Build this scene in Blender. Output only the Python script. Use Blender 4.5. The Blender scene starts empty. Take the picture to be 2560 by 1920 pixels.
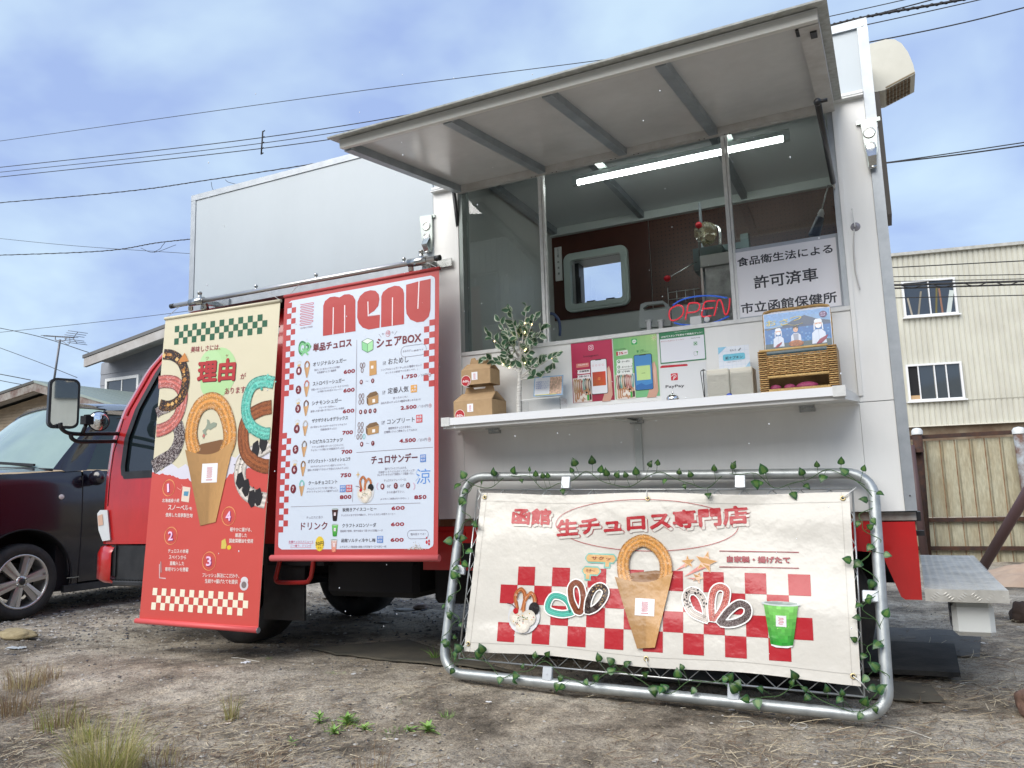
import bpy, math, random
import numpy as np
from mathutils import Vector, Matrix
random.seed(7)
SC = bpy.context.scene
COL = SC.collection
R_ = math.radians

# ---------------------------------------------------------------- camera
CAM = np.array([-0.0773, -3.4109, 0.85])
FPX = 1952.0
_X = -np.array([-4114., 407., FPX]); _X /= np.linalg.norm(_X)
_Z = np.array([-432., -13730., FPX]); _Z -= _Z.dot(_X)*_X; _Z /= np.linalg.norm(_Z)
RM = np.stack([_X, np.cross(_Z, _X), _Z])
cd = bpy.data.cameras.new('camera'); cam = bpy.data.objects.new('camera', cd); COL.objects.link(cam)
cd.sensor_width = 36; cd.lens = 36*FPX/2560; cd.clip_start = .05; cd.clip_end = 2000
M4 = Matrix.Identity(4)
for i in range(3):
    M4[i][0] = RM[i, 0]; M4[i][1] = -RM[i, 1]; M4[i][2] = -RM[i, 2]; M4[i][3] = CAM[i]
cam.matrix_world = M4
SC.camera = cam

# ---------------------------------------------------------------- light
SUN_EL, SUN_AZ = 38, -162     # azimuth of the sun measured from +Y towards +X
w = bpy.data.worlds.new("World"); SC.world = w; w.use_nodes = True
nt = w.node_tree; N = nt.nodes; L = nt.links
bg = N['Background']; bg.inputs['Strength'].default_value = 0.1
sky = N.new('ShaderNodeTexSky'); sky.sky_type = 'NISHITA'; sky.sun_disc = False
sky.sun_elevation = R_(SUN_EL); sky.sun_rotation = R_(SUN_AZ); sky.air_density = 1.0; sky.dust_density = 2.0
tc = N.new('ShaderNodeTexCoord')
sep = N.new('ShaderNodeSeparateXYZ'); L.new(tc.outputs['Generated'], sep.inputs[0])
ad = N.new('ShaderNodeMath'); ad.operation = 'MAXIMUM'; ad.inputs[1].default_value = 0.0; L.new(sep.outputs['Z'], ad.inputs[0])
ad2 = N.new('ShaderNodeMath'); ad2.operation = 'ADD'; ad2.inputs[1].default_value = 0.35; L.new(ad.outputs[0], ad2.inputs[0])
dv = N.new('ShaderNodeVectorMath'); dv.operation = 'DIVIDE'; L.new(tc.outputs['Generated'], dv.inputs[0])
cb = N.new('ShaderNodeCombineXYZ')
for k in range(3): L.new(ad2.outputs[0], cb.inputs[k])
L.new(cb.outputs[0], dv.inputs[1])
n1 = N.new('ShaderNodeTexNoise'); n1.inputs['Scale'].default_value = 2.1; n1.inputs['Detail'].default_value = 5; n1.inputs['Roughness'].default_value = .5; n1.inputs['Distortion'].default_value = .25
L.new(dv.outputs[0], n1.inputs['Vector'])
r1 = N.new('ShaderNodeValToRGB'); r1.color_ramp.elements[0].position = .41; r1.color_ramp.elements[1].position = .61
r1.color_ramp.elements[0].color = (3.9/10, 5.2/10, 8.6/10, 1); r1.color_ramp.elements[1].color = (6.4/10, 8.2/10, 9.9/10, 1)
L.new(n1.outputs['Fac'], r1.inputs['Fac'])
sc_ = N.new('ShaderNodeVectorMath'); sc_.operation = 'SCALE'; sc_.inputs['Scale'].default_value = 4.7
L.new(r1.outputs['Color'], sc_.inputs[0])
mx = N.new('ShaderNodeMix'); mx.data_type = 'RGBA'; mx.inputs[0].default_value = .88
L.new(sky.outputs['Color'], mx.inputs[6]); L.new(sc_.outputs[0], mx.inputs[7]); L.new(mx.outputs[2], bg.inputs['Color'])
sl = bpy.data.lights.new('sun', 'SUN'); sl.energy = 2.0; sl.angle = R_(60); sl.color = (1, .95, .87)
so = bpy.data.objects.new('sun', sl); COL.objects.link(so)
_d = Vector((math.sin(R_(SUN_AZ))*math.cos(R_(SUN_EL)), math.cos(R_(SUN_AZ))*math.cos(R_(SUN_EL)), math.sin(R_(SUN_EL))))
so.rotation_euler = _d.to_track_quat('Z', 'Y').to_euler(); so.location = (-4, -10, 12)
vs = SC.view_settings; vs.view_transform = 'Standard'; vs.look = 'None'; vs.gamma = 1; vs.exposure = 1.16; vs.use_curve_mapping = False
SC.cycles.max_bounces = 8; SC.cycles.transparent_max_bounces = 12

# ---------------------------------------------------------------- measuring helpers
def ray(px, py): return RM @ np.array([px-1280., py-960., FPX])
def P(px, py, x=None, y=None, z=None):
    """the point of the plane x=, y= or z= that a photo pixel (2560 px wide photo) shows"""
    d = ray(px, py)
    s = (y-CAM[1])/d[1] if y is not None else (x-CAM[0])/d[0] if x is not None else (z-CAM[2])/d[2]
    return CAM + d*s
def crop(x0, y0, s): return lambda x, y: (x0+x/s, y0+y/s)
cA = crop(340, 720, 1.884); cM1 = crop(660, 640, 4.148); cM2 = crop(660, 1020, 3.95); cV = crop(0, 780, 2.024)
cH1 = crop(1080, 380, 3.568); cH2 = crop(1600, 300, 3.191); cS1 = crop(1080, 720, 3.317); cS2 = crop(1620, 720, 3.319)
cF1 = crop(1080, 1120, 2.369); cF2 = crop(1600, 1120, 2.37); cR = crop(2180, 560, 2.242); cG = crop(2140, 1240, 3.19)
cT1 = crop(800, 0, 2.212); cT2 = crop(1700, 0, 2.572); cGL = crop(0, 1500, 2.011); cGR = crop(1000, 1600, 1.418)
cB = crop(380, 360, 2.765); cU = crop(560, 1280, 3.568); cL = crop(0, 780, 4.88); cO = crop(1640, 560, 5.531)
cU2 = crop(560, 1380, 3.456); cA2 = crop(340, 1200, 4.147); cK = crop(1860, 540, 3.457); cC = crop(1100, 280, 3.16)

def lin(c):
    return tuple(((v/255)/12.92 if v/255 <= .04045 else ((v/255+.055)/1.055)**2.4) for v in c)

# ---------------------------------------------------------------- materials
def nodes(m): return m.node_tree.nodes, m.node_tree.links
def mat(name, col=(.5, .5, .5), rough=.5, metal=0., noise=None, nscale=8., bump=0., bscale=60., bdist=.01, coat=0., spec=None, trans=0., emit=None, estr=0., alpha=1., ior=None, stretch=None):
    """Principled with optional two colour noise wear and fine bump, both in world space of the object"""
    m = bpy.data.materials.new(name); m.use_nodes = True
    n, l = nodes(m); b = n['Principled BSDF']
    b.inputs['Base Color'].default_value = (*col, 1); b.inputs['Roughness'].default_value = rough
    b.inputs['Metallic'].default_value = metal; b.inputs['Coat Weight'].default_value = coat
    b.inputs['Coat Roughness'].default_value = .08
    if spec is not None: b.inputs['Specular IOR Level'].default_value = spec
    if trans: b.inputs['Transmission Weight'].default_value = trans
    if ior: b.inputs['IOR'].default_value = ior
    if emit: b.inputs['Emission Color'].default_value = (*emit, 1); b.inputs['Emission Strength'].default_value = estr
    if alpha < 1: b.inputs['Alpha'].default_value = alpha
    co = None
    if noise or bump:
        t = n.new('ShaderNodeTexCoord'); co = t.outputs['Object']
        if stretch:
            mp = n.new('ShaderNodeMapping'); mp.inputs['Scale'].default_value = stretch; l.new(co, mp.inputs[0]); co = mp.outputs[0]
    if noise:
        q = n.new('ShaderNodeTexNoise'); q.inputs['Scale'].default_value = nscale; q.inputs['Detail'].default_value = 6; q.inputs['Roughness'].default_value = .62
        l.new(co, q.inputs['Vector'])
        r = n.new('ShaderNodeValToRGB'); r.color_ramp.elements[0].position = .38; r.color_ramp.elements[1].position = .66
        r.color_ramp.elements[0].color = (*col, 1); r.color_ramp.elements[1].color = (*noise, 1)
        l.new(q.outputs['Fac'], r.inputs['Fac']); l.new(r.outputs['Color'], b.inputs['Base Color'])
    if bump:
        q = n.new('ShaderNodeTexNoise'); q.inputs['Scale'].default_value = bscale; q.inputs['Detail'].default_value = 5
        l.new(co, q.inputs['Vector'])
        bp = n.new('ShaderNodeBump'); bp.inputs['Strength'].default_value = bump; bp.inputs['Distance'].default_value = bdist
        l.new(q.outputs['Fac'], bp.inputs['Height']); l.new(bp.outputs[0], b.inputs['Normal'])
    return m
def vcmat(name, rough=.6, bump=0., bscale=5., bdist=.01, coat=0., mottle=0., mscale=90., spec=None, translucent=0.):
    """colour comes from the mesh's colour attribute (flat print, leaf colours)"""
    m = mat(name, (.8, .8, .8), rough, bump=bump, bscale=bscale, bdist=bdist, coat=coat, spec=spec)
    n, l = nodes(m); b = n['Principled BSDF']
    a = n.new('ShaderNodeAttribute'); a.attribute_name = 'Col'; out = a.outputs['Color']
    if mottle:
        t = n.new('ShaderNodeTexCoord')
        q = n.new('ShaderNodeTexNoise'); q.inputs['Scale'].default_value = mscale; q.inputs['Detail'].default_value = 4; l.new(t.outputs['Object'], q.inputs['Vector'])
        mr = n.new('ShaderNodeMapRange'); mr.inputs[1].default_value = .3; mr.inputs[2].default_value = .7; mr.inputs[3].default_value = 1-mottle; mr.inputs[4].default_value = 1+mottle
        l.new(q.outputs['Fac'], mr.inputs[0])
        v = n.new('ShaderNodeVectorMath'); v.operation = 'SCALE'; l.new(out, v.inputs[0]); l.new(mr.outputs[0], v.inputs['Scale']); out = v.outputs[0]
    l.new(out, b.inputs['Base Color'])
    if translucent: b.inputs['Transmission Weight'].default_value = 0; b.inputs['Subsurface Weight'].default_value = 0
    return m

WHITE = mat('white_painted_panel', (.86, .865, .85), .32, noise=(.82, .825, .81), nscale=2.2, bump=.02, bscale=300, bdist=.002)
PANEL2 = mat('aluminium_composite_panel', (.47, .525, .565), .3, noise=(.44, .495, .535), nscale=1.3)
TRIM = mat('anodised_trim', (.40, .43, .46), .42, .5, noise=(.33, .36, .39), nscale=14)
TRIMW = mat('white_trim', (.74, .75, .74), .35, noise=(.62, .63, .62), nscale=20)
UNDER = mat('hatch_underside_sheet', (.64, .645, .64), .2, noise=(.58, .585, .58), nscale=2.5)
GALV = mat('galvanised_profile', (.36, .40, .43), .42, .35, noise=(.27, .31, .34), nscale=9)
STEEL = mat('stainless_steel', (.58, .59, .58), .24, .95, noise=(.4, .41, .4), nscale=10)
CHROME = mat('chrome', (.8, .8, .8), .07, 1.)
MIRROR = mat('mirror_glass', (.85, .88, .9), .02, 1.)
ZINC = mat('zinc_plated_tube', (.50, .53, .53), .44, .6, noise=(.36, .39, .40), nscale=16, bump=.03, bscale=120)
WIRE = mat('galvanised_wire', (.55, .57, .57), .35, .8)
RED = mat('red_vehicle_paint', (.56, .012, .012), .3, coat=.9, noise=(.50, .012, .012), nscale=3)
REDD = mat('dusty_red_paint', (.50, .014, .014), .42, coat=.25, noise=(.42, .03, .025), nscale=6)
BLACK = mat('black_plastic', (.012, .013, .015), .42, noise=(.03, .031, .033), nscale=9)
RUBBER = mat('tyre_rubber', (.017, .017, .018), .75, noise=(.035, .033, .03), nscale=12, bump=.2, bscale=90)
CHASSIS = mat('undercarriage_black', (.006, .006, .008), .85)
DARKGLASS = mat('dark_cab_glass', (.015, .024, .028), .04, spec=.8)
GLASS = mat('window_glass', (.96, .98, .97), .0, trans=1., ior=1.55)
CARPAINT = mat('black_car_paint', (.006, .006, .012), .22, coat=.9, noise=(.012, .009, .018), nscale=3)
KRAFT = mat('kraft_cardboard', (.46, .31, .17), .85, noise=(.41, .27, .145), nscale=30, bump=.08, bscale=200)
PAPER = mat('white_paper', (.82, .82, .85), .6)
WHITEPL = mat('white_plastic', (.78, .79, .78), .35)
BLACKWIRE = mat('black_cable', (.012, .012, .014), .6)
PRINT = vcmat('printed_paper', .45)
CLOTHPRINT = vcmat('printed_banner_cloth', .42, bump=.4, bscale=4., bdist=.012)
VINYLPRINT = vcmat('printed_vinyl', .22, bump=.6, bscale=3.4, bdist=.03)
n_, l_ = nodes(VINYLPRINT); b_ = n_['Principled BSDF']; t_ = n_.new('ShaderNodeTexCoord'); mp_ = n_.new('ShaderNodeMapping'); mp_.inputs['Rotation'].default_value = (0, .7, 0); mp_.inputs['Scale'].default_value = (1.2, 1, 4.5); l_.new(t_.outputs['Object'], mp_.inputs[0])
q_ = n_.new('ShaderNodeTexNoise'); q_.inputs['Scale'].default_value = 1.1; q_.inputs['Detail'].default_value = 0; q_.inputs['Distortion'].default_value = .5; l_.new(mp_.outputs[0], q_.inputs['Vector'])
bp_ = n_.new('ShaderNodeBump'); bp_.inputs['Strength'].default_value = .7; bp_.inputs['Distance'].default_value = .035; l_.new(q_.outputs['Fac'], bp_.inputs['Height']); l_.new(b_.inputs['Normal'].links[0].from_socket, bp_.inputs['Normal']); l_.new(bp_.outputs[0], b_.inputs['Normal'])
LEAFM = vcmat('leaf_green', .38, mottle=.25, mscale=60)

def streaks(m, lo=.90, sx=9., sz=.7):
    # rain streaks and grime: a second, vertically drawn noise multiplied into the colour
    n, l = nodes(m); b = n['Principled BSDF']; c = b.inputs['Base Color'].links[0].from_socket
    t = n.new('ShaderNodeTexCoord'); mp = n.new('ShaderNodeMapping'); mp.inputs['Scale'].default_value = (sx, sx, sz); l.new(t.outputs['Object'], mp.inputs[0])
    q = n.new('ShaderNodeTexNoise'); q.inputs['Scale'].default_value = 2.; q.inputs['Detail'].default_value = 8; q.inputs['Roughness'].default_value = .7; l.new(mp.outputs[0], q.inputs['Vector'])
    r = n.new('ShaderNodeMapRange'); r.inputs[1].default_value = .35; r.inputs[2].default_value = .62; r.inputs[3].default_value = lo; r.inputs[4].default_value = 1.; l.new(q.outputs['Fac'], r.inputs[0])
    v = n.new('ShaderNodeVectorMath'); v.operation = 'SCALE'; l.new(c, v.inputs[0]); l.new(r.outputs[0], v.inputs['Scale']); l.new(v.outputs[0], b.inputs['Base Color'])
streaks(WHITE, .955, 4, .6); streaks(PANEL2, .975, 2.5, .5); streaks(RED, .85, 5, 1.5); streaks(UNDER, .93, 5, 3)
# ---------------------------------------------------------------- mesh builder
def _n(v): v = np.array(v, float); return v/np.linalg.norm(v)
class MB:
    def __init__(s): s.v = []; s.f = []; s.c = []; s.mi = []; s.k = 0; s.sm = []; s._col = None
    def add(s, vs, fs, col=None, smooth=False):
        o = len(s.v); s.v += [tuple(map(float, p)) for p in vs]
        for f in fs: s.f.append(tuple(i+o for i in f)); s.c.append(col); s.mi.append(s.k); s.sm.append(smooth)
        return s
    def box(s, lo, hi, col=None, M=None, bev=0.):
        x0, y0, z0 = lo; x1, y1, z1 = hi
        if bev:
            b = min(bev, (x1-x0)*.49, (y1-y0)*.49, (z1-z0)*.49)
            vs = []; ids = {}
            for ix in (0, 1):
                for iy in (0, 1):
                    for iz in (0, 1):
                        c = [(x0, x1)[ix], (y0, y1)[iy], (z0, z1)[iz]]; sg = [1-2*ix, 1-2*iy, 1-2*iz]
                        for a in range(3):
                            p = list(c)
                            for q in range(3):
                                if q != a: p[q] += sg[q]*b
                            ids[(ix, iy, iz, a)] = len(vs); vs.append(p)
            fs = []
            g = lambda t, a: ids[(*t, a)]
            for a in range(3):
                u, v = [q for q in range(3) if q != a]
                for e in (0, 1):
                    def T(i, j):
                        t = [0, 0, 0]; t[a] = e; t[u] = i; t[v] = j; return tuple(t)
                    fs.append([g(T(0, 0), a), g(T(1, 0), a), g(T(1, 1), a), g(T(0, 1), a)])
            for a in range(3):
                u, v = [q for q in range(3) if q != a]
                for i in (0, 1):
                    for j in (0, 1):
                        t0 = [0, 0, 0]; t0[u] = i; t0[v] = j; t1 = list(t0); t1[a] = 1
                        fs.append([g(tuple(t0), u), g(tuple(t1), u), g(tuple(t1), v), g(tuple(t0), v)])
            for ix in (0, 1):
                for iy in (0, 1):
                    for iz in (0, 1): fs.append([ids[(ix, iy, iz, a)] for a in range(3)])
        else:
            vs = [(x, y, z) for x in (x0, x1) for y in (y0, y1) for z in (z0, z1)]
            fs = [(0, 1, 3, 2), (4, 6, 7, 5), (0, 4, 5, 1), (2, 3, 7, 6), (0, 2, 6, 4), (1, 5, 7, 3)]
        if M is not None: vs = [M @ Vector(p) for p in vs]
        return s.add(vs, fs, col)
    def obox(s, c, u, v, n, su, sv, sn, col=None, bev=0.):
        """box centred at c with axes u,v,n and full sizes"""
        M = Matrix.Identity(4)
        for i in range(3): M[i][0] = u[i]; M[i][1] = v[i]; M[i][2] = n[i]; M[i][3] = c[i]
        return s.box((-su/2, -sv/2, -sn/2), (su/2, sv/2, sn/2), col, M, bev)
    def bar(s, a, b, wd, ht, up=(0, 0, 1), col=None):
        a = np.array(a, float); b = np.array(b, float); d = _n(b-a); sd = np.cross(d, up); sd = _n(sd); u = np.cross(sd, d)
        return s.obox((a+b)/2, d, sd, u, np.linalg.norm(b-a), wd, ht, col)
    def tube(s, pts, r, seg=8, closed=False, col=None, cap=True):
        pts = [np.array(p, float) for p in pts]; n = len(pts)
        rr = r if hasattr(r, '__len__') else [r]*n
        vs = []; fs = []; prev = None
        for i, p in enumerate(pts):
            a = pts[i-1] if (i or closed) else p; b = pts[(i+1) % n] if (i < n-1 or closed) else p
            t = b-a; t = t/max(np.linalg.norm(t), 1e-9)
            if prev is None: prev = np.cross(t, (0, 0, 1)) if abs(t[2]) < .9 else np.cross(t, (1, 0, 0))
            prev = prev-t*prev.dot(t); prev /= max(np.linalg.norm(prev), 1e-9); q = np.cross(t, prev)
            for k in range(seg):
                an = 2*math.pi*k/seg; vs.append(p+rr[i]*(math.cos(an)*prev+math.sin(an)*q))
        for i in range(n if closed else n-1):
            for k in range(seg):
                a = i*seg+k; b = i*seg+(k+1) % seg; j = ((i+1) % n)*seg
                fs.append((a, b, j+(k+1) % seg, j+k))
        s.add(vs, fs, col, True)
        if cap and not closed:
            o = len(vs)
            s.f.append(tuple(len(s.v)-o+k for k in range(seg))[::-1]); s.f.append(tuple(len(s.v)-seg+k for k in range(seg)))
            for _ in (0, 1): s.c.append(col); s.mi.append(s.k); s.sm.append(False)
        return s
    def lathe(s, prof, c=(0, 0, 0), axis=(0, 0, 1), seg=24, col=None, smooth=True, cap=True):
        """prof: list of (radius, height) along axis"""
        ax = _n(axis); u = np.cross(ax, (0, 0, 1)) if abs(ax[2]) < .9 else np.cross(ax, (1, 0, 0)); u = _n(u); v = np.cross(ax, u); c = np.array(c, float)
        vs = [c+ax*h+r*(math.cos(2*math.pi*k/seg)*u+math.sin(2*math.pi*k/seg)*v) for r, h in prof for k in range(seg)]
        fs = [(i*seg+k, i*seg+(k+1) % seg, (i+1)*seg+(k+1) % seg, (i+1)*seg+k) for i in range(len(prof)-1) for k in range(seg)]
        s.add(vs, fs, col, smooth)
        if cap:
            for i in (0, len(prof)-1):
                if prof[i][0] > 1e-6:
                    b = len(s.v)-len(vs)+i*seg; s.f.append(tuple(range(b, b+seg))); s.c.append(col); s.mi.append(s.k); s.sm.append(False)
        return s
    def ball(s, c, r, seg=12, rings=8, sc=(1, 1, 1), col=None):
        vs = []; fs = []
        for i in range(rings+1):
            t = math.pi*i/rings
            for k in range(seg):
                a = 2*math.pi*k/seg; vs.append((c[0]+r*sc[0]*math.sin(t)*math.cos(a), c[1]+r*sc[1]*math.sin(t)*math.sin(a), c[2]+r*sc[2]*math.cos(t)))
        for i in range(rings):
            for k in range(seg): fs.append((i*seg+k, i*seg+(k+1) % seg, (i+1)*seg+(k+1) % seg, (i+1)*seg+k))
        return s.add(vs, fs, col, True)
    def grid(s, fn, nu, nv, col=None, smooth=True, colfn=None):
        vs = [fn(i/nu, j/nv) for i in range(nu+1) for j in range(nv+1)]
        o = len(s.v); s.v += [tuple(map(float, p)) for p in vs]
        for i in range(nu):
            for j in range(nv):
                a = o+i*(nv+1)+j; s.f.append((a, a+1, a+nv+2, a+nv+1)); s.mi.append(s.k); s.sm.append(smooth)
                s.c.append(colfn((i+.5)/nu, (j+.5)/nv) if colfn else col)
        return s
    def prism(s, poly, O, U, V, Nn, th, col=None):
        """polygon (u,v) list extruded by th along Nn"""
        O = np.array(O, float); U = np.array(U, float); V = np.array(V, float); Nn = np.array(Nn, float)
        n = len(poly); a = [O+u*U+v*V for u, v in poly]; b = [p+Nn*th for p in a]
        return s.add(a+b, [tuple(range(n))[::-1], tuple(range(n, 2*n))]+[(i, (i+1) % n, n+(i+1) % n, n+i) for i in range(n)], col)
    def build(s, name, mats, parent=None, root=None, kind=None):
        o_ = np.array(ORG.get(parent.name, (0, 0, 0)) if parent is not None else (root if root is not None else (0, 0, 0)), float)
        me = bpy.data.meshes.new(name); V = np.array(s.v, float).reshape(-1, 3)-o_
        me.from_pydata(V.tolist(), [], s.f)
        for m in (mats if isinstance(mats, (list, tuple)) else [mats]): me.materials.append(m)
        me.polygons.foreach_set('material_index', s.mi); me.polygons.foreach_set('use_smooth', s.sm)
        if any(c is not None for c in s.c):
            at = me.color_attributes.new('Col', 'FLOAT_COLOR', 'CORNER'); buf = []
            for f, c in zip(s.f, s.c):
                c = c or (.8, .8, .8); buf += [c[0], c[1], c[2], 1.]*len(f)
            at.data.foreach_set('color', buf)
        me.update()
        ob = bpy.data.objects.new(name, me); COL.objects.link(ob)
        if parent is not None: ob.parent = parent; ORG[ob.name] = tuple(o_)
        elif root is not None: ob.location = tuple(o_); ORG[ob.name] = tuple(o_)
        else: ORG[ob.name] = (0, 0, 0)
        if kind: ob['kind'] = kind
        return ob
ORG = {}
def tag(o, label, cat, group=None):
    o['label'] = label; o['category'] = cat
    if group: o['group'] = group
    return o
def thing(name, label, cat, loc=(0, 0, 0), group=None):
    o = bpy.data.objects.new(name, None); o.empty_display_size = .1; COL.objects.link(o)
    o.location = tuple(map(float, loc)); ORG[o.name] = tuple(map(float, loc))
    return tag(o, label, cat, group)
def inst(src, name, parent, loc, rot=None, scale=1., mesh=None):
    """another child sharing src's mesh; src mesh modelled about its own origin"""
    o = bpy.data.objects.new(name, mesh or src.data); COL.objects.link(o); o.parent = parent
    og = np.array(ORG[parent.name]); o.location = tuple(np.array(loc, float)-og)
    if rot is not None: o.rotation_mode = 'QUATERNION'; o.rotation_quaternion = rot
    o.scale = (scale,)*3 if not hasattr(scale, '__len__') else scale
    return o
def mesh_of(mb, name, mats):
    ob = mb.build('temporary_'+name, mats); me = ob.data; me.name = name; bpy.data.objects.remove(ob); return me
def bez(pts, n=8):
    """Catmull-Rom through pts"""
    pts = [np.array(p, float) for p in pts]; out = []
    q = [2*pts[0]-pts[1]]+pts+[2*pts[-1]-pts[-2]]
    for i in range(1, len(q)-2):
        for k in range(n):
            t = k/n; a, b, c, d = q[i-1:i+3]
            out.append(.5*((2*b)+(-a+c)*t+(2*a-5*b+4*c-d)*t*t+(-a+3*b-3*c+d)*t**3))
    out.append(pts[-1]); return out
def sstep(a, b, x):
    t = min(1, max(0, (x-a)/(b-a))); return t*t*(3-2*t)
# ================================================================ THE FOOD TRUCK
T = thing('food_truck', 'red cab food truck with a tall white box body and its serving hatch propped open', 'food truck', (-2.0, .85, 0))
def part(name, m, mats, parent=None, label=None, kind=None):
    o = m.build(name, mats, parent or T, kind=kind)
    if label: o['label'] = label
    return o
XL, XR = -3.918, 0.0           # box ends
ZB, ZT, ZO = .742, 2.79, 2.036 # box bottom, roof, underside of the part over the cab
OX0, OX1, OZ0, OZ1 = -1.985, -.168, 1.566, 2.445
# shell
m = MB(); m.box((XL+.04, 0, ZO+.045), (-2.139, .03, ZT-.036)); part('over_cab_panel', m, PANEL2)
m = MB(); m.box((-2.137, .001, ZB), (OX0, .031, 2.452)); part('left_column_panel', m, WHITE)
m = MB(); m.box((-2.137, .006, 2.472), (OX0, .036, ZT-.036)); part('upper_panel', m, PANEL2)
m = MB(); m.box((OX1, .001, 1.176), (-.042, .031, 2.452)); m.box((OX1, .001, ZB), (-.042, .031, 1.173)); part('right_column_panel', m, WHITE)
m = MB(); m.box((OX1, .006, 2.478), (-.041, .036, ZT-.034)); part('upper_panel', m, PANEL2)
m = MB(); m.box((OX0, .006, 2.47), (OX1, .036, ZT-.036)); part('header_panel', m, WHITE)
m = MB(); m.box((OX0+.001, .003, 1.176), (OX1-.001, .033, OZ0)); part('counter_panel', m, WHITE)
m = MB(); m.box((OX0+.001, .003, ZB), (OX1-.001, .033, 1.173)); part('lower_panel', m, WHITE)
# trims
m = MB(); m.box((XL, -.006, ZT-.035), (XR-.001, .05, ZT+.002)); part('roof_edge_trim', m, TRIM)
m = MB(); m.box((XL, -.005, ZO), (XL+.039, .05, ZT-.036)); part('corner_trim', m, TRIM)
m = MB(); m.box((-.041, -.005, ZB), (XR, .05, ZT-.036)); m.box((-.041, -.0065, 2.3), (-.0, -.0055, ZT-.036)); part('corner_trim', m, TRIM)
m = MB(); m.box((XL+.04, -.008, ZO), (-2.139, .05, ZO+.044)); part('bottom_rail', m, TRIM)
m = MB(); m.lathe([(.004, 0), (.003, .003)], (-.02, -.006, .80), (0, -1, 0), 10); m.lathe([(.004, 0), (.003, .003)], (-.02, -.007, 2.76), (0, -1, 0), 10); part('rivet', m, STEEL)
for x0, x1 in ((-2.137, OX0-.003), (OX1+.003, -.043)):
    m = MB(); m.box((x0, -.018, 2.462), (x1, .012, 2.474)); m.box((x0, -.03, 2.446), (x1, .0, 2.452)); m.box((x0, .0, 2.452), (x1, .004, 2.462)); part('drip_rail', m, TRIMW)
# roof and back, ends, interior lining
m = MB(); m.box((XL+.01, .05, ZT-.04), (XR-.01, 1.74, ZT)); part('roof', m, PANEL2)
m = MB(); m.box((XL, .05, ZO), (XL+.03, 1.75, ZT-.04)); part('nose_panel', m, PANEL2)
m = MB(); m.box((XL+.03, .05, ZO), (-2.16, 1.75, ZO+.03)); part('over_cab_floor', m, CHASSIS)
m = MB(); m.box((-.03, .05, ZB), (XR-.002, 1.75, ZT-.04)); part('rear_wall', m, WHITE)
m = MB(); m.box((-2.137, .05, ZB), (-2.10, 1.74, ZT-.045)); part('bulkhead', m, mat('bulkhead_grey', (.56, .59, .57), .4))
WX0, WX1, WZ0, WZ1 = -1.955, -1.585, 2.14, 2.45
m = MB()
for lo, hi in (((-3.9, 1.56, ZO+.03), (-2.1, 1.74, ZT-.04)), ((-2.1, 1.56, ZB), (WX0, 1.74, ZT-.04)), ((WX1, 1.56, ZB), (-.03, 1.74, ZT-.04)), ((WX0, 1.56, ZB), (WX1, 1.74, WZ0)), ((WX0, 1.56, WZ1), (WX1, 1.74, ZT-.04))): m.box(lo, hi)
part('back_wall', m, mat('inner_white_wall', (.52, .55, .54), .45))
# brown pegboard with a real hole pattern carried by the material
PEG = mat('brown_pegboard', (.085, .032, .02), .38, noise=(.06, .022, .014), nscale=4)
n_, l_ = nodes(PEG); b_ = n_['Principled BSDF']; t_ = n_.new('ShaderNodeTexCoord')
vm = n_.new('ShaderNodeVectorMath'); vm.operation = 'SCALE'; vm.inputs['Scale'].default_value = 1/.027; l_.new(t_.outputs['Object'], vm.inputs[0])
vf = n_.new('ShaderNodeVectorMath'); vf.operation = 'FRACTION'; l_.new(vm.outputs[0], vf.inputs[0])
sb = n_.new('ShaderNodeVectorMath'); sb.operation = 'SUBTRACT'; sb.inputs[1].default_value = (.5, .5, .5); l_.new(vf.outputs[0], sb.inputs[0])
mu = n_.new('ShaderNodeVectorMath'); mu.operation = 'MULTIPLY'; mu.inputs[1].default_value = (1, 0, 1); l_.new(sb.outputs[0], mu.inputs[0])
ln = n_.new('ShaderNodeVectorMath'); ln.operation = 'LENGTH'; l_.new(mu.outputs[0], ln.inputs[0])
lt = n_.new('ShaderNodeMath'); lt.operation = 'GREATER_THAN'; lt.inputs[1].default_value = .13; l_.new(ln.outputs['Value'], lt.inputs[0])
src = b_.inputs['Base Color'].links[0].from_socket
mm = n_.new('ShaderNodeMix'); mm.data_type = 'RGBA'; mm.inputs[6].default_value = (.004, .003, .003, 1); l_.new(lt.outputs[0], mm.inputs[0]); l_.new(src, mm.inputs[7]); l_.new(mm.outputs[2], b_.inputs['Base Color'])
BROWN = mat('brown_board', (.075, .022, .014), .35, noise=(.05, .016, .011), nscale=3)
m = MB()
for lo, hi in (((-2.1, 1.548, 2.045), (WX0, 1.559, 2.68)), ((WX1, 1.548, 2.045), (-1.40, 1.559, 2.68)), ((WX0, 1.548, 2.045), (WX1, 1.559, WZ0)), ((WX0, 1.548, WZ1), (WX1, 1.559, 2.68))): m.box(lo, hi)
part('brown_board', m, BROWN)
m = MB(); m.box((-1.395, 1.548, 2.045), (-.032, 1.559, 2.68)); part('pegboard', m, PEG)
CEIL = mat('ceiling_sheet', (.62, .66, .67), .35)
m = MB(); m.box((-2.098, .06, 2.70), (-.032, 1.55, 2.745)); part('ceiling', m, CEIL)
for x in (-2.06, -1.43, -.76):
    m = MB(); m.box((x-.018, .085, 2.655), (x+.018, 1.51, 2.699)); part('ceiling_rib', m, GALV)
m = MB(); m.box((-2.098, 1.51, 2.645), (-.032, 1.547, 2.699)); part('ceiling_beam', m, mat('pale_beam', (.55, .6, .58), .4))
m = MB(); m.box((-2.098, .038, 2.46), (-.032, .082, 2.699)); part('header_beam', m, GALV)
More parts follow.
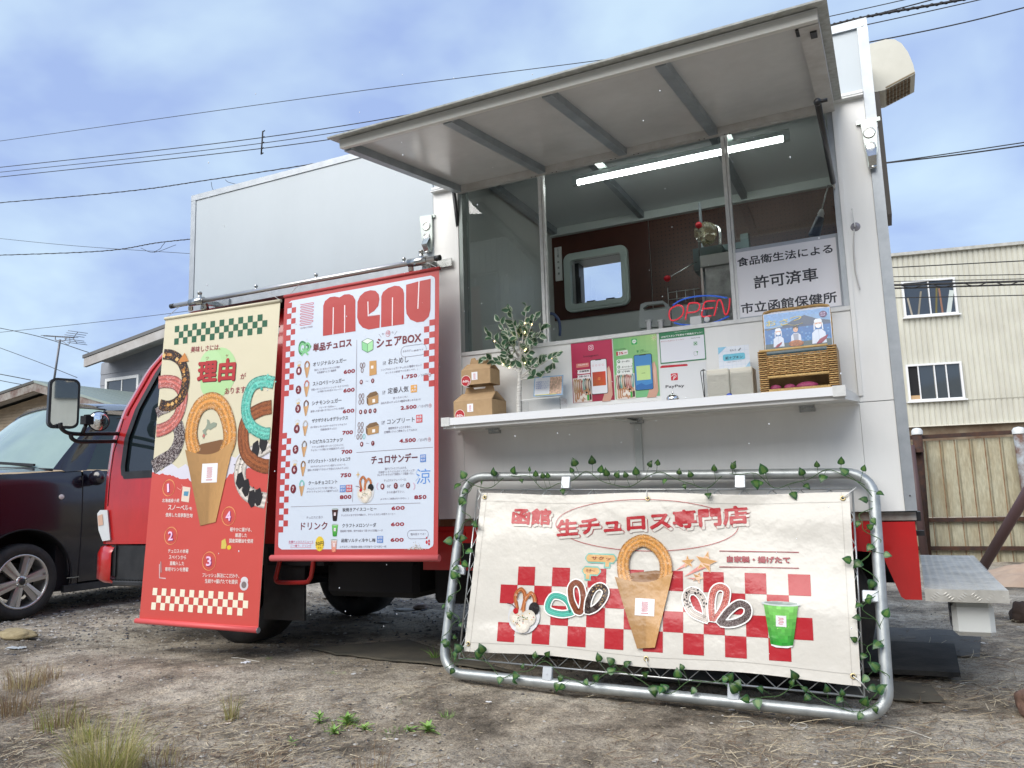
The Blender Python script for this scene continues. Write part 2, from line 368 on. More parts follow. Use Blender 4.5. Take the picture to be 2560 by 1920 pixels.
m = MB(); m.box((-2.098, .06, ZB+.02), (-.032, 1.55, ZB+.06)); part('floor', m, GALV)
# camper window with thick rounded frame
def rrect(x0, z0, x1, z1, r, n=6):
    pts = []
    for cx, cz, a0 in ((x1-r, z1-r, 0), (x0+r, z1-r, 90), (x0+r, z0+r, 180), (x1-r, z0+r, 270)):
        for k in range(n+1):
            a = R_(a0+90*k/n); pts.append((cx+r*math.cos(a), cz+r*math.sin(a)))
    return pts
def ring_prism(m, outer, inner, y0, y1, col=None, bevel=0.):
    n = len(outer); vs = [(x, y1, z) for x, z in outer]+[(x, y0, z) for x, z in outer]+[(x, y0, z) for x, z in inner]+[(x, y1, z) for x, z in inner]
    fs = []
    for k in range(3):
        for i in range(n): fs.append((k*n+i, k*n+(i+1) % n, (k+1)*n+(i+1) % n, (k+1)*n+i))
    m.add(vs, fs, col)
FRM = mat('grey_green_window_frame', (.50, .58, .55), .35)
win = MB(); ring_prism(win, rrect(-2.005, 2.085, -1.545, 2.50, .05), rrect(-1.99, 2.10, -1.56, 2.485, .045), 1.515, 1.547)
ring_prism(win, rrect(-1.99, 2.10, -1.56, 2.485, .045), rrect(-1.955, 2.135, -1.59, 2.45, .02), 1.508, 1.56)
wf = part('window_frame', win, FRM)
m = MB(); m.box((WX0, 1.72, WZ0), (WX1, 1.726, WZ1)); part('window_pane', m, GLASS, wf)
m = MB(); m.box((WX0+.001, 1.60, WZ0), (WX0+.03, 1.70, WZ1)); m.tube([(-1.91, 1.58, 2.15), (-1.91, 1.58, 2.34)], .006); m.box((-1.925, 1.57, 2.16), (-1.905, 1.585, 2.33)); part('window_stay', m, BLACK, wf)
for xk in (-1.86, -1.72): m = MB(); m.box((xk, 1.55, 2.135), (xk+.06, 1.60, 2.155)); part('window_latch', m, BLACK, wf)
# opening frame, sill, sliding panes
m = MB(); m.box((OX0, -.004, OZ0-.012), (OX1, .06, OZ0+.006)); part('sill', m, TRIMW)
m = MB(); m.box((OX0, -.002, OZ0+.007), (OX0+.022, .07, OZ1)); part('jamb', m, mat('grey_jamb', (.25, .29, .28), .4, .3))
m = MB(); m.box((OX1-.022, -.002, OZ0+.007), (OX1, .07, OZ1)); part('jamb', m, TRIM)
m = MB(); m.box((OX1+.001, -.010, 1.2), (OX1+.017, .0, 2.445)); part('jamb_edge', m, WHITE)
m = MB(); m.box((OX0-.012, -.006, 1.2), (OX0-.001, .0, 2.445)); part('jamb_edge', m, WHITE)
xs1 = P(1352, 520, y=.03)[0]; xs2 = P(1822, 560, y=.03)[0]
for xa, xb, yy, lab in ((OX0+.024, xs1, .036, 'left_pane'), (xs2, OX1-.024, .036, 'right_pane')):
    m = MB(); m.box((xa, yy, OZ0+.012), (xb, yy+.005, OZ1+.02)); g = part('window_pane', m, GLASS)
    e = xb if lab == 'left_pane' else xa
    m = MB(); m.box((e-.009, yy-.014, OZ0+.007), (e+.007, yy+.018, OZ1+.02)); m.box((e+.009, yy-.01, OZ0+.007), (e+.019, yy+.014, OZ1+.02)); part('stile', m, TRIMW, g)
# ---------------------------------------------------------------- hatch
HO = np.array([0, -.012, 2.44]); HV = _n((0, -.987, -.15)); HN = np.array([0, HV[2], -HV[1]])*-1
if HN[2] > 0: HN = -HN
HL = 1.0; HX0, HX1 = -1.972, -.155
h = MB(); h.obox(HO+np.array([(HX0+HX1)/2, 0, 0])+HV*HL/2-HN*.003, (1, 0, 0), HV, HN, HX1-HX0, HL, .006)
hatch = part('hatch', h, UNDER)
m = MB(); m.obox(HO+np.array([(HX0+HX1)/2, 0, 0])+HV*(HL/2+.01)-HN*.012, (1, 0, 0), HV, HN, HX1-HX0+.06, HL+.055, .006); part('outer_skin', m, mat('hatch_skin_edge', (.44, .46, .45), .5, noise=(.30, .31, .28), nscale=40), hatch)
RAILM = mat('hatch_inner_rail', (.54, .535, .52), .42, noise=(.43, .415, .39), nscale=12)
def hbar(x0, x1, v0, v1, d, mt, nm):
    m = MB(); c = HO+np.array([(x0+x1)/2, 0, 0])+HV*(v0+v1)/2+HN*(d/2+.0005); m.obox(c, (1, 0, 0), HV, HN, x1-x0, v1-v0, d); return part(nm, m, mt, hatch)
hbar(HX0+.001, HX1-.001, .0, .045, .03, RAILM, 'inner_rail')
hbar(HX0+.001, HX1-.001, HL-.025, HL, .028, mat('hatch_outer_rail', (.60, .60, .56), .35), 'outer_rail')
hbar(HX0+.0, HX0+.035, .046, HL-.031, .034, GALV, 'side_rail')
hbar(HX1-.06, HX1, .046, HL-.031, .03, RAILM, 'side_rail')
for px, py in ((1353, 425), (1556, 380), (1782, 328)):
    x = P(px, py, y=-.06)[0]
    hbar(x-.019, x+.019, .046, HL-.031, .031, GALV, 'rib')
    for s in (-1, 1):
        m = MB()
        for k in (0, 1): m.lathe([(.0035, 0), (.003, .002)], HO+np.array([x+s*(.045+.022*k), 0, 0])+HV*.022+HN*.031, HN, 8)
        part('rivet', m, BLACK, hatch)
m = MB(); m.obox(HO+np.array([HX1-.06, 0, 0])+HV*(HL-.13)+HN*.004, (1, 0, 0), HV, HN, .03, .06, .006, bev=.004); m.obox(HO+np.array([HX1-.02, 0, 0])+HV*(HL-.1)+HN*.034, (1, 0, 0), HV, HN, .02, .05, .006); part('catch', m, BLACK, hatch)
# gas struts
def strut(a, b, f):
    a = np.array(a, float); b = np.array(b, float); c = a+(b-a)*f
    m = MB(); m.tube([a, c], .0105, 10); m.ball(a, .013, 8, 6); m.tube([a, a+np.array([.03, 0, 0])], .006, 6); o = part('gas_strut', m, BLACK)
    m = MB(); m.tube([c, b], .0045, 8); part('rod', m, STEEL, o)
    m = MB(); m.ball(b, .011, 8, 6); m.tube([b, b+np.array([.0, .03, 0])], .006, 6); part('ball_joint', m, BLACK, o)
strut(P(2044, 255, x=-.185), P(2100, 542, x=-.185), .62)
strut(P(1134, 474, x=-1.992), P(1161, 702, x=-1.992), .60)
# ---------------------------------------------------------------- counter shelf
m = MB()
ZS = 1.205
m.add([(-1.915, -.312, ZS-.002), (-.205, -.312, ZS-.002), (-.166, -.0, ZS), (-2.0, -.0, ZS), (-1.915, -.312, ZS-.045), (-.205, -.312, ZS-.045), (-.166, -.0, ZS-.028), (-2.0, -.0, ZS-.028)],
      [(0, 1, 2, 3), (4, 7, 6, 5), (0, 4, 5, 1), (1, 5, 6, 2), (2, 6, 7, 3), (3, 7, 4, 0)])
shelf = part('counter_shelf', m, mat('shelf_laminate', (.66, .67, .66), .3, noise=(.6, .6, .58), nscale=5))
m = MB(); m.box((-1.912, -.326, ZS-.030), (-.208, -.3125, ZS+.003)); part('front_edging', m, mat('white_edging', (.82, .84, .87), .25), shelf)
m = MB(); m.box((-1.918, -.329, ZS-.034), (-1.875, -.3, ZS+.006)); part('end_cap', m, TRIMW, shelf)
m = MB(); m.box((-.245, -.329, ZS-.034), (-.2, -.3, ZS+.006)); part('end_cap', m, TRIMW, shelf)
for px in (1236, 1591, 2018):
    q = P(px, 1075 if px < 1300 else (1047 if px < 1700 else 1018), y=-.012)
    m = MB(); m.box((q[0]-.03, -.018, 1.150), (q[0]+.03, 0, 1.176)); m.box((q[0]-.03, -.05, 1.170), (q[0]+.03, -.0, 1.176))
    for s in (-1, 1): m.lathe([(.004, 0), (.003, .003)], (q[0]+s*.018, -.018, 1.162), (0, -1, 0), 8)
    part('hinge', m, STEEL, shelf)
q = P(1592, 1052, y=-.014)
m = MB(); m.box((q[0]-.016, -.012, .93), (q[0]+.016, 0, 1.148)); m.bar((q[0]-.01, -.02, 1.158), (q[0]-.07, -.2, 1.166), .03, .004); m.lathe([(.004, 0), (.003, .003)], (q[0], -.012, 1.12), (0, -1, 0), 8)
part('support_strut', m, mat('painted_strut', (.62, .65, .63), .35, .3), shelf)
m = MB(); m.box((OX0-.03, -.016, 1.166), (OX1, .0, 1.176)); part('hinge_strip', m, WHITE, shelf)
# ---------------------------------------------------------------- side latches
def latch(pxs, label):
    # pixel outline of the tapered plate on the panel
    pts = [P(*p, y=-.012) for p in pxs]
    n = len(pts); c = sum(pts)/n
    m = MB(); m.prism([(p[0], p[2]) for p in pts], (0, -.004, 0), (1, 0, 0), (0, 0, 1), (0, -1, 0), .016)
    zt = max(p[2] for p in pts); zb = min(p[2] for p in pts); xc = c[0]
    m.box((xc-.045, -.012, zt-.016), (xc+.045, -.0, zt))
    o = part('latch', m, mat('zinc_latch', (.42, .47, .45), .32, .7), label=label)
    for f in (.30, .58):
        z = zt+(zb-zt)*f
        m = MB(); m.lathe([(.024-.004*(f > .5), 0), (.024-.004*(f > .5), .003), (.019-.004*(f > .5), .005), (.017-.004*(f > .5), .002)], (xc, -.020, z), (0, -1, 0), 20); part('boss', m, STEEL, o)
    zc = zt+(zb-zt)*.8
    m = MB(); m.add([(xc-.02, -.021, zc+.04), (xc+.022, -.021, zc+.04), (xc+.018, -.05, zc-.005), (xc-.014, -.05, zc-.005), (xc+.014, -.022, zb-.006), (xc-.012, -.022, zb-.006), (xc+.002, -.035, zc+.02)], [(0, 1, 6), (0, 6, 3), (6, 1, 2), (6, 2, 3), (3, 2, 4, 5)]); m.tube([(xc-.014, -.028, zb-.004), (xc+.014, -.028, zb-.004)], .006, 8)
    part('claw', m, STEEL, o)
latch([cH2(1755, 5), cH2(1885, 5), cH2(1895, 250), cH2(1880, 375), cH2(1825, 382), cH2(1800, 250)], 'tapered zinc latch on the right corner')
latch([cB(1855, 505), cB(1938, 492), cB(1942, 640), cB(1930, 745), cB(1890, 752), cB(1868, 640)], 'tapered zinc latch left of the hatch')
# ---------------------------------------------------------------- banner pole
PY = -.15
pa = P(427, 766, y=PY); pb = P(1101, 644, y=PY)
m = MB(); m.tube([pa, pb], .0135, 14); pole = part('banner_pole', m, mat('brushed_pole', (.6, .58, .57), .3, .9))
for p in (pa, pb):
    d = _n(pb-pa)*(1 if p is pa else -1)
    m = MB(); m.tube([p, p+d*.03], .0145, 14); part('end_plug', m, BLACK, pole)
for t in (.115, .93):
    c = pa+(pb-pa)*t
    m = MB(); m.tube([c-_n(pb-pa)*.055, c+_n(pb-pa)*.055], .022, 12); m.bar(c, (c[0]+.02, -.01, 2.05), .03, .025); m.lathe([(.014, 0), (.014, .02), (.009, .024)], c+np.array([-.03, -.018, -.03]), (0, 0, -1), 8); m.lathe([(.013, 0), (.013, .03), (.016, .032), (.010, .04)], c+np.array([.02, 0, .018]), (0, 0, 1), 8); m.lathe([(.02, 0), (.026, .03), (.018, .05)], c+np.array([.03, .03, -.01]), (0, 0, -1), 10); m.box((c[0]-.05, -.022, 2.03), (c[0]+.12, -.009, 2.072))
    part('pole_clamp', m, STEEL, pole)
for px, py in ((640, 722), (790, 694), (1010, 655)):
    c = P(px, py, y=PY+.02); m = MB(); m.lathe([(.008, -.014), (.010, .0), (.007, .008), (.011, .012), (.011, .020), (.005, .026)], c, (0, 0, 1), 10); part('bolt', m, STEEL, pole)
# ---------------------------------------------------------------- lower body
m = MB(); m.box((-2.9, .03, .705), (-.005, .05, .739)); part('sill_rail', m, mat('rusty_alloy_rail', (.5, .51, .5), .45, .3, noise=(.20, .10, .05), nscale=5))
m = MB(); m.box((-2.9, .028, .59), (-.14, .048, .703))
m.box((-2.25, .027, .49), (-1.9, .047, .703)); m.box((-2.17, .018, .655), (-2.0, .026, .675)); part('red_side_rail', m, REDD)
m = MB(); m.prism(rrect(-2.03, .505, -1.93, .622, .02, 4), (0, .0265, 0), (1, 0, 0), (0, 0, 1), (0, -1, 0), .001); part('rail_slot', m, CHASSIS)
m = MB(); m.prism([(-.155, .700), (-.012, .700), (-.010, .60), (-.014, .405), (-.072, .405), (-.085, .415), (-.14, .58), (-.35, .60), (-.35, .700)], (0, .045, 0), (1, 0, 0), (0, 0, 1), (0, -1, 0), .022)
part('rear_skirt', m, RED)
m = MB(); m.box((-.14, .0, .737), (-.001, .03, .7415)); m.box((-.12, .07, .70), (.012, .2, .735)); m.box((-.01, .12, .64), (.02, .16, .66)); part('tail_bracket', m, BLACK)
m = MB()
for yy in (.45, 1.2): m.box((-4.6, yy, .42), (-.05, yy+.07, .60))
for x in (-4.2, -3.2, -2.4, -1.6, -.9, -.1): m.box((x-.04, .1, .5), (x+.04, 1.6, .62))
m.box((-2.95, .12, .33), (-2.35, .45, .62), bev=.03); m.box((-2.3, .2, .30), (-1.75, .42, .5), bev=.02); m.box((-2.8, 1.1, .32), (-1.9, 1.5, .6), bev=.03)
m.box((-1.7, .2, .36), (-1.2, .3, .7)); m.tube([(-3.5, .8, .4), (-.5, .8, .38)], .05, 10); m.tube([(-.5, .15, .33), (-.5, 1.6, .33)], .05, 8); m.tube([(-3.75, .3, .33), (-3.75, 1.5, .33)], .045, 8)
m.box((-4.5, .15, .62), (-.04, 1.7, .70))
part('chassis', m, CHASSIS)
m = MB(); m.box((-3.345, .07, .20), (-3.05, .085, .62)); m.box((-3.36, .06, .5), (-3.0, .5, .62)); part('mud_flap', m, BLACK)
q = [P(*p, y=.04) for p in (cU2(487, 55), cU2(455, 190), cU2(450, 230), cU2(480, 262), cU2(700, 262), cU2(735, 240), cU2(755, 200), cU2(775, 60))]
m = MB(); m.tube(bez(q, 4), .0125, 10); part('stirrup_step', m, REDD)
m = MB(); m.box((-3.30, .05, .50), (-2.9, .25, .60)); part('guard_box', m, CHASSIS)
def wheel(x, y, r, wd, nm='wheel'):
    m = MB(); m.lathe([(r*.62, 0), (r*.9, -.01), (r, .015), (r, wd-.015), (r*.9, wd+.01), (r*.62, wd)], (x, y, r), (0, 1, 0), 36); o = part(nm, m, RUBBER)
    m = MB(); m.lathe([(r*.62, .0), (r*.55, .05), (r*.3, .06), (r*.28, -.01), (.02, -.015)], (x, y, r), (0, 1, 0), 24); part('rim', m, GALV, o)
wheel(-3.75, .30, .335, .19); wheel(-3.75, 1.42, .335, .19); wheel(-.52, .12, .335, .18); wheel(-.52, 1.45, .335, .18)
# ---------------------------------------------------------------- cab
ZR = [(.62, -4.66, 0), (.85, -4.665, 0), (1.05, -4.655, -.0), (1.286, -4.63, .01), (1.475, -4.545, .02), (1.733, -4.375, .05), (1.90, -4.20, .08), (1.975, -4.05, .10), (2.02, -3.80, .13)]
def cabx(z):
    for (z0, x0, t0), (z1, x1, t1) in zip(ZR, ZR[1:]):
        if z <= z1: f = (z-z0)/(z1-z0); return x0+(x1-x0)*f, .05+t0+(t1-t0)*f
    return ZR[-1][1], .05+ZR[-1][2]
def strip(m, fa, fb, zs, nx=2, dy=0.):
    vs = []; fs = []
    for z in zs:
        a = fa(z); b = fb(z); y = cabx(z)[1]
        for i in range(nx+1): vs.append((a+(b-a)*i/nx, y+dy, z))
    for j in range(len(zs)-1):
        for i in range(nx): k = j*(nx+1)+i; fs.append((k, k+1, k+nx+2, k+nx+1))
    m.add(vs, fs, smooth=True)
zl = [.62+.04*i for i in range(11)]+[1.06]
zu = [1.06+.046*i for i in range(20)]
zu = [z for z in zu if z < 1.90]+[1.90, 1.94, 1.98, 2.02]
XRC = -2.95
WF = lambda z: cabx(z)[0]+.115-.02*sstep(1.1, 1.8, z) if z > 1.12 else cabx(z)[0]+.115+.07*(1-(z-1.03)/.09)**2*.5
m = MB(); strip(m, lambda z: cabx(z)[0], lambda z: XRC, zl, 3)
strip(m, lambda z: cabx(z)[0], WF, [z for z in zu if z <= 1.90], 2); strip(m, lambda z: -3.30, lambda z: XRC, [z for z in zu if z <= 1.90], 1)
strip(m, lambda z: cabx(z)[0], lambda z: XRC, [1.90, 1.94, 1.98, 2.02], 3)
# front corner and nose
prof = [(0, 0), (-.045, .018), (-.085, .06), (-.12, .14), (-.15, .3), (-.17, .8)]
zs = zl+zu[1:]; vs = []
for z in zs:
    x, y = cabx(z)
    for dx, dy in prof: vs.append((x+dx, y+dy, z))
    for dx, dy in prof[::-1][1:]: vs.append((x+dx, 1.7-(y-.05)-dy, z))
k = 2*len(prof)-1
m.add(vs, [(j*k+i, j*k+i+1, (j+1)*k+i+1, (j+1)*k+i) for j in range(len(zs)-1) for i in range(k-1)], smooth=True)
m.add([(-3.8, .18, 2.02), (XRC, .18, 2.02), (XRC, 1.6, 2.02), (-3.8, 1.6, 2.02)], [(0, 1, 2, 3)])
m.add([(XRC, .051, .62), (XRC, 1.7, .62), (XRC, 1.6, 2.02), (XRC, .18, 2.02)], [(0, 1, 2, 3)])
m.add([(XRC, 1.7, .62), (-4.66, 1.7, .62), (-4.6, 1.68, 1.3), (-3.8, 1.6, 2.02), (XRC, 1.6, 2.02)], [(0, 1, 2, 3, 4)])
cab = part('cab', m, RED)
m = MB(); strip(m, lambda z: WF(z)-.0, lambda z: -3.28, [1.035]+[z for z in zu if z <= 1.93], 3, .012); glass = part('side_window', m, DARKGLASS, cab)
m = MB()
strip(m, lambda z: WF(z)-.012, lambda z: WF(z)+.028, [1.05]+[z for z in zu if 1.05 < z <= 1.9], 1, -.004)
strip(m, lambda z: WF(z)-.005, lambda z: -3.30, [1.03, 1.075], 3, -.004)
part('window_seal', m, BLACK, cab)
m = MB()
xf = [(cabx(z)[0]+.035, cabx(z)[1]-.003, z) for z in [1.44+.04*i for i in range(12)]+[1.93]]
m.tube(xf, .007, 6); part('rain_gutter', m, RED, cab)
m = MB(); m.tube([(cabx(z)[0]+.012, cabx(z)[1]-.0015, z) for z in (.86, 1.0, 1.2, 1.42)], .0025, 5); m.bar((-4.56, .049, 1.425), (-4.60, .049, 1.422), .004, .006); part('panel_gap', m, CHASSIS, cab)
# inside of the cab, dimly seen: grab handle and the blue thing on the seat
m = MB(); hp = [P(*p, y=.3) for p in (cL(1890, 740), cL(1915, 790), cL(1850, 960), cL(1790, 1010), cL(1740, 995))]; m.tube(bez(hp, 4), .013, 8); part('grab_handle', m, mat('grab_grey', (.3, .33, .32), .5), cab)
# headlamp, bumper, step
m = MB()
hl = [(-4.72, .60, .64), (-4.735, .0, .83)]
hp_ = [P(*p, y=.036) for p in ((243, 1284), (250, 1275), (268, 1275), (275, 1350), (256, 1353), (246, 1325))]
m.add(hp_+[p+np.array([-.06, .12, 0]) for p in hp_], [(0, 1, 2, 3, 4, 5)]+[(i, (i+1) % 6, 6+(i+1) % 6, 6+i) for i in range(6)]); part('headlamp', m, mat('lamp_lens', (.65, .68, .7), .08, spec=.8), cab)
m = MB(); m.add([P(*p, y=.033) for p in ((244, 1290), (256, 1285), (258, 1312), (246, 1315))], [(0, 1, 2, 3)]); part('indicator', m, mat('amber_lens', (.62, .40, .30), .15), cab)
m = MB()
bp = [(-4.585, .035), (-4.62, .03), (-4.68, .035), (-4.745, .06), (-4.80, .12), (-4.86, .25), (-4.88, .85)]
vs = []
for x, y in bp:
    for z, o in ((.375, .03), (.40, .0), (.56, .0), (.60, .015), (.615, .05)): vs.append((x+o*.6, y+o, z-(0 if x < -4.6 else 0)))
m.add(vs, [(j*5+i, j*5+i+1, (j+1)*5+i+1, (j+1)*5+i) for j in range(6) for i in range(4)], smooth=True); part('bumper', m, RED, cab)
m = MB(); m.box((-4.57, .06, .37), (-3.6, .5, .61)); m.box((-4.57, .035, .36), (-4.12, .2, .395), bev=.008); m.box((-4.60, .05, .42), (-4.56, .12, .61))
for i in range(16): m.box((-4.55+.026*i, .038, .394), (-4.542+.026*i, .19, .400))
part('entry_step', m, BLACK, cab)
# mirrors
m = MB()
mc = P(161, 1008, x=-4.62)
cx_, cy_, cz_ = mc
V_ = _n(np.array([0, 0, 1.])); Fm = _n(np.array([.93, -.37, -.03])); Um = _n(np.cross(V_, Fm)); 
def mirror_plate(m, c, w, h, th, off):
    pts = rrect(-w/2, -h/2, w/2, h/2, .035, 5)
    m.prism(pts, np.array(c)+Fm*off, Um, V_, Fm, th)
m = MB(); a = rrect(-.085, -.155, .085, .155, .04, 5); b = rrect(-.055, -.12, .055, .12, .04, 5); C0 = np.array(mc)
vs = [C0+u*Um+v*V_ for u, v in a]+[C0+u*Um+v*V_-Fm*.05 for u, v in a]+[C0+(u+.008)*Um+v*V_-Fm*.09 for u, v in b]
n = len(a); m.add(vs, [tuple(range(n))]+[(j*n+i, j*n+(i+1) % n, (j+1)*n+(i+1) % n, (j+1)*n+i) for j in (0, 1) for i in range(n)]+[tuple(range(2*n, 3*n))]); hsg = part('mirror_housing', m, BLACK, label='tall rectangular wing mirror')
m = MB(); m.prism(rrect(-.071, -.14, .071, .14, .032, 5), C0, Um, V_, Fm, .003); part('mirror_glass', m, MIRROR, hsg)
r2 = P(247, 1053, x=-4.52)
m = MB(); m.lathe([(.03, -.05), (.058, -.03), (.064, 0), (.060, .006)], r2, Fm, 24); m.box((r2[0]-.06, r2[1]-.06, r2[2]+.0), (r2[0]-.02, r2[1]-.0, r2[2]+.04)); h2 = part('mirror_housing', m, BLACK, label='small round convex wing mirror')
m = MB(); m.lathe([(.058, .004), (.05, .014), (.03, .022), (.001, .026)], r2, Fm, 24, cap=False); part('mirror_glass', m, MIRROR, h2)
m = MB()
A = [P(*p, x=-4.58) for p in (cL(735, 1350), cL(750, 1420), cL(830, 1475), cL(1000, 1490), cL(1200, 1485))]+[np.array([-4.60, .08, P(*cL(1330, 1475), x=-4.6)[2]])]
B = [P(*p, x=-4.58) for p in (cL(860, 1490), cL(880, 1545), cL(960, 1580), cL(1150, 1580))]+[np.array([-4.62, .08, P(*cL(1310, 1565), x=-4.6)[2]])]
m.tube(bez(A, 5), .0125, 8); m.tube(bez(B, 5), .0125, 8); D = P(*cL(1005, 1480), x=-4.56); m.tube([D, P(*cL(1060, 1350), x=-4.54)], .012, 8); m.box(tuple(P(*cL(1060, 1320), x=-4.53)-.026), tuple(P(*cL(1060, 1320), x=-4.53)+.026))
part('mirror_arm', m, BLACK)
# rear: chequer plate step, air conditioner
AL = mat('chequer_plate', (.66, .65, .61), .34, .35, noise=(.46, .45, .41), nscale=9)
m = MB(); z1 = .45
pl = [(-.004, -.004), (.268, -.008), (.262, 1.535), (.028, 1.555)]
m.prism(pl, (0, 0, z1-.046), (1, 0, 0), (0, 1, 0), (0, 0, 1), .046); st = part('rear_step', m, AL)
m = MB()
def tread(m, c, ang, U, V, Nn, ln=.026, wd=.006, ht=.0022):
    d = math.cos(ang)*np.array(U)+math.sin(ang)*np.array(V); s = np.cross(Nn, d); c = np.array(c, float)
    m.add([c-d*ln/2, c-s*wd/2, c+d*ln/2, c+s*wd/2, c+np.array(Nn)*ht], [(0, 1, 4), (1, 2, 4), (2, 3, 4), (3, 0, 4)], smooth=True)
for i in range(9):
    for j in range(50):
        an = R_(40) if (i+j) % 2 else R_(-40)
        for k in (-1, 0, 1):
            x = .012+.03*i; y = .02+.0305*j
            if x > .255: continue
            d = np.array([-math.sin(an), math.cos(an)])*.0085*k
            tread(m, (x+d[0]+.02*y/1.5, y+d[1], z1), an, (1, 0, 0), (0, 1, 0), (0, 0, 1), .022, .005)
for i in range(6):
    an = R_(40) if i % 2 else R_(-40)
    for k in (-1.5, -.5, .5, 1.5):
        tread(m, (.03+.045*i-math.sin(an)*.011*k, -.0066, z1-.026+math.cos(an)*.011*k*.8), an, (1, 0, 0), (0, 0, 1), (0, -1, 0), .030, .006, .003)
part('tread_pattern', m, AL, st, kind='stuff')
AC = mat('cream_plastic', (.55, .54, .47), .5, noise=(.48, .47, .40), nscale=6)
acp = [(.0, 2.897), (.08, 2.900), (.115, 2.890), (.142, 2.862), (.165, 2.81), (.180, 2.745), (.184, 2.70), (.052, 2.655), (.0, 2.655)]
m = MB(); m.prism(acp, (0, .42, 0), (1, 0, 0), (0, 0, 1), (0, 1, 0), .19); ac = part('air_conditioner', m, AC)
m = MB()
for i in range(7):
    for j in range(4):
        f0 = .1+.12*i; x = .055+.126*f0; z = 2.656+.043*f0
        m.box((x-.006, .426+.044*j, z-.006), (x+.005, .460+.044*j, z+.001))
part('vent_grille', m, mat('vent_brown', (.16, .11, .06), .7), ac, kind='stuff')
m = MB()
a0, a1 = np.array([.058, .4185, 2.660]), np.array([.182, .4185, 2.702])
for k in range(1):
    dz = np.array([0, 0, .012*k+.004]); m.bar(a0+dz*(1)+np.array([0, 0, 0]), a1+dz*.95, .001, .006)
part('vent_slat', m, mat('vent_slat_brown', (.20, .15, .08), .7), ac, kind='stuff')
m = MB(); m.box((.001, .42, 2.06), (.03, .6, 2.652)); part('duct_cover', m, mat('duct_brown', (.10, .085, .07), .6))
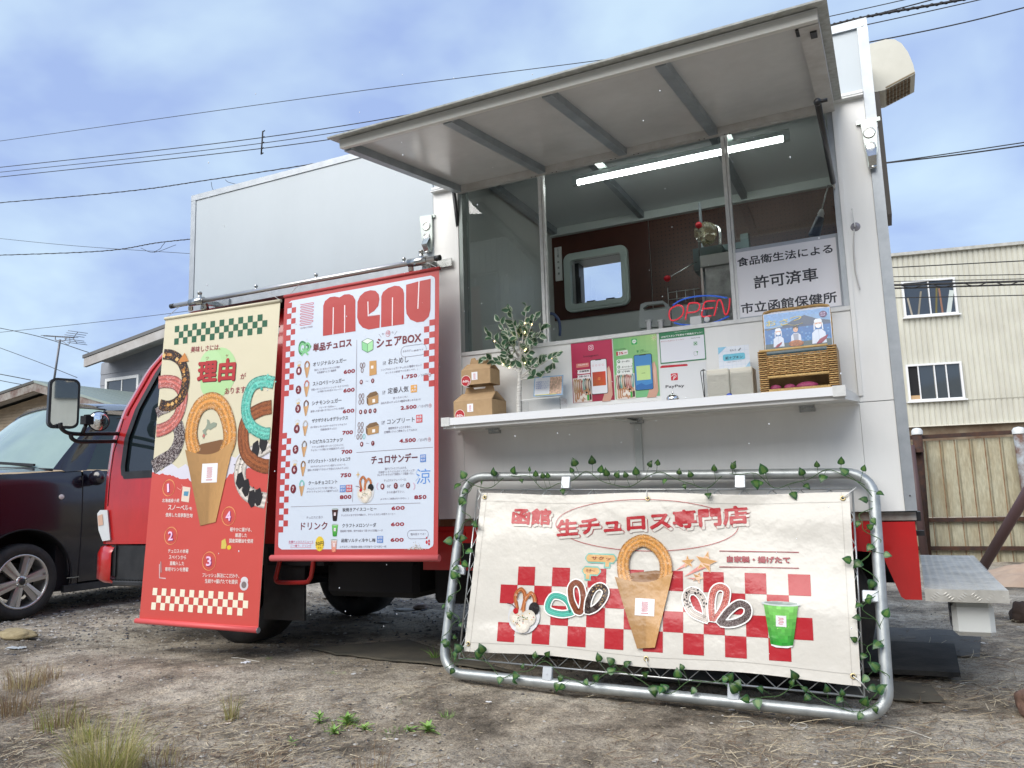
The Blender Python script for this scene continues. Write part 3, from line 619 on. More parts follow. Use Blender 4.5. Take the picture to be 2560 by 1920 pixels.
# ================================================================ FLAT PRINT
from mathutils.geometry import tessellate_polygon
_TX = {}
def glyphs(s, bold=0., res=2):
    k = (s, bold, res)
    if k not in _TX:
        cu = bpy.data.curves.new('lettering_curve', 'FONT'); cu.body = s; cu.resolution_u = res; cu.offset = bold; cu.size = 1
        ob = bpy.data.objects.new('lettering_curve', cu); COL.objects.link(ob)
        me = bpy.data.meshes.new_from_object(ob.evaluated_get(bpy.context.evaluated_depsgraph_get()))
        v = np.array([tuple(a.co) for a in me.vertices])[:, :2] if len(me.vertices) else np.zeros((1, 2))
        f = [tuple(p.vertices) for p in me.polygons]
        v = v-v.min(0); v = v/np.maximum(v.max(0), 1e-6)
        _TX[k] = (v, f); bpy.data.objects.remove(ob); bpy.data.meshes.remove(me); bpy.data.curves.remove(cu)
    return _TX[k]
class Pr:
    """a sheet in space with print on it: u to the right, v down, layers stacked towards the viewer"""
    def __init__(s, O, U, V, eps=.0005, disp=None, cr=None):
        s.O = np.array(O, float); s.U = _n(U); V = np.array(V, float); s.V = _n(V-s.U*s.U.dot(V)); s.N = np.cross(s.U, s.V)
        s.N = -s.N if s.N[1] > 0 else s.N
        s.eps = eps; s.disp = disp; s.cr = cr; s.m = MB()
    def q(s, x, y, cr=None):
        c = cr or s.cr; px, py = c(x, y) if c else (x, y); d = ray(px, py); t = (s.O-CAM).dot(s.N)/d.dot(s.N); p = CAM+d*t-s.O
        return np.array([p.dot(s.U), p.dot(s.V)])
    def pt(s, u, v, l=0.): return s.O+s.U*u+s.V*v+s.N*(l*s.eps+(s.disp(u, v) if s.disp else 0))
    def poly(s, uv, col, l=1):
        t = tessellate_polygon([[Vector((a[0], a[1], 0)) for a in uv]])
        s.m.add([s.pt(*a, l) for a in uv], [tuple(i) for i in t], lin(col)); return s
    def ppoly(s, pts, col, l=1, cr=None): return s.poly([s.q(*p, cr) for p in pts], col, l)
    def rect(s, a, b, col, l=1, cells=1, cf=None):
        nu, nv = (cells, cells) if not hasattr(cells, '__len__') else cells
        s.m.grid(lambda i, j: s.pt(a[0]+(b[0]-a[0])*i, a[1]+(b[1]-a[1])*j, l), nu, nv, lin(col), colfn=cf); return s
    def prect(s, a, b, col, l=1, cells=1, cr=None): return s.rect(s.q(*a, cr), s.q(*b, cr), col, l, cells)
    def disc(s, c, ru, rv, col, l=1, n=20, cf=None, rings=1):
        vs = [s.pt(c[0], c[1], l)]; fs = []; cs = []
        for r in range(1, rings+1):
            for k in range(n): a = 2*math.pi*k/n; vs.append(s.pt(c[0]+ru*r/rings*math.cos(a), c[1]+rv*r/rings*math.sin(a), l))
        for k in range(n): s.m.add([vs[0], vs[1+k], vs[1+(k+1) % n]], [(0, 1, 2)], cf(0, k/n) if cf else lin(col))
        for r in range(1, rings):
            for k in range(n):
                a = 1+(r-1)*n; b = 1+r*n; s.m.add([vs[a+k], vs[b+k], vs[b+(k+1) % n], vs[a+(k+1) % n]], [(0, 1, 2, 3)], cf(r/rings, k/n) if cf else lin(col))
        return s
    def pdisc(s, c, r, col, l=1, asp=1., cr=None, n=20):
        a = s.q(*c, cr); b = s.q(c[0], c[1]-r, cr); rr = abs(a[1]-b[1]); return s.disc(a, rr*asp, rr, col, l, n)
    def stroke(s, pts, wd, col, l=2, closed=False, cf=None, across=1):
        pts = [np.array(p, float)[:2] for p in pts]; n = len(pts); vs = []
        wf = wd if callable(wd) else (lambda t: wd)
        for i, p in enumerate(pts):
            a = pts[i-1] if (i or closed) else p; b = pts[(i+1) % n] if (i < n-1 or closed) else p
            t = b-a; t = t/max(np.linalg.norm(t), 1e-9); nn = np.array([-t[1], t[0]]); w2 = wf(i/max(1, n-1))/2
            for k in range(across+1): q = p+nn*w2*(2*k/across-1); vs.append(s.pt(q[0], q[1], l))
        K = across+1
        for i in range(n if closed else n-1):
            j = (i+1) % n
            for k in range(across):
                s.m.add([vs[i*K+k], vs[i*K+k+1], vs[j*K+k+1], vs[j*K+k]], [(0, 1, 2, 3)], cf(i/n, (2*k+1)/across-1) if cf else lin(col))
        return s
    def ellipse(s, c, ru, rv, wd, col, l=2, n=40):
        return s.stroke([(c[0]+ru*math.cos(2*math.pi*k/n), c[1]+rv*math.sin(2*math.pi*k/n)) for k in range(n)], wd, col, l, True)
    def text(s, t, a, b, h, col, l=3, bold=0., res=2, vert=False):
        """text box from baseline start a to baseline end b (local), height h"""
        v, f = glyphs(t, 0., res); a = np.array(a); b = np.array(b); d = b-a; up = np.array([d[1], -d[0]]); up = up/max(np.linalg.norm(up), 1e-9)*h
        hh = np.linalg.norm(up); r = abs(bold)*hh; dn = d/max(np.linalg.norm(d), 1e-9); un = up/max(hh, 1e-9)
        a = a+dn*r+un*r; d = d-dn*2*r; up = up-un*2*r
        offs = [(0, 0)] if r < hh*.004 else [(.7, .7), (-.7, .7), (.7, -.7), (-.7, -.7)] if r < hh*.03 else [(1, 0), (.5, .87), (-.5, .87), (-1, 0), (-.5, -.87), (.5, -.87), (0, 0)]
        for k, (ox, oy) in enumerate(offs): s.m.add([s.pt(*(a+d*x+up*y+dn*ox*r+un*oy*r), l+.04*k) for x, y in v], f, lin(col))
        return s
    def ptext(s, t, a, b, h, col, l=3, bold=0., res=2, cr=None, level=True):
        A = s.q(*a, cr); B = s.q(*b, cr); H = abs(s.q(a[0], a[1]-h, cr)[1]-A[1])
        if level: v = (A[1]+B[1])/2; A = (A[0], v); B = (B[0], v)
        return s.text(t, A, B, H, col, l, bold, res)
    # printed pictures -----------------------------------------------------
    def churro(s, path, wd, base, l=4, topping=None, tp=.0, sugar=.25, scol=(250, 240, 232), n=8, closed=True, sz=1, outline=None, across=9, tfrac=1.):
        pts = [p[:2] for p in bez([(*p, 0) for p in path]+([(*path[0], 0)] if closed else []), n)]
        if closed: pts = pts[:-1]
        if outline: s.stroke(pts, wd+outline, (250, 248, 244), l-.5, closed)
        rnd = random.Random(int(abs(path[0][0])*1e4)+7); b = np.array(lin(base)); tcol = np.array(lin(topping)) if topping else None; sc = np.array(lin(scol)); N_ = len(pts)
        def cf(t, x):
            sh = (1-.42*x*x)*(.80+.24*math.cos(x*9.5))*(1.10-.12*x)
            c = b*sh*rnd.uniform(.95, 1.05)
            if tcol is not None and rnd.random() < tp: c = c*.4+.6*tcol*(1-.25*x*x)*rnd.uniform(.8, 1.15)
            if rnd.random() < sugar*(.25+1.1*abs(x)): c = c*.62+sc*.38*rnd.uniform(.8, 1.0)
            return tuple(c)
        return s.stroke([q for i, p in enumerate(pts) for q in ([p, (p+pts[(i+1) % N_])/2] if (wd > .02 and (closed or i < N_-1)) else [p])], wd, base, l, closed, cf, across+(6 if wd > .05 else 3 if wd > .02 else 0))
    def blobs(s, path, n, spread, r, cols, l=5, seed=1, n2=8):
        pts = [p[:2] for p in bez([(*p, 0) for p in path], n2)]; rd = random.Random(seed)
        for k in range(n):
            p = pts[rd.randrange(len(pts))]; c = (p[0]+rd.gauss(0, spread), p[1]+rd.gauss(0, spread)); q = r*rd.uniform(.5, 1.4)
            s.poly([(c[0]+q*math.cos(a)*rd.uniform(.6, 1.2), c[1]+q*math.sin(a)*rd.uniform(.6, 1.2)) for a in (0, 1.2, 2.3, 3.5, 4.9)], rd.choice(cols), l+.01*k)
        return s
    def cone(s, tl, tr, bl, br, l=5, dip=.12, col=(196, 148, 96), cells=(14, 10)):
        tl, tr, bl, br = map(np.array, (tl, tr, bl, br)); rnd = random.Random(3); b = np.array(lin(col))
        def fn(i, j):
            top = tl+(tr-tl)*i+(bl-tl)*dip*math.sin(math.pi*i); bot = bl+(br-bl)*i; p = top+(bot-top)*j; return s.pt(p[0], p[1], l)
        s.m.grid(fn, *cells, colfn=lambda i, j: tuple(b*(.78+.34*i-.16*math.exp(-((i-.45)/.1)**2)*(j > .3)*.6)*rnd.uniform(.96, 1.04)*(1-.12*j*(i < .5)))); return s
    def squiggle(s, a, b, n, col=(205, 70, 85), l=8, wd=None, col2=None):
        """the shop's serpentine mark"""
        a = np.array(a); b = np.array(b); W = b[0]-a[0]; H = b[1]-a[1]; st = H/n; wd = wd or st*.33; pts = []
        for i in range(n):
            y = a[1]+st*(i+.5); r = [a[0]+W*.12, a[0]+W*.88]; r = r if i % 2 == 0 else r[::-1]
            pts += [(r[0], y), (r[1], y)]
            if i < n-1: e = a[0]+W if i % 2 == 0 else a[0]; pts += [(e, y+st*.25), (e, y+st*.75)]
        s.stroke(pts, wd, col, l); s.stroke([(a[0], a[1]), (a[0], a[1]+st*.5), (a[0]+W*.12, a[1]+st*.5)], wd, col, l)
        return s
    def label(s, a, b, l=7, n=9):
        a = np.array(a); b = np.array(b); s.rect(a, b, (240, 240, 244), l); d = b-a; s.squiggle(a+d*(.34, .18), a+d*(.66, .78), n, l=l+1); s.rect(a+d*(.3, .84), a+d*(.7, .88), (200, 90, 100), l+1); return s
    def done(s, name, mats, parent=None, root=None): return s.m.build(name, mats, parent, root)

CREAM = (218, 210, 182); REDP = (206, 82, 74); GRN = (34, 92, 62)
# ---------------------------------------------------------------- MENU BANNER
TLm, TRm, BLm = [CAM+(np.array(p)-CAM)*.9915 for p in ((-3.008, -.140, 1.982), (-2.008, -.144, 1.988), (-3.022, -.212, .568))]
# plane through those corners, pushed to hang from the pole
mb_ = thing('menu_banner', 'white and red MENU banner listing churros and prices, hanging from the pole beside the hatch', 'banner', ((TLm+TRm)/2), 'printed banners on the pole')
M_ = Pr(TLm, TRm-TLm, BLm-TLm, .0004, cr=cM1)
M_.disp = lambda u, v: .0025*math.sin(v*7.3+.5)*math.sin(u*3+1)+.003
tl = M_.q(717, 741, crop(0, 0, 1)); tr = M_.q(1103, 671, crop(0, 0, 1)); br = M_.q(1091, 1390, crop(0, 0, 1)); bl = M_.q(682, 1392, crop(0, 0, 1))
u0, u1 = (tl[0]+bl[0])/2, (tr[0]+br[0])/2; v0, v1 = (tl[1]+tr[1])/2, (bl[1]+br[1])/2
WHB = (206, 216, 230); MR = (182, 66, 66); DR = (112, 32, 44); GT = (118, 108, 122)
M_.rect((u0, v0), (u1, v1), MR, 0, (10, 24))
bd = .024
def rr2(a, b, r, n=6):
    (x0, y0), (x1, y1) = a, b; return [(x0+x1-p[0], p[1]) for p in rrect(x0, y0, x1, y1, r, n)]
for ja, jb in ((v0+.03, v1-.035),):
    ea, eb = u0+bd, u1-bd; rc = .025
    def _w(i, j):
        v = ja+(jb-ja)*j; d = min(v-ja, jb-v); ins_ = rc-math.sqrt(max(0, rc*rc-(rc-d)**2)) if d < rc else 0; return M_.pt(ea+ins_+(eb-ea-2*ins_)*i, v, 1)
    M_.m.grid(_w, 10, 120, lin(WHB))
sq = .0305
def chk(right, vstart, rows):
    for r in range(rows):
        k = 0 if r % 2 == 0 else 1
        a = (u1-bd-sq*(k+1)) if right else (u0+bd+sq*k)
        if k == 1: M_.rect((a, vstart+r*sq), (a+sq, vstart+(r+1)*sq), MR, 2)
        else: M_.rect((a-(0 if right else .001), vstart+r*sq), (a+sq+(.001 if right else 0), vstart+(r+1)*sq), MR, 2)
chk(False, M_.q(280, 487)[1], 17); chk(False, M_.q(200, 247, cM2)[1], 17); chk(True, M_.q(1780, 655)[1], 11)
M_.squiggle(M_.q(388, 500), M_.q(516, 712), 13, (196, 60, 90), 3); M_.ptext('CHURRO STAND', (383, 762), (513, 742), 16, DR, res=1)
# MENU in fat retro capitals
for outl in ([(618, 832), (622, 520), (640, 470), (690, 430), (740, 422), (790, 432), (840, 402), (890, 398), (930, 415), (955, 460), (956, 782)],
             [(973, 640), (976, 480), (1000, 420), (1050, 375), (1110, 357), (1160, 362), (1195, 400), (1203, 450), (1190, 520), (1150, 570), (1092, 608), (1092, 628), (1208, 612), (1203, 745), (1090, 765), (1030, 745), (990, 700)],
             [(1218, 742), (1222, 420), (1240, 375), (1290, 335), (1360, 310), (1410, 315), (1445, 345), (1457, 390), (1458, 708)],
             [(1478, 300), (1606, 265), (1606, 264), (1732, 238), (1728, 560), (1712, 630), (1660, 680), (1590, 690), (1520, 660), (1482, 600), (1476, 540)]):
    cen = np.mean([M_.q(*p) for p in outl], 0); P_ = [M_.q(*p) for p in outl]; M_.poly(P_, (178, 62, 60), 3)
for a, b, w_ in (((728, 535), (722, 817), 10), ((845, 512), (843, 800), 10), ((1084, 475), (1088, 628), 9), ((1338, 432), (1335, 724), 9), ((1612, 260), (1600, 548), 10)):
    A, B = M_.q(*a), M_.q(*b); ww = w_/4.148*.0027*.98
    M_.stroke([A, B], ww, (234, 224, 228), 4)
M_.stroke([M_.q(1092, 618), M_.q(1205, 604)], .004, (234, 224, 228), 4)
Tm = lambda *a, **k: M_.ptext(*a, **k)
# section heads
def pretzel(c, r, col=(128, 196, 140)):
    c = M_.q(*c); r = r/4.148*.0026
    M_.stroke([(c[0]+r*math.sin(t)*1.0, c[1]-r*.2+r*.85*math.sin(2*t)*.45-r*.6*math.cos(t)) for t in [2*math.pi*k/30 for k in range(30)]], r*.3, (60, 130, 80), 3, True)
    M_.ellipse((c[0]-r*.42, c[1]-r*.2), r*.45, r*.55, r*.26, col, 4, 16); M_.ellipse((c[0]+r*.42, c[1]-r*.2), r*.45, r*.55, r*.26, col, 4, 16)
    M_.stroke([(c[0]-r*.6, c[1]+r*.9), (c[0]+r*.45, c[1]-r*.1)], r*.26, col, 4); M_.stroke([(c[0]+r*.6, c[1]+r*.9), (c[0]-r*.45, c[1]-r*.1)], r*.26, col, 4.5)
pretzel((430, 965), 62)
Tm('単品チュロス', (512, 992), (915, 948), 88, DR, bold=.04)
Tm('シェアBOX', (1170, 955), (1636, 895), 96, DR, bold=.04)
M_.ptext('お', (1228, 822), (1254, 818), 22, GT, res=1); M_.ptext('な', (1328, 808), (1352, 804), 22, GT, res=1)
M_.pdisc((1290, 806), 34, (190, 70, 80), 3, .85); M_.pdisc((1290, 806), 30, WHB, 4, .85); Tm('得', (1270, 828), (1310, 822), 42, (190, 70, 80), l=5)
M_.stroke([M_.q(1196, 812), M_.q(1222, 845)], .002, GT); M_.stroke([M_.q(1384, 780), M_.q(1358, 818)], .002, GT)
M_.ppoly([(1022, 888), (1080, 856), (1138, 875), (1080, 912)], (225, 240, 225), 4); M_.ppoly([(1020, 890), (1080, 914), (1078, 1000), (1022, 972)], (140, 205, 150), 4); M_.ppoly([(1082, 914), (1138, 878), (1136, 972), (1080, 1000)], (165, 220, 165), 4)
for a, b in (((1020, 888), (1080, 856)), ((1080, 856), (1138, 876)), ((1138, 876), (1080, 914)), ((1020, 888), (1080, 914)), ((1020, 888), (1022, 972)), ((1022, 972), (1078, 1002)), ((1078, 1002), (1136, 972)), ((1136, 972), (1138, 876)), ((1080, 914), (1078, 1002))): M_.stroke([M_.q(*a), M_.q(*b)], .0022, (70, 110, 90), 5)
def pill(a, b, r, cr=None, col=GT):
    A, B = M_.q(*a, cr), M_.q(*b, cr); v = (A[1]+B[1])/2; rr = r/4.1*.0027
    p = rrect(A[0], v-rr, B[0], v+rr, rr*.98, 6); M_.stroke(p, .0016, col, 4, True)
pill((1425, 995), (1688, 968), 42); Tm('おみやげ', (1445, 1004), (1525, 996), 26, GT, res=1); Tm('に最適です', (1535, 994), (1660, 980), 18, GT, res=1)
M_.stroke([M_.q(968, 870), M_.q(955, 1650)], .0018, (120, 105, 115), 3)
items = [  # crop, name, name box, text lines, price, price box, number spot, cone spot, ring colour, dots
 (cM1, 'オリジナルシュガー', (512, 1145), (858, 1104), 44, [('香ばしさと甘さのバランスが絶妙', (525, 1192), (790, 1165)), ('北海道産てんさい糖使用', (553, 1222), (750, 1196))], '600', (828, 1226), (947, 1212), 42, '1', (366, 1192), (452, 1090, 1262), (172, 110, 62), None),
 (cM1, 'ストロベリーシュガー', (508, 1348), (838, 1310), 44, [('甘酸っぱいストロベリーシュガーをまとわせた', (492, 1395), (880, 1358)), ('お子様にも大人気のフレーバー', (558, 1418), (815, 1392))], '600', (824, 1420), (943, 1406), 42, '2', (360, 1388), (446, 1290, 1460), (202, 120, 108), None),
 (cM1, 'シナモンシュガー', (498, 1552), (806, 1515), 44, [('リピーター支持No.1', (575, 1586), (740, 1566)), ('厳選した香り高いセイロンシナモンを使用', (486, 1622), (832, 1592))], '600', (819, 1636), (940, 1622), 42, '3', (355, 1585), (440, 1496, 1660), (120, 72, 50), None),
 (cM2, 'ザクザクオレオデラックス', (476, 152), (832, 112), 40, [('ほろ苦オレオ×ミルキーなホワイトチョコの', (462, 205), (822, 168)), ('定番満足系チュロス', (562, 228), (722, 210))], '700', (778, 268), (883, 258), 40, '4', (328, 207), (413, 122, 276), (225, 220, 218), (35, 30, 35)),
 (cM2, 'トロピカルココナッツ', (460, 362), (782, 330), 40, [('サクしゅわ食感のローストココナッツと', (478, 402), (790, 372)), ('チョコレートが癖になる南国気分チュロス', (470, 430), (800, 405))], '700', (771, 458), (877, 448), 40, '5', (318, 410), (405, 325, 484), (78, 62, 60), (200, 190, 185)),
 (cM2, 'オランジェット・ソルティショコラ', (440, 552), (858, 520), 38, [('まろやかチョコ×スペイン産オレンジピール', (468, 595), (812, 566)), ('道南の天日塩でアクセントを加えた大人のチュロス', (437, 628), (842, 600))], '750', (762, 688), (868, 680), 40, '6', (308, 610), (396, 524, 674), (50, 34, 34), (215, 150, 60)),
 (cM2, 'クールチョコミント', (446, 768), (732, 740), 38, [('チョコミントマニアに食べて欲しい、', (436, 812), (724, 795)), ('ホワイトチョコ×ミントの爽快チュロス', (428, 842), (740, 825))], '800', (754, 903), (870, 896), 40, '7', (297, 800), (383, 712, 870), (130, 208, 200), None)]
def ncirc(c, num, r, cr):
    M_.pdisc(c, r, DR, 4, .82, cr, 24); w_ = r*.42; M_.ptext(num, (c[0]-w_*.55, c[1]+r*.45), (c[0]+w_*.55, c[1]+r*.38), r*.92, (235, 215, 220), 5, bold=.03, cr=cr, level=False)
def wrap(cr, cx, y0, y1, ring, dots, l=4):
    A = M_.q(cx, y0, cr); B = M_.q(cx-6, y1, cr); H = B[1]-A[1]; w_ = H*.17
    M_.churro([(A[0]-w_*.75, A[1]+H*.42), (A[0]-w_*.9, A[1]+H*.2), (A[0], A[1]+H*.03), (A[0]+w_*.95, A[1]+H*.18), (A[0]+w_*.85, A[1]+H*.4)], w_*.55, ring, l, dots, .45 if dots else 0, .18, n=4, closed=False, across=5)
    M_.cone((A[0]-w_*1.25, A[1]+H*.36), (A[0]+w_*1.3, A[1]+H*.32), (A[0]-w_*.2, B[1]), (A[0]+w_*.3, B[1]-H*.01), l+1, .08, (205, 160, 112), (6, 3))
for cr, nm, a, b, h, lines, pr, pa_, pb_, ph, num, nc, cn, ring, dots in items:
    M_.ptext(nm, a, b, h, (48, 36, 48), bold=.018, cr=cr)
    for t, a2, b2 in lines: M_.ptext(t, a2, b2, 22, GT, res=1, cr=cr)
    M_.ptext(pr, pa_, pb_, ph, (140, 24, 44), bold=.07, cr=cr); ncirc(nc, num, 44, cr); wrap(cr, cn[0], cn[1], cn[2], ring, dots)
for c, cr in (((368, 1128), cM1), ((357, 1520), cM1), ((332, 152), cM2), ((313, 552), cM2)):
    A = M_.q(*c, cr); M_.poly([(A[0]-.009, A[1]+.010), (A[0]+.009, A[1]+.008), (A[0]+.011, A[1]-.004), (A[0]+.004, A[1]+.002), (A[0], A[1]-.007), (A[0]-.004, A[1]+.002), (A[0]-.011, A[1]-.002)], (214, 180, 120), 4)
    for k in range(5): an = R_(-150+30*k); M_.stroke([(A[0]+.012*math.cos(an), A[1]-.003+.012*math.sin(an)), (A[0]+.019*math.cos(an), A[1]-.003+.019*math.sin(an))], .0016, (214, 190, 130), 4)
# share boxes
def tick(x, y, cr):
    A = M_.q(x, y, cr); r = .0075; M_.stroke([(A[0]-r, A[1]-r), (A[0]+r, A[1]-r), (A[0]+r, A[1]+r), (A[0]-r, A[1]+r)], .0014, (60, 48, 60), 4, True); M_.stroke([(A[0]-r*.6, A[1]-r*.2), (A[0]-r*.1, A[1]+r*.5), (A[0]+r*1.2, A[1]-r*1.1)], .002, (60, 48, 60), 4)
tick(1252, 1113, cM1); tick(1246, 1417, cM1); tick(1180, 146, cM2)
Tm('おためし', (1294, 1128), (1504, 1102), 62, (52, 38, 52), bold=.008); Tm('定番人気', (1288, 1434), (1504, 1408), 62, (52, 38, 52), bold=.01)
M_.ptext('コンプリート', (1220, 160), (1492, 138), 50, (52, 38, 52), bold=.006, cr=cM2)
for t, a, b, cr in (('シンプルなシュガーチュロス3種類のセット', (1218, 1192), (1642, 1148), cM1), ('(※こちらは紙袋でのお渡しです。)', (1264, 1226), (1600, 1190), cM1), ('迷ったらこれ！', (1342, 1488), (1492, 1470), cM1), ('当店人気のチュロス4種類を楽しめるBOX', (1215, 1536), (1630, 1502), cM1), ('期間限定チュロスを含む、', (1232, 215), (1462, 196), cM2), ('全種類入りのご褒美プレミアムBOX', (1190, 250), (1516, 228), cM2)): M_.ptext(t, a, b, 24, GT, res=1, cr=cr)
for t, a, b, cr in (('1.750', (1434, 1278), (1594, 1260), cM1), ('2.500', (1421, 1596), (1588, 1584), cM1), ('4.500', (1340, 346), (1504, 336), cM2), ('850', (1486, 900), (1608, 900), cM2)): M_.ptext(t, a, b, 40, (140, 24, 44), bold=.07, cr=cr)
for t, a, b, c, cr in (('／50円', (1604, 1256), (1700, 1248), (1724, 1232), cM1), ('／150円', (1594, 1578), (1706, 1570), (1728, 1552), cM1), ('／250円', (1514, 332), (1612, 328), (1636, 310), cM2)):
    M_.ptext(t, a, b, 32, GT, res=1, cr=cr); M_.pdisc(c, 22, (190, 130, 130), 3, .8, cr); M_.pdisc(c, 18, WHB, 4, .8, cr); M_.ptext('得', (c[0]-10, c[1]+12), (c[0]+10, c[1]+10), 24, (170, 80, 80), 5, res=1, cr=cr)
for cr, xs in ((cM1, ((1012, 1308, '1'), (1131, 1295, '3'), (1006, 1618, '1'), (1055, 1614, '3'), (1105, 1609, '4'), (1155, 1604, '6'))), (cM2, ((970, 358, '1'), (1080, 349, '7'), (1175, 776, '1'), (1306, 769, '2'), (1426, 765, '3')))):
    for x, y, t in xs: ncirc((x, y), t, 24 if y < 700 or cr is cM1 else 30, cr)
Tm('～', (1056, 1306), (1086, 1302), 10, (90, 70, 90), res=1); M_.ptext('～', (1012, 356), (1042, 352), 9, (90, 70, 90), res=1, cr=cM2)
for cx, cy, cr, sc in ((1012, 1135, cM1, 1), (1040, 1132, cM1, 1), (1022, 1185, cM1, 1), (1000, 1455, cM1, 1), (1029, 1452, cM1, 1), (998, 1515, cM1, 1), (1028, 1510, cM1, 1), (943, 168, cM2, 1), (974, 166, cM2, 1), (943, 225, cM2, 1), (973, 222, cM2, 1), (932, 286, cM2, 1), (963, 284, cM2, 1), (993, 282, cM2, 2)):
    A = M_.q(cx, cy, cr); M_.ellipse(A, .0065, .0125, .0032, (110, 70, 60) if sc == 1 else (110, 190, 190), 4, 12)
M_.ppoly([(1098, 1092), (1170, 1085), (1172, 1228), (1097, 1245)], (196, 150, 92), 4); M_.prect((1115, 1140), (1140, 1168), (235, 230, 225), 5)
def minibox(cr, x0, y0, x1, y1):
    w_, h_ = x1-x0, y1-y0
    M_.ppoly([(x0, y0+h_*.38), (x0+w_*.28, y0+h_*.12), (x0+w_*.8, y0), (x1, y0+h_*.22), (x0+w_*.15, y0+h_*.5)], (120, 92, 62), 4, cr)
    M_.ppoly([(x0, y0+h_*.4), (x0+w_*.13, y0+h_*.52), (x0+w_*.16, y1), (x0+w_*.02, y0+h_*.85)], (105, 78, 52), 5, cr)
    M_.ppoly([(x0+w_*.13, y0+h_*.48), (x1, y0+h_*.26), (x1-w_*.02, y0+h_*.82), (x0+w_*.16, y1)], (176, 138, 92), 5, cr)
    M_.prect((x0+w_*.5, y0+h_*.56), (x0+w_*.72, y0+h_*.78), (235, 230, 225), 6, 1, cr)
minibox(cM1, 1068, 1402, 1192, 1552); minibox(cM2, 1010, 138, 1140, 270)
def stamp(a, b, col, t1, t2, cr):
    M_.prect(a, b, col, 4, 1, cr); h = (b[1]-a[1]); w_ = b[0]-a[0]
    M_.ptext(t1, (a[0]+w_*.1, a[1]+h*.46), (b[0]-w_*.1, a[1]+h*.44), h*.38, (225, 228, 240), 5, res=1, cr=cr, bold=.01); M_.ptext(t2, (a[0]+w_*.1, a[1]+h*.94), (b[0]-w_*.1, a[1]+h*.92), h*.38, (225, 228, 240), 5, res=1, cr=cr, bold=.01)
stamp((1528, 1342), (1592, 1412), (222, 160, 66), '一番', '人気', cM1); stamp((1508, 70), (1568, 142), (208, 70, 74), '数量', '限定', cM2)
stamp((1546, 462), (1602, 532), (70, 125, 200), '期間', '限定', cM2); stamp((758, 764), (812, 830), (70, 125, 200), '期間', '限定', cM2); stamp((820, 760), (876, 828), (196, 62, 70), '数量', '限定', cM2); stamp((1122, 1264), (1180, 1330), (70, 125, 200), '期間', '限定', cM2)
M_.stroke([M_.q(920, 440, cM2), M_.q(1672, 388, cM2)], .0018, (120, 105, 115), 3); M_.stroke([M_.q(272, 976, cM2), M_.q(1548, 938, cM2)], .0018, (120, 105, 115), 3); M_.stroke([M_.q(912, 0, cM2), M_.q(880, 930, cM2)], .0018, (120, 105, 115), 3)
T2 = lambda *a, **k: M_.ptext(*a, cr=cM2, **k)
T2('チュロサンデー', (1062, 556), (1520, 530), 86, (95, 30, 48), bold=.03)
for t, a, b in (('揚げたてのミニチュロスを、', (1198, 612), (1415, 602)), ('北海道バニラアイス＆ホイップにディップ！', (1135, 644), (1490, 632)), ('ひんやり×サクもちで無限ループ間違いなし。', (1125, 672), (1490, 660)), ('チュロスのフレーバーは、', (1190, 728), (1410, 718)), ('からお選び下さい。', (1218, 845), (1392, 838)), ('(※フタのご用意はありません。)', (1155, 912), (1432, 905))): T2(t, a, b, 24, GT, res=1)
T2('涼', (1508, 755), (1645, 745), 150, (96, 146, 214)); T2('or', (1218, 790), (1258, 786), 30, (90, 80, 95), res=1); T2('or', (1348, 784), (1388, 780), 30, (90, 80, 95), res=1)
M_.stroke([M_.q(1530, 600, cM2), M_.q(1505, 640, cM2), M_.q(1530, 690, cM2), M_.q(1500, 720, cM2)], .0016, (130, 170, 225), 4)
for xx, sg in ((1120, 1), (1492, -1)): M_.stroke([M_.q(xx+sg*14, 738, cM2), M_.q(xx, 760, cM2), M_.q(xx, 785, cM2), M_.q(xx+sg*12, 808, cM2)], .004, (206, 168, 190), 4)
def sundae(pr, c, r, cr=None, l=5, px=True):
    A = pr.q(*c, cr) if px else np.array(c)
    pr.disc((A[0], A[1]+r*.35), r*1.0, r*1.0, (214, 214, 216), l, 22)
    pr.churro([(A[0]-r*.42, A[1]+r*.1), (A[0]-r*.62, A[1]-r*.75), (A[0]-r*.3, A[1]-r*1.15), (A[0]-r*.02, A[1]-r*.75), (A[0]-r*.14, A[1]+r*.1)], r*.24, (196, 118, 70), l+1, n=5, across=5, sugar=.15)
    pr.churro([(A[0]-r*.05, A[1]+r*.15), (A[0]-r*.0, A[1]-r*.5), (A[0]+r*.35, A[1]-r*.95), (A[0]+r*.62, A[1]-r*.5), (A[0]+r*.25, A[1]+r*.2)], r*.24, (205, 128, 78), l+2, n=5, across=5, sugar=.15)
    pr.disc((A[0]+r*.62, A[1]-r*.1), r*.33, r*.36, (26, 20, 24), l+3, 16); rnd = random.Random(5)
    for k, (dx, dy) in enumerate(((-.42, .45), (.32, .45), (0, .85))): pr.disc((A[0]+dx*r, A[1]+dy*r), r*.46, r*.46, (0, 0, 0), l+3.2+.3*k, 16, cf=lambda t, a: tuple(np.array(lin((236, 228, 214)))*(1-.35*t*t)*rnd.uniform(.9, 1.05)), rings=5)
    for k in range(26): a = rnd.uniform(0, 6.28); q = rnd.uniform(.1, .75); pr.disc((A[0]+q*r*math.cos(a)*.9, A[1]+r*.5+q*r*.6*math.sin(a)), r*.035, r*.035, rnd.choice([(200, 60, 50), (60, 50, 50), (90, 120, 60), (210, 170, 60)]), l+4.2, 5)
    pr.disc((A[0]-r*.5, A[1]+r*.1), r*.17, r*.17, (186, 26, 36), l+4.5, 12); pr.stroke([(A[0]-r*.5, A[1]-r*.02), (A[0]-r*.75, A[1]-r*.25), (A[0]-r*1.1, A[1]-r*.3)], r*.05, (90, 30, 50), l+4.5)
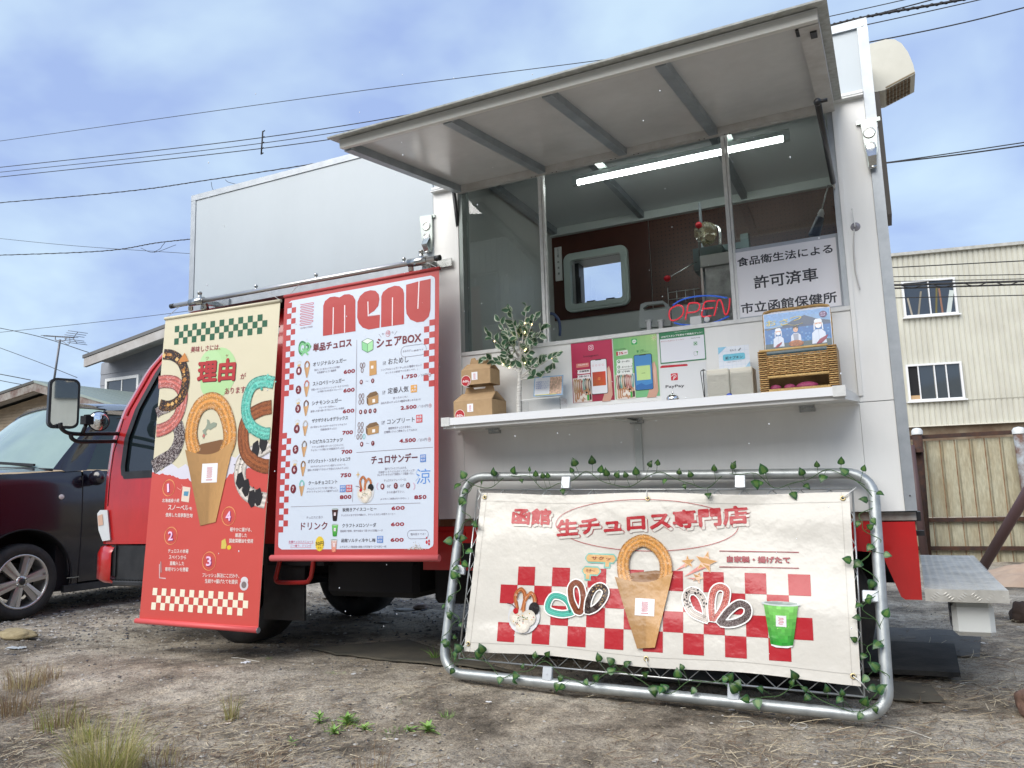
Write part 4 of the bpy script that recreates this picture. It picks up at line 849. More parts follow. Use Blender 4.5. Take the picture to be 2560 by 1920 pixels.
sundae(M_, (1008, 800), .052, cM2)
A = M_.q(935, 658, cM2); M_.poly([(A[0]+.013*math.cos(R_(45*k))*(1 if k % 2 == 0 else .28), A[1]+.019*math.sin(R_(45*k))*(1 if k % 2 == 0 else .28)) for k in range(8)], (206, 172, 110), 4)
# drinks
T2('チュロスに合う', (424, 1098), (585, 1088), 26, GT, res=1); T2('ドリンク', (368, 1210), (630, 1195), 76, DR, bold=.02)
T2('炭焼きアイスコーヒー', (780, 1026), (1116, 1014), 38, (48, 36, 48), bold=.012); T2('クラフトメロンソーダ', (776, 1184), (1112, 1172), 40, (48, 36, 48), bold=.012); T2('函館ソルティ冷やし梅', (766, 1330), (1104, 1322), 38, (48, 36, 48), bold=.012)
for t, a, b in (('チュロスの甘さを引き締める、キリッと冷たい中煎りコーヒー', (768, 1068), (1302, 1060)), ('国産果汁使用。世代を超えて愛される定番ソーダ', (758, 1226), (1178, 1220)), ('みずみずしい南高梅×道南の天日塩で一口で涼む一杯', (750, 1384), (1212, 1378))): T2(t, a, b, 22, GT, res=1)
for y in (1008, 1168, 1322): T2('600', (1262+ (1008-y)*.03, y), (1394+(1008-y)*.03, y-2), 38, (150, 24, 44), bold=.07)
T2('各種チュロスメニューと', (246, 1334), (490, 1330), 24, (196, 70, 110), res=1); T2('ご一緒で、ドリンク', (264, 1374), (468, 1370), 24, (196, 70, 110), res=1)
M_.stroke([M_.q(246, 1340, cM2), M_.q(490, 1336, cM2)], .0015, (214, 90, 120), 3); M_.stroke([M_.q(262, 1380, cM2), M_.q(468, 1377, cM2)], .0015, (214, 90, 120), 3)
A = M_.q(553, 1340, cM2); M_.poly([(A[0]+.029*math.cos(2*math.pi*k/36)*(1 if k % 2 else .9), A[1]+.0385*math.sin(2*math.pi*k/36)*(1 if k % 2 else .9)) for k in range(36)], (226, 196, 60), 4)
T2('50円', (514, 1362), (592, 1358), 42, (40, 34, 40), l=5, bold=.02); T2('引き', (536, 1392), (570, 1390), 20, (40, 34, 40), l=5, res=1)
def cup(pr, cx, y0, y1, col, cr=None, l=4, px=True, dark=None):
    A = pr.q(cx, y0, cr) if px else None; B = pr.q(cx, y1, cr) if px else None
    if not px: A, B = np.array(cx), np.array(y0); 
    H = B[1]-A[1]; w_ = H*(.32 if px else .40); c = np.array(lin(col)); rnd = random.Random(9); d2 = np.array(lin(dark)) if dark else c
    pr.m.grid(lambda i, j: pr.pt(A[0]+(2*i-1)*w_*(.93-.33*j), A[1]+H*(.12+.86*j)+H*.03*math.sin(math.pi*i), l), 8, 12, colfn=lambda i, j: tuple((c*(1-j)+d2*j)*(1-.35*(2*i-1)**2)*rnd.uniform(.85, 1.2)))
    pr.disc((A[0], A[1]+H*.1), w_*1.06, H*.055, (205, 214, 212), l+.5, 22); pr.disc((A[0], A[1]+H*.085), w_*.9, H*.035, (150, 165, 160), l+.8, 22)
    pr.rect((A[0]-w_*.28, A[1]+H*.36), (A[0]+w_*.28, A[1]+H*.60), (235, 232, 236), l+1); pr.squiggle((A[0]-w_*.12, A[1]+H*.40), (A[0]+w_*.12, A[1]+H*.56), 5, l=l+1.5)
cup(M_, 708, 985, 1116, (70, 34, 30), cM2, dark=(14, 10, 14)); cup(M_, 706, 1138, 1268, (120, 205, 100), cM2, dark=(40, 140, 44)); cup(M_, 696, 1288, 1422, (222, 196, 190), cM2, dark=(226, 130, 100))
pill((1422, 1250), (1628, 1246), 30, cM2); T2('塩分足りてる？', (1452, 1260), (1600, 1256), 24, GT, res=1)
A = M_.q(1510, 1370, cM2); rnd = random.Random(2)
for k in range(90): x = rnd.gauss(0, .022); y = -abs(rnd.gauss(0, .5))*max(0, .035-abs(x)*.8)+.012; M_.disc((A[0]+x, A[1]+y), .0022, .002, rnd.choice([(186, 176, 166), (206, 198, 188), (160, 150, 142), (220, 214, 206)]), 4+.01*k, 5)
for dx, dy, r in ((0, 0, .006), (0, -.02, .004), (.013, -.006, .005), (.013, .008, .005)): A = M_.q(1612, 1325, cM2); M_.disc((A[0]+dx, A[1]+dy), r, r*1.4, (196, 60, 70), 4, 10)
M_.done('printed_sheet', CLOTHPRINT, mb_)
def rod(pr, ua, ub, v, r, col, par, nm, off=0.):
    m = MB(); m.tube([pr.pt(ua, v)+pr.N*off, pr.pt(ub, v)+pr.N*off], r, 12); return m.build(nm, mat('rod_'+nm, lin(col), .5), par)
rod(M_, u0-.002, u1+.004, v0, .0095, (176, 62, 62), mb_, 'top_rod'); rod(M_, u0-.018, u1+.010, v1+.008, .016, (204, 96, 98), mb_, 'bottom_rod', .002)
for nm_, uu in (('cord', u0+.02), ('cord', u1-.003)):
    a = M_.pt(uu, v0); m = MB(); xx = a[0]+(.10 if uu < .5 else -.14); m.tube(bez([a, a+np.array([(xx-a[0])*.4, .01, .035]), np.array([xx, PY, 2.058])], 4), .0018, 5); m.build('cord', mat('cord', (.45, .45, .45), .7), mb_)

# ---------------------------------------------------------------- REASON BANNER
ks = 1.478
P4 = [CAM+(np.array(p)-CAM)*ks for p in ((-2.68, -1.215, 1.604), (-2.08, -1.212, 1.597), (-2.126, -1.254, .412), (-2.726, -1.257, .419))]
B_ = Pr(P4[0], (P4[1]-P4[0]+P4[2]-P4[3]), (P4[3]-P4[0]+P4[2]-P4[1]), .0006, cr=cA)
I1 = crop(0, 0, 1)
tl = B_.q(414, 797, I1); tr = B_.q(701, 752, I1); br = B_.q(646, 1569, I1); bl = B_.q(349, 1545, I1)
fmid = B_.q(*cA2(60, 1330), I1)[1]
rb = thing('reason_banner', 'tall cream over red banner with a sugared churro cone, hung before the cab', 'banner', P4[0], 'printed banners on the pole')
L_ = lambda v: tl[0]+(bl[0]-tl[0])*(v-tl[1])/(bl[1]-tl[1]); R__ = lambda v: tr[0]+(br[0]-tr[0])*(v-tr[1])/(br[1]-tr[1])
vt, vb = (tl[1]+tr[1])/2, (bl[1]+br[1])/2
vm_ = B_.q(180, 905)[1]
def bsheet(va, vb_, col, l, n=3, off=0.):
    B_.m.grid(lambda i, j: B_.pt(L_(va+(vb_-va)*j)*(1-i)+R__(va+(vb_-va)*j)*i, va+(vb_-va)*j, l), 4, n, lin(col))
bsheet(vt, vb, CREAM, 0, 10)
# cloudy white band and ragged red lower half
def edge(pxs, col, l):
    top = [B_.q(*p) for p in pxs]; B_.poly(top+[(R__(top[-1][1])-.002, top[-1][1]), (R__(vb)-.0, vb), (L_(vb), vb), (L_(top[0][1]), top[0][1])], col, l)
ed = [(84, 835), (120, 862), (160, 820), (200, 850), (235, 828), (270, 870), (300, 860), (340, 850), (400, 820), (440, 790), (470, 800), (520, 745), (570, 770), (625, 735)]
edge([(x, y) for x, y in ed], (218, 216, 228), 1)
ed2 = [(80, 870), (100, 880), (120, 872), (150, 885), (175, 880), (205, 900), (240, 895), (262, 912), (300, 905), (360, 900), (420, 905), (440, 880), (470, 868), (500, 845), (540, 850), (580, 842), (618, 838)]
rnd = random.Random(4); e3 = []
for (a, b), (c, d) in zip(ed2, ed2[1:]):
    for k in range(4): e3.append((a+(c-a)*k/4, b+(d-b)*k/4+rnd.uniform(-5, 5)))
edge(e3+[ed2[-1]], REDP, 2)
def bchk(c4p, nc, nr, col, l, par):
    q = [B_.q(*p) for p in c4p]
    bi = lambda i, j: (q[0]*(1-i)+q[1]*i)*(1-j)+(q[3]*(1-i)+q[2]*i)*j
    for r in range(nr):
        for c in range(nc):
            if (r+c) % 2 == par: B_.poly([bi(c/nc, r/nr), bi((c+1)/nc, r/nr), bi((c+1)/nc, (r+1)/nr), bi(c/nc, (r+1)/nr)], col, l)
bchk([(184, 180), (620, 120), (617, 212), (180, 268)], 20, 3, GRN, 2, 0)
bchk([(82, 1412), (532, 1437), (526, 1545), (72, 1514)], 20, 3, (245, 238, 214), 4, 0)
B_.disc(B_.q(388, 398), .138, .145, (178, 216, 156), 1.5, 26); B_.disc(B_.q(375, 440), .118, .10, (178, 216, 156), 1.6, 22); B_.disc(B_.q(350, 370), .09, .10, (184, 220, 164), 1.7, 22)
B_.ptext('美味しさには、', (258, 305), (398, 292), 28, (150, 50, 62), bold=.01, level=False); B_.ptext('理由', (288, 452), (468, 440), 106, (60, 30, 30), l=3, bold=.05, level=False); B_.ptext('理由', (286, 449), (466, 437), 106, (178, 48, 48), l=4, bold=.045, level=False)
B_.ptext('ワ', (330, 340), (342, 338), 14, (150, 60, 60)); B_.ptext('ケ', (422, 328), (436, 326), 14, (150, 60, 60)); B_.ptext('が', (492, 430), (518, 428), 28, (150, 50, 62), bold=.01); B_.ptext('あります。', (418, 500), (526, 494), 30, (150, 50, 62), bold=.01)
qp = lambda pts: [B_.q(*p) for p in pts]
SW = (196, 132, 70)
def clipL(pts): return pts
# left trio, cut by the sheet edge
def arc(cx, cy, rx, ry, a0, a1, n=10): return [(cx+rx*math.cos(R_(a0+(a1-a0)*k/n)), cy+ry*math.sin(R_(a0+(a1-a0)*k/n))) for k in range(n+1)]
B_.churro(qp([(80, 845), (118, 818), (165, 790), (195, 745), (206, 690), (195, 640)]), .085, (64, 44, 44), 4, (206, 196, 192), .30, .28, closed=False, n=6, across=12, scol=(214, 206, 204))
B_.churro(qp([(108, 445), (140, 440), (190, 450), (222, 500), (205, 590), (165, 645), (120, 668), (98, 672)]), .078, (206, 112, 100), 5, (236, 178, 172), .12, .12, closed=False, n=6, across=12, scol=(240, 206, 204))
B_.churro(qp([(98, 590), (120, 575), (160, 560)]), .06, (84, 60, 58), 4.5, (206, 196, 192), .35, .3, closed=False, n=6, across=10)
B_.churro(qp([(132, 312), (175, 318), (215, 350), (236, 420), (222, 500), (190, 540), (150, 556), (114, 548)]), .062, (48, 30, 28), 6, (206, 150, 70), .14, .05, closed=False, n=7, across=9, scol=(190, 130, 60))
rnd = random.Random(8)
for k in range(26):
    t = rnd.random(); a = R_(-100+200*t); c = B_.q(150+82*math.cos(a)*1.0, 432+118*math.sin(a)); r = rnd.uniform(.008, .018)
    B_.poly([(c[0]+r*math.cos(b_)*rnd.uniform(.6, 1.2), c[1]+r*math.sin(b_)*rnd.uniform(.6, 1.2)) for b_ in (0, 1.4, 2.8, 4.4)], rnd.choice([(214, 160, 84), (226, 186, 120), (180, 118, 56)]), 7+.02*k)
B_.poly(qp([(200, 352), (232, 305), (250, 345)]), (202, 132, 66), 7.8)
# right trio
B_.churro(qp([(612, 1002), (570, 990), (520, 960), (492, 900), (498, 830), (530, 790), (590, 760), (628, 735)]), .085, (226, 218, 208), 4, None, 0, .15, closed=False, n=6, across=12)
B_.blobs(qp([(590, 995), (540, 975), (495, 900), (500, 830), (540, 785), (610, 745)]), 46, .020, .0045, [(40, 34, 36), (70, 60, 58)], 4.5, 3)
for k, (x, y) in enumerate(((520, 940), (576, 985), (492, 905), (600, 730), (548, 990), (565, 760))):
    c = B_.q(x, y); B_.poly([(c[0]+(.028+.006*rnd.random())*math.cos(a_), c[1]+(.045+.01*rnd.random())*math.sin(a_)) for a_ in (0, .9, 1.7, 2.8, 3.9, 5.1)], (34, 30, 32), 4.6+.02*k)
B_.churro(qp([(640, 560), (590, 572), (530, 610), (506, 680), (515, 770), (555, 818), (600, 838), (626, 840)]), .078, (150, 84, 44), 5, (176, 104, 58), .3, .06, closed=False, n=6, across=12, scol=(196, 130, 84))
B_.churro(qp([(650, 445), (600, 440), (550, 462), (522, 530), (522, 600), (550, 655), (600, 684), (632, 686)]), .068, (98, 196, 178), 6, (150, 222, 206), .4, .05, closed=False, n=7, across=10, scol=(60, 158, 142))
# main churro in its kraft cone
B_.poly(qp([(335, 618), (345, 622), (352, 640), (366, 632), (382, 636), (378, 652), (362, 660), (352, 668), (338, 664), (330, 676), (334, 690), (326, 694), (320, 712), (312, 700), (318, 684), (314, 672), (328, 660), (336, 640)]), (146, 156, 138), 3); B_.disc(B_.q(320, 696), .009, .011, (196, 120, 110), 3.4, 10)
B_.blobs(qp([(650, 445), (600, 440), (550, 462), (522, 530), (522, 600), (550, 655), (600, 684)]), 60, .016, .009, [(120, 212, 196), (70, 172, 156), (90, 190, 172)], 6.2, 9)
B_.churro(qp([(280, 780), (262, 700), (272, 620), (305, 555), (360, 530), (408, 560), (438, 640), (442, 720), (415, 790)]), .096, (222, 152, 74), 7, (236, 186, 112), .2, .14, closed=False, n=9, across=15, scol=(246, 232, 214))
q4 = qp([(234, 762), (468, 708), (305, 1120), (378, 1102)])
B_.poly(qp([(248, 775), (310, 735), (400, 715), (455, 712), (440, 760), (380, 785), (300, 795)]), (128, 88, 52), 6)
B_.cone(q4[0], q4[1], q4[2], q4[3], 8, .13, (190, 146, 92), (20, 16))
a = B_.q(316, 828); b = B_.q(384, 912); B_.label((a[0], a[1]), (b[0], b[1]+.004), 9, 11)
# numbered reasons
LT = (240, 226, 220)
for num, c, rx in (('1', (155, 942), 28), ('2', (165, 1168), 30), ('3', (345, 1287), 32), ('4', (437, 1075), 32)):
    A = B_.q(*c); r = abs(B_.q(c[0]+rx, c[1])[0]-A[0]); ry = abs(B_.q(c[0], c[1]+rx*1.35)[1]-A[1])
    B_.ellipse(A, r, ry, .0025, (240, 170, 110), 4, 30); B_.ellipse((A[0]+.002, A[1]-.002), r*.97, ry*1.02, .0018, (240, 170, 110), 4, 30)
    if num == '1': r = r*.45
    B_.text(num, (A[0]-r*.38+.003, A[1]+ry*.55+.003), (A[0]+r*.42+.003, A[1]+ry*.5+.003), ry*1.1, (150, 40, 110), 4, bold=.07); B_.text(num, (A[0]-r*.40, A[1]+ry*.55), (A[0]+r*.40, A[1]+ry*.5), ry*1.1, (232, 160, 206), 5, bold=.05); B_.text(num, (A[0]-r*.34, A[1]+ry*.52), (A[0]+r*.34, A[1]+ry*.48), ry*1.02, (246, 214, 236), 6, bold=.0)
for t, a, b, h in (('北海道産小麦', (124, 1010), (206, 1010), 18), ('スノーベル', (152, 1045), (248, 1047), 24), ('を', (252, 1046), (266, 1046), 15), ('使用した自家製生地', (140, 1078), (268, 1082), 20), ('チュロスの本場', (152, 1248), (248, 1250), 20), ('スペインから', (156, 1277), (238, 1279), 20), ('直輸入した', (160, 1306), (228, 1308), 20), ('専用マシンを搭載', (138, 1334), (248, 1336), 20), ('フレッシュ製法にこだわり、', (314, 1362), (488, 1367), 21), ('生絞り×揚げたてを提供', (326, 1390), (480, 1395), 21), ('軽やかに揚がる、', (444, 1147), (546, 1149), 20), ('厳選した', (468, 1174), (524, 1175), 20), ('国産菜種油を使用', (440, 1200), (552, 1202), 20)):
    B_.ptext(t, a, b, h, LT, l=4, bold=.022, res=1, level=False)
B_.ppoly([(222, 934), (258, 940), (250, 1010), (214, 1004)], (232, 214, 196), 4); B_.ppoly([(228, 958), (250, 958), (246, 980), (226, 978)], (90, 150, 180), 5); B_.stroke(qp([(195, 940), (212, 952), (222, 935), (216, 925)]), .003, (236, 170, 160), 4)
B_.stroke(qp([(112, 1300), (112, 1365), (142, 1368)]), .006, (222, 200, 200), 4); B_.stroke(qp([(118, 1288), (120, 1340)]), .008, (180, 150, 150), 4.5)
B_.ppoly([(405, 1190), (422, 1180), (428, 1210), (424, 1228), (402, 1228)], (216, 196, 96), 4); B_.disc(B_.q(440, 1222), .016, .012, (232, 196, 60), 4.5, 10)
B_.disc(B_.q(512, 1378), .026, .02, (222, 218, 222), 4, 14); B_.disc(B_.q(510, 1400), .030, .028, (214, 208, 212), 4.2, 14); B_.disc(B_.q(510, 1398), .018, .018, (130, 118, 118), 4.6, 12)
B_.done('printed_sheet', CLOTHPRINT, rb)
m = MB(); a = B_.pt(tl[0]-.004, tl[1]); b = B_.pt(tr[0]+.004, tr[1]); m.tube([a, b], .010, 12); m.build('top_rod', mat('cream_rod', lin(CREAM), .5), rb)
m = MB(); a2 = B_.pt(bl[0]-.012, bl[1]+.014)+B_.N*.012; b2 = B_.pt(br[0]+.010, br[1]+.012)+B_.N*.012; m.tube([a2, b2], .0145, 12)
m.add([B_.pt(L_(vb-.0), vb-.001)+B_.N*.0014, B_.pt(R__(vb), vb-.001)+B_.N*.0014, b2+B_.N*.010, a2+B_.N*.010], [(0, 1, 2, 3)]); m.build('bottom_rod', mat('red_rod', lin((222, 92, 92)), .45), rb)
m = MB(); m.tube([b2, b2+_n(b2-a2)*.002], .0150, 14); m.tube([b2+_n(b2-a2)*.0005, b2+_n(b2-a2)*.0028], .009, 12); m.build('rod_end', TRIM, rb)
for p, t in ((a, P(*cB(240, 1095), y=PY)), (b, P(*cB(735, 998), y=PY))):
    m = MB(); p0 = p; m.tube(bez([p0, (np.array(p0)*.4+np.array(t)*.6)+np.array([0, 0, .008]), t], 4), .0018, 5); m.build('cord', mat('cord', (.4, .4, .4), .7), rb)
# ================================================================ GATE FRAME WITH VINYL SIGN
FTL, FTR, FBR, FBL = map(np.array, ([-1.924, -.111, .943], [-.148, -.049, .891], [-.155, -.267, .036], [-1.931, -.328, .088]))
FU = _n((FTR-FTL)+(FBR-FBL)); FVd = (FBL-FTL)+(FBR-FTR); FVd = _n(FVd-FU*FU.dot(FVd)); FN = np.cross(FU, FVd); FN = -FN if FN[1] > 0 else FN
FC = (FTL+FTR+FBR+FBL)/4; FW, FH = 1.777, .882
fp = lambda u, v, n=0.: FC+FU*(u-FW/2)+FVd*(v-FH/2)+FN*n     # u right, v down from the top left corner of the tube axis
fr = thing('gate_frame', 'round cornered galvanised tube frame with chain link, leaning against the white truck wall', 'gate panel', fp(FW/2, FH))
m = MB(); r_ = .095; pts = []
for cx, cy, a0 in ((FW-r_, r_, -90), (FW-r_, FH-r_, 0), (r_, FH-r_, 90), (r_, r_, 180)):
    for k in range(9): a = R_(a0+90*k/8); pts.append(fp(cx+r_*math.cos(a), cy+r_*math.sin(a)))
m.tube(pts, .0215, 20, True); m.build('tube_frame', ZINC, fr)
ins = .075
def wpl(u, v, n=0.): return fp(u, v, n)
for (a, b) in (((ins, ins-.012), (FW-ins, ins-.012)), ((ins, FH-ins+.012), (FW-ins, FH-ins+.012)), ((ins, ins-.012), (ins, FH-ins+.012)), ((FW-ins, ins-.012), (FW-ins, FH-ins+.012))):
    m = MB(); m.tube([wpl(*a), wpl(*b)], .0038, 8); m.build('tension_rod', WIRE, fr)
us = [ins+.0542*k for k in range(int((FW-2*ins)/.0542)+1)]; vs_ = [ins-.01+.0542*k for k in range(int((FH-2*ins+.02)/.0542)+2)]
for i, u in enumerate(us):
    p = []
    for j, v in enumerate(vs_):
        s = 1 if (j+i) % 2 == 0 else -1; e = .5
        du = .0271*s; vv = min(v, FH-ins+.01)
        p.append(wpl(min(max(u+du, ins), FW-ins), vv, .003*s))
    m = MB(); m.tube(p, .0023, 4); m.build('chain_link_wire', WIRE, fr)
CLIP = mat('clip_plate', (.66, .70, .74), .3, .3)
for u, v, w_, h_ in ((.52, .035, .042, .055), (1.28, .035, .042, .055), (.50, FH-.035, .042, .055), (1.25, FH-.035, .042, .055), (.035, .44, .055, .042), (FW-.035, .47, .055, .042)):
    m = MB(); c = fp(u, v, .012); m.obox(c, FU, FVd, FN, w_, h_, .02, bev=.003); m.lathe([(.004, 0), (.003, .003)], c+FN*.011, FN, 8); m.build('clip', CLIP, fr)
# vinyl sheet
S0 = fp(0, 0, .02)
S_ = Pr(S0, FU, FVd, .0013, disp=None, cr=cF1)
cTL, cTR, cBR, cBL = S_.q(1206, 1233, I1), S_.q(2123, 1231, I1), S_.q(2153, 1716, I1), S_.q(1161, 1628, I1)
def vd(u, v):
    f = .0024*math.sin(u*9+1.3*math.sin(v*7))*math.sin(v*8+.6)+.0016*math.sin(u*21+v*9)
    for (cu, cv), s in ((cTL, 1), (cTR, 1), (cBR, 1), (cBL, 1)):
        d = math.hypot(u-cu[0], v-cu[1] if False else v-cv); f += 0
    return f+.004
def vd(u, v): return .006+.0025*math.sin(u*7+1.6*math.sin(v*6))*math.sin(v*7+.6)+.0006*math.sin(u*17+v*12+2*math.sin(u*4))
S_.disp = vd
sg = thing('vinyl_sign', 'wide cream vinyl sign with red checks and churros, tied onto the galvanised frame', 'sign', fp(FW/2, FH, .03))
VC = (216, 212, 203)
def sbi(i, j):
    top = cTL*(1-i)+cTR*i+np.array([0, .010*math.sin(math.pi*2*i)**2]); bot = cBL*(1-i)+cBR*i+np.array([0, -.012*math.sin(math.pi*2*i)**2]); return top*(1-j)+bot*j
S_.m.grid(lambda i, j: S_.pt(*sbi(i, j), 0), 120, 60, lin(VC))
hem = lambda a, b: S_.stroke([sbi(*(np.array(a)*(1-t)+np.array(b)*t)) for t in [k/40 for k in range(41)]], .0022, (196, 192, 184), 1)
hem((.0, .055), (1, .055)); hem((.0, .945), (1, .945)); hem((.018, 0), (.018, 1)); hem((.982, 0), (.982, 1))
# checks
gTL, gTR, gBL, gBR = S_.q(418, 700), S_.q(1009, 752, cF2), S_.q(388, 1145), S_.q(1036, 1277, cF2)
RS = (182, 44, 52)
for r in range(4):
    for c in range(16):
        if (r+c) % 2 == 1:
            bi = lambda i, j: (gTL*(1-i)+gTR*i)*(1-j)+(gBL*(1-i)+gBR*i)*j
            S_.m.grid(lambda i, j: S_.pt(*bi((c+i)/16, (r+j)/4), 1), 5, 5, lin(RS))
# title with drop outline
def title(t, a, b, h, cra, crb, bold=.05):
    A = S_.q(*a, cra); B = S_.q(*b, crb); H = abs(S_.q(a[0], a[1]-h, cra)[1]-A[1]); sh = np.array([.010, .011])
    S_.text(t, A+sh, B+sh, H, RS, 2, bold+.014); S_.text(t, A+sh, B+sh, H, VC, 3, bold-.012); S_.text(t, A, B, H, RS, 4, bold)
title('函館', (474, 456), (704, 460), 98, cF1, cF1); title('生チュロス専門店', (742, 531), (648, 452), 104, cF1, cF2)
ec = S_.q(1250, 458); e_r = abs(S_.q(583, 460, cF2)[0]-ec[0])
S_.ellipse(ec, e_r*1.0, abs(S_.q(1250, 308)[1]-ec[1]), .0022, RS, 2.5, 70)
for y in (612, 706): S_.stroke([S_.q(472, y, cF2), S_.q(943, y+8, cF2)], .0035, (150, 40, 52), 2)
A = S_.q(516, 680, cF2); B = S_.q(892, 687, cF2); S_.text('自家製・揚げたて', A, B, abs(S_.q(516, 640, cF2)[1]-A[1]), (150, 34, 50), 3, .06)
# stars
def star(c, r, rot, col=(206, 156, 96)): S_.poly([(c[0]+r*(1 if k % 2 == 0 else .42)*math.sin(R_(36*k+rot)), c[1]-r*(1 if k % 2 == 0 else .42)*math.cos(R_(36*k+rot))) for k in range(10)], col, 3)
for c, r, rot in (((392, 678), 56, 12), ((287, 678), 34, -8), ((345, 770), 30, 20)):
    C_ = S_.q(*c, cF2); rr = r/2.37*.00175; star(C_, rr*1.12, rot, (240, 200, 170)); S_.poly([(C_[0]-rr*.3, C_[1]+rr*.1), (C_[0]+rr*.1, C_[1]+rr*.5), (C_[0]-rr*2.1, C_[1]+rr*(1.5 if rot != 20 else .1))], (226, 150, 140), 2.6); S_.m.k = 0; star(C_, rr, rot)
# speech clouds
def bubble(x0, y0, x1, y1, t, tail, cr=cF1):
    a, b = S_.q(x0, y0, cr), S_.q(x1, y1, cr)
    for k, col in ((.006, (132, 196, 182)), (0, (222, 178, 120))):
        S_.poly([(a[0]-k, a[1]+.01), (a[0]+.008, a[1]-k), (b[0]-.008, a[1]-k), (b[0]+k, a[1]+.01), (b[0]+k, b[1]-.01), (b[0]-.008, b[1]+k), (a[0]+.008, b[1]+k), (a[0]-k, b[1]-.01)], col, 2+(k == 0)*.6); c = S_.q(*tail, cr); S_.rect((c[0]-.008-k, b[1]-.004), (c[0]+.008+k, c[1]+k), col, 2.1+(k == 0)*.6)
    h = (b[1]-a[1]); S_.text(t, (a[0]+.03*(b[0]-a[0])/.1*.6, b[1]-h*.25), (b[0]-.02, b[1]-h*.25), h*.5, (150, 60, 50), 4, .01)
bubble(920, 632, 1088, 680, 'サクッ', (1040, 705)); bubble(900, 708, 995, 752, 'モチ～', (925, 778))
# pictures
sq_ = lambda pts, cr=cF1: [S_.q(*p, cr) for p in pts]
S_.churro(sq_([(835, 978), (770, 985), (700, 965), (692, 925), (722, 880), (775, 885), (815, 920)]), .024, (92, 196, 176), 5, (190, 120, 90), .0, .03, n=7, across=7, outline=.011, scol=(60, 160, 140))
S_.churro(sq_([(862, 968), (832, 900), (828, 830), (858, 800), (890, 825), (903, 900), (888, 968)]), .024, (140, 72, 44), 5.6, None, 0, .05, n=7, across=8, outline=.011, scol=(196, 130, 96))
S_.churro(sq_([(925, 970), (935, 900), (965, 840), (1005, 822), (1034, 850), (1020, 900), (975, 950)]), .024, (52, 32, 28), 6.2, None, 0, .03, n=7, across=8, outline=.011, scol=(222, 190, 150))
S_.blobs(sq_([(935, 900), (965, 840), (1005, 822), (1034, 850), (1020, 900), (985, 940)]), 40, .006, .0022, [(214, 178, 120), (196, 150, 96)], 6.3, 6)
S_.churro(sq_([(395, 1018), (310, 975), (275, 900), (290, 855), (330, 850), (370, 890), (395, 960)], cF2), .024, (226, 214, 204), 5, None, 0, .05, n=7, across=8, outline=.011)
S_.blobs(sq_([(395, 940), (375, 890), (330, 850), (290, 855), (275, 900), (300, 950)], cF2), 34, .006, .0042, [(36, 30, 32), (60, 50, 50)], 5.1, 4)
S_.churro(sq_([(430, 1015), (425, 930), (440, 850), (478, 825), (515, 850), (505, 920), (470, 990)], cF2), .024, (206, 104, 92), 5.6, (236, 170, 160), .25, .16, n=7, across=8, outline=.011, scol=(244, 214, 208))
S_.churro(sq_([(475, 1035), (530, 965), (590, 925), (638, 945), (636, 995), (590, 1028), (530, 1042)], cF2), .024, (90, 72, 70), 6.2, (150, 140, 138), .35, .12, n=7, across=8, outline=.011, scol=(196, 190, 188))
c0 = S_.q(550, 985); sundae(S_, (c0[0], c0[1]-.018), .074, l=5, px=False)
A = S_.q(835, 905, cF2); B = S_.q(845, 1172, cF2)
S_.poly([(A[0]-.052, A[1]+.006), (A[0]+.052, A[1]+.006), (A[0]+.038, B[1]+.002), (A[0]+.02, B[1]+.008), (A[0]-.02, B[1]+.008), (A[0]-.038, B[1]+.002)], (236, 240, 236), 4.4)
cup(S_, (A[0], A[1]-.004), B, None, (140, 216, 110), l=5, px=False, dark=(38, 150, 46))
for k in range(24): S_.disc((A[0]+rnd.uniform(-.028, .028), A[1]+rnd.uniform(.05, .112)), .0012, .0012, (206, 240, 160), 5.8, 5)
# big churro in a cone
S_.churro(sq_([(1158, 800), (1140, 740), (1140, 660), (1175, 590), (1255, 552), (1335, 590), (1382, 660), (1390, 740), (1372, 800)]), .052, (218, 152, 78), 8, (236, 190, 122), .2, .13, closed=False, n=9, across=15, scol=(244, 228, 210))
q4 = [S_.q(1088, 765), S_.q(1432, 738), S_.q(1222, 1190), S_.q(1326, 1184)]
S_.poly(sq_([(1100, 770), (1200, 742), (1330, 728), (1424, 740), (1380, 790), (1260, 810), (1140, 800)]), (140, 100, 62), 7)
S_.cone(q4[0], q4[1], q4[2], q4[3], 9, .11, (194, 150, 98), (22, 18))
a = S_.q(1212, 892); b = S_.q(1322, 1000); S_.label(a, b, 10, 11)
S_.done('printed_sheet', VINYLPRINT, sg)
GOLD = mat('brass_eyelet', (.55, .45, .25), .35, .8)
for i, j in ((.012, .03), (.5, .04), (.985, .035), (.985, .955), (.51, .955), (.012, .955)):
    c = S_.pt(*sbi(i, j), 2); m = MB(); m.lathe([(.0055, .0), (.0105, .0015), (.0095, .003), (.006, .002)], c, FN, 16, cap=False); m.build('eyelet', GOLD, sg)
    m = MB(); m.lathe([(.006, 0), (.0059, .0006)], c, FN, 12); m.build('eyelet_hole', CHASSIS, sg)
for i, j, du, dv in ((.012, .03, -.05, -.06), (.5, .04, -.01, -.05), (.985, .035, .05, -.05), (.985, .955, .05, .05), (.51, .955, .015, .045), (.012, .955, -.05, .05)):
    u, v = sbi(i, j); m = MB(); a = S_.pt(u, v, 3); m.tube(bez([a, a+FN*.006+FU*du*.5+FVd*dv*.4, fp(u+du, v+dv, .0)], 4), .0022, 5); m.build('tie', mat('white_tie', (.75, .75, .72), .5), sg)

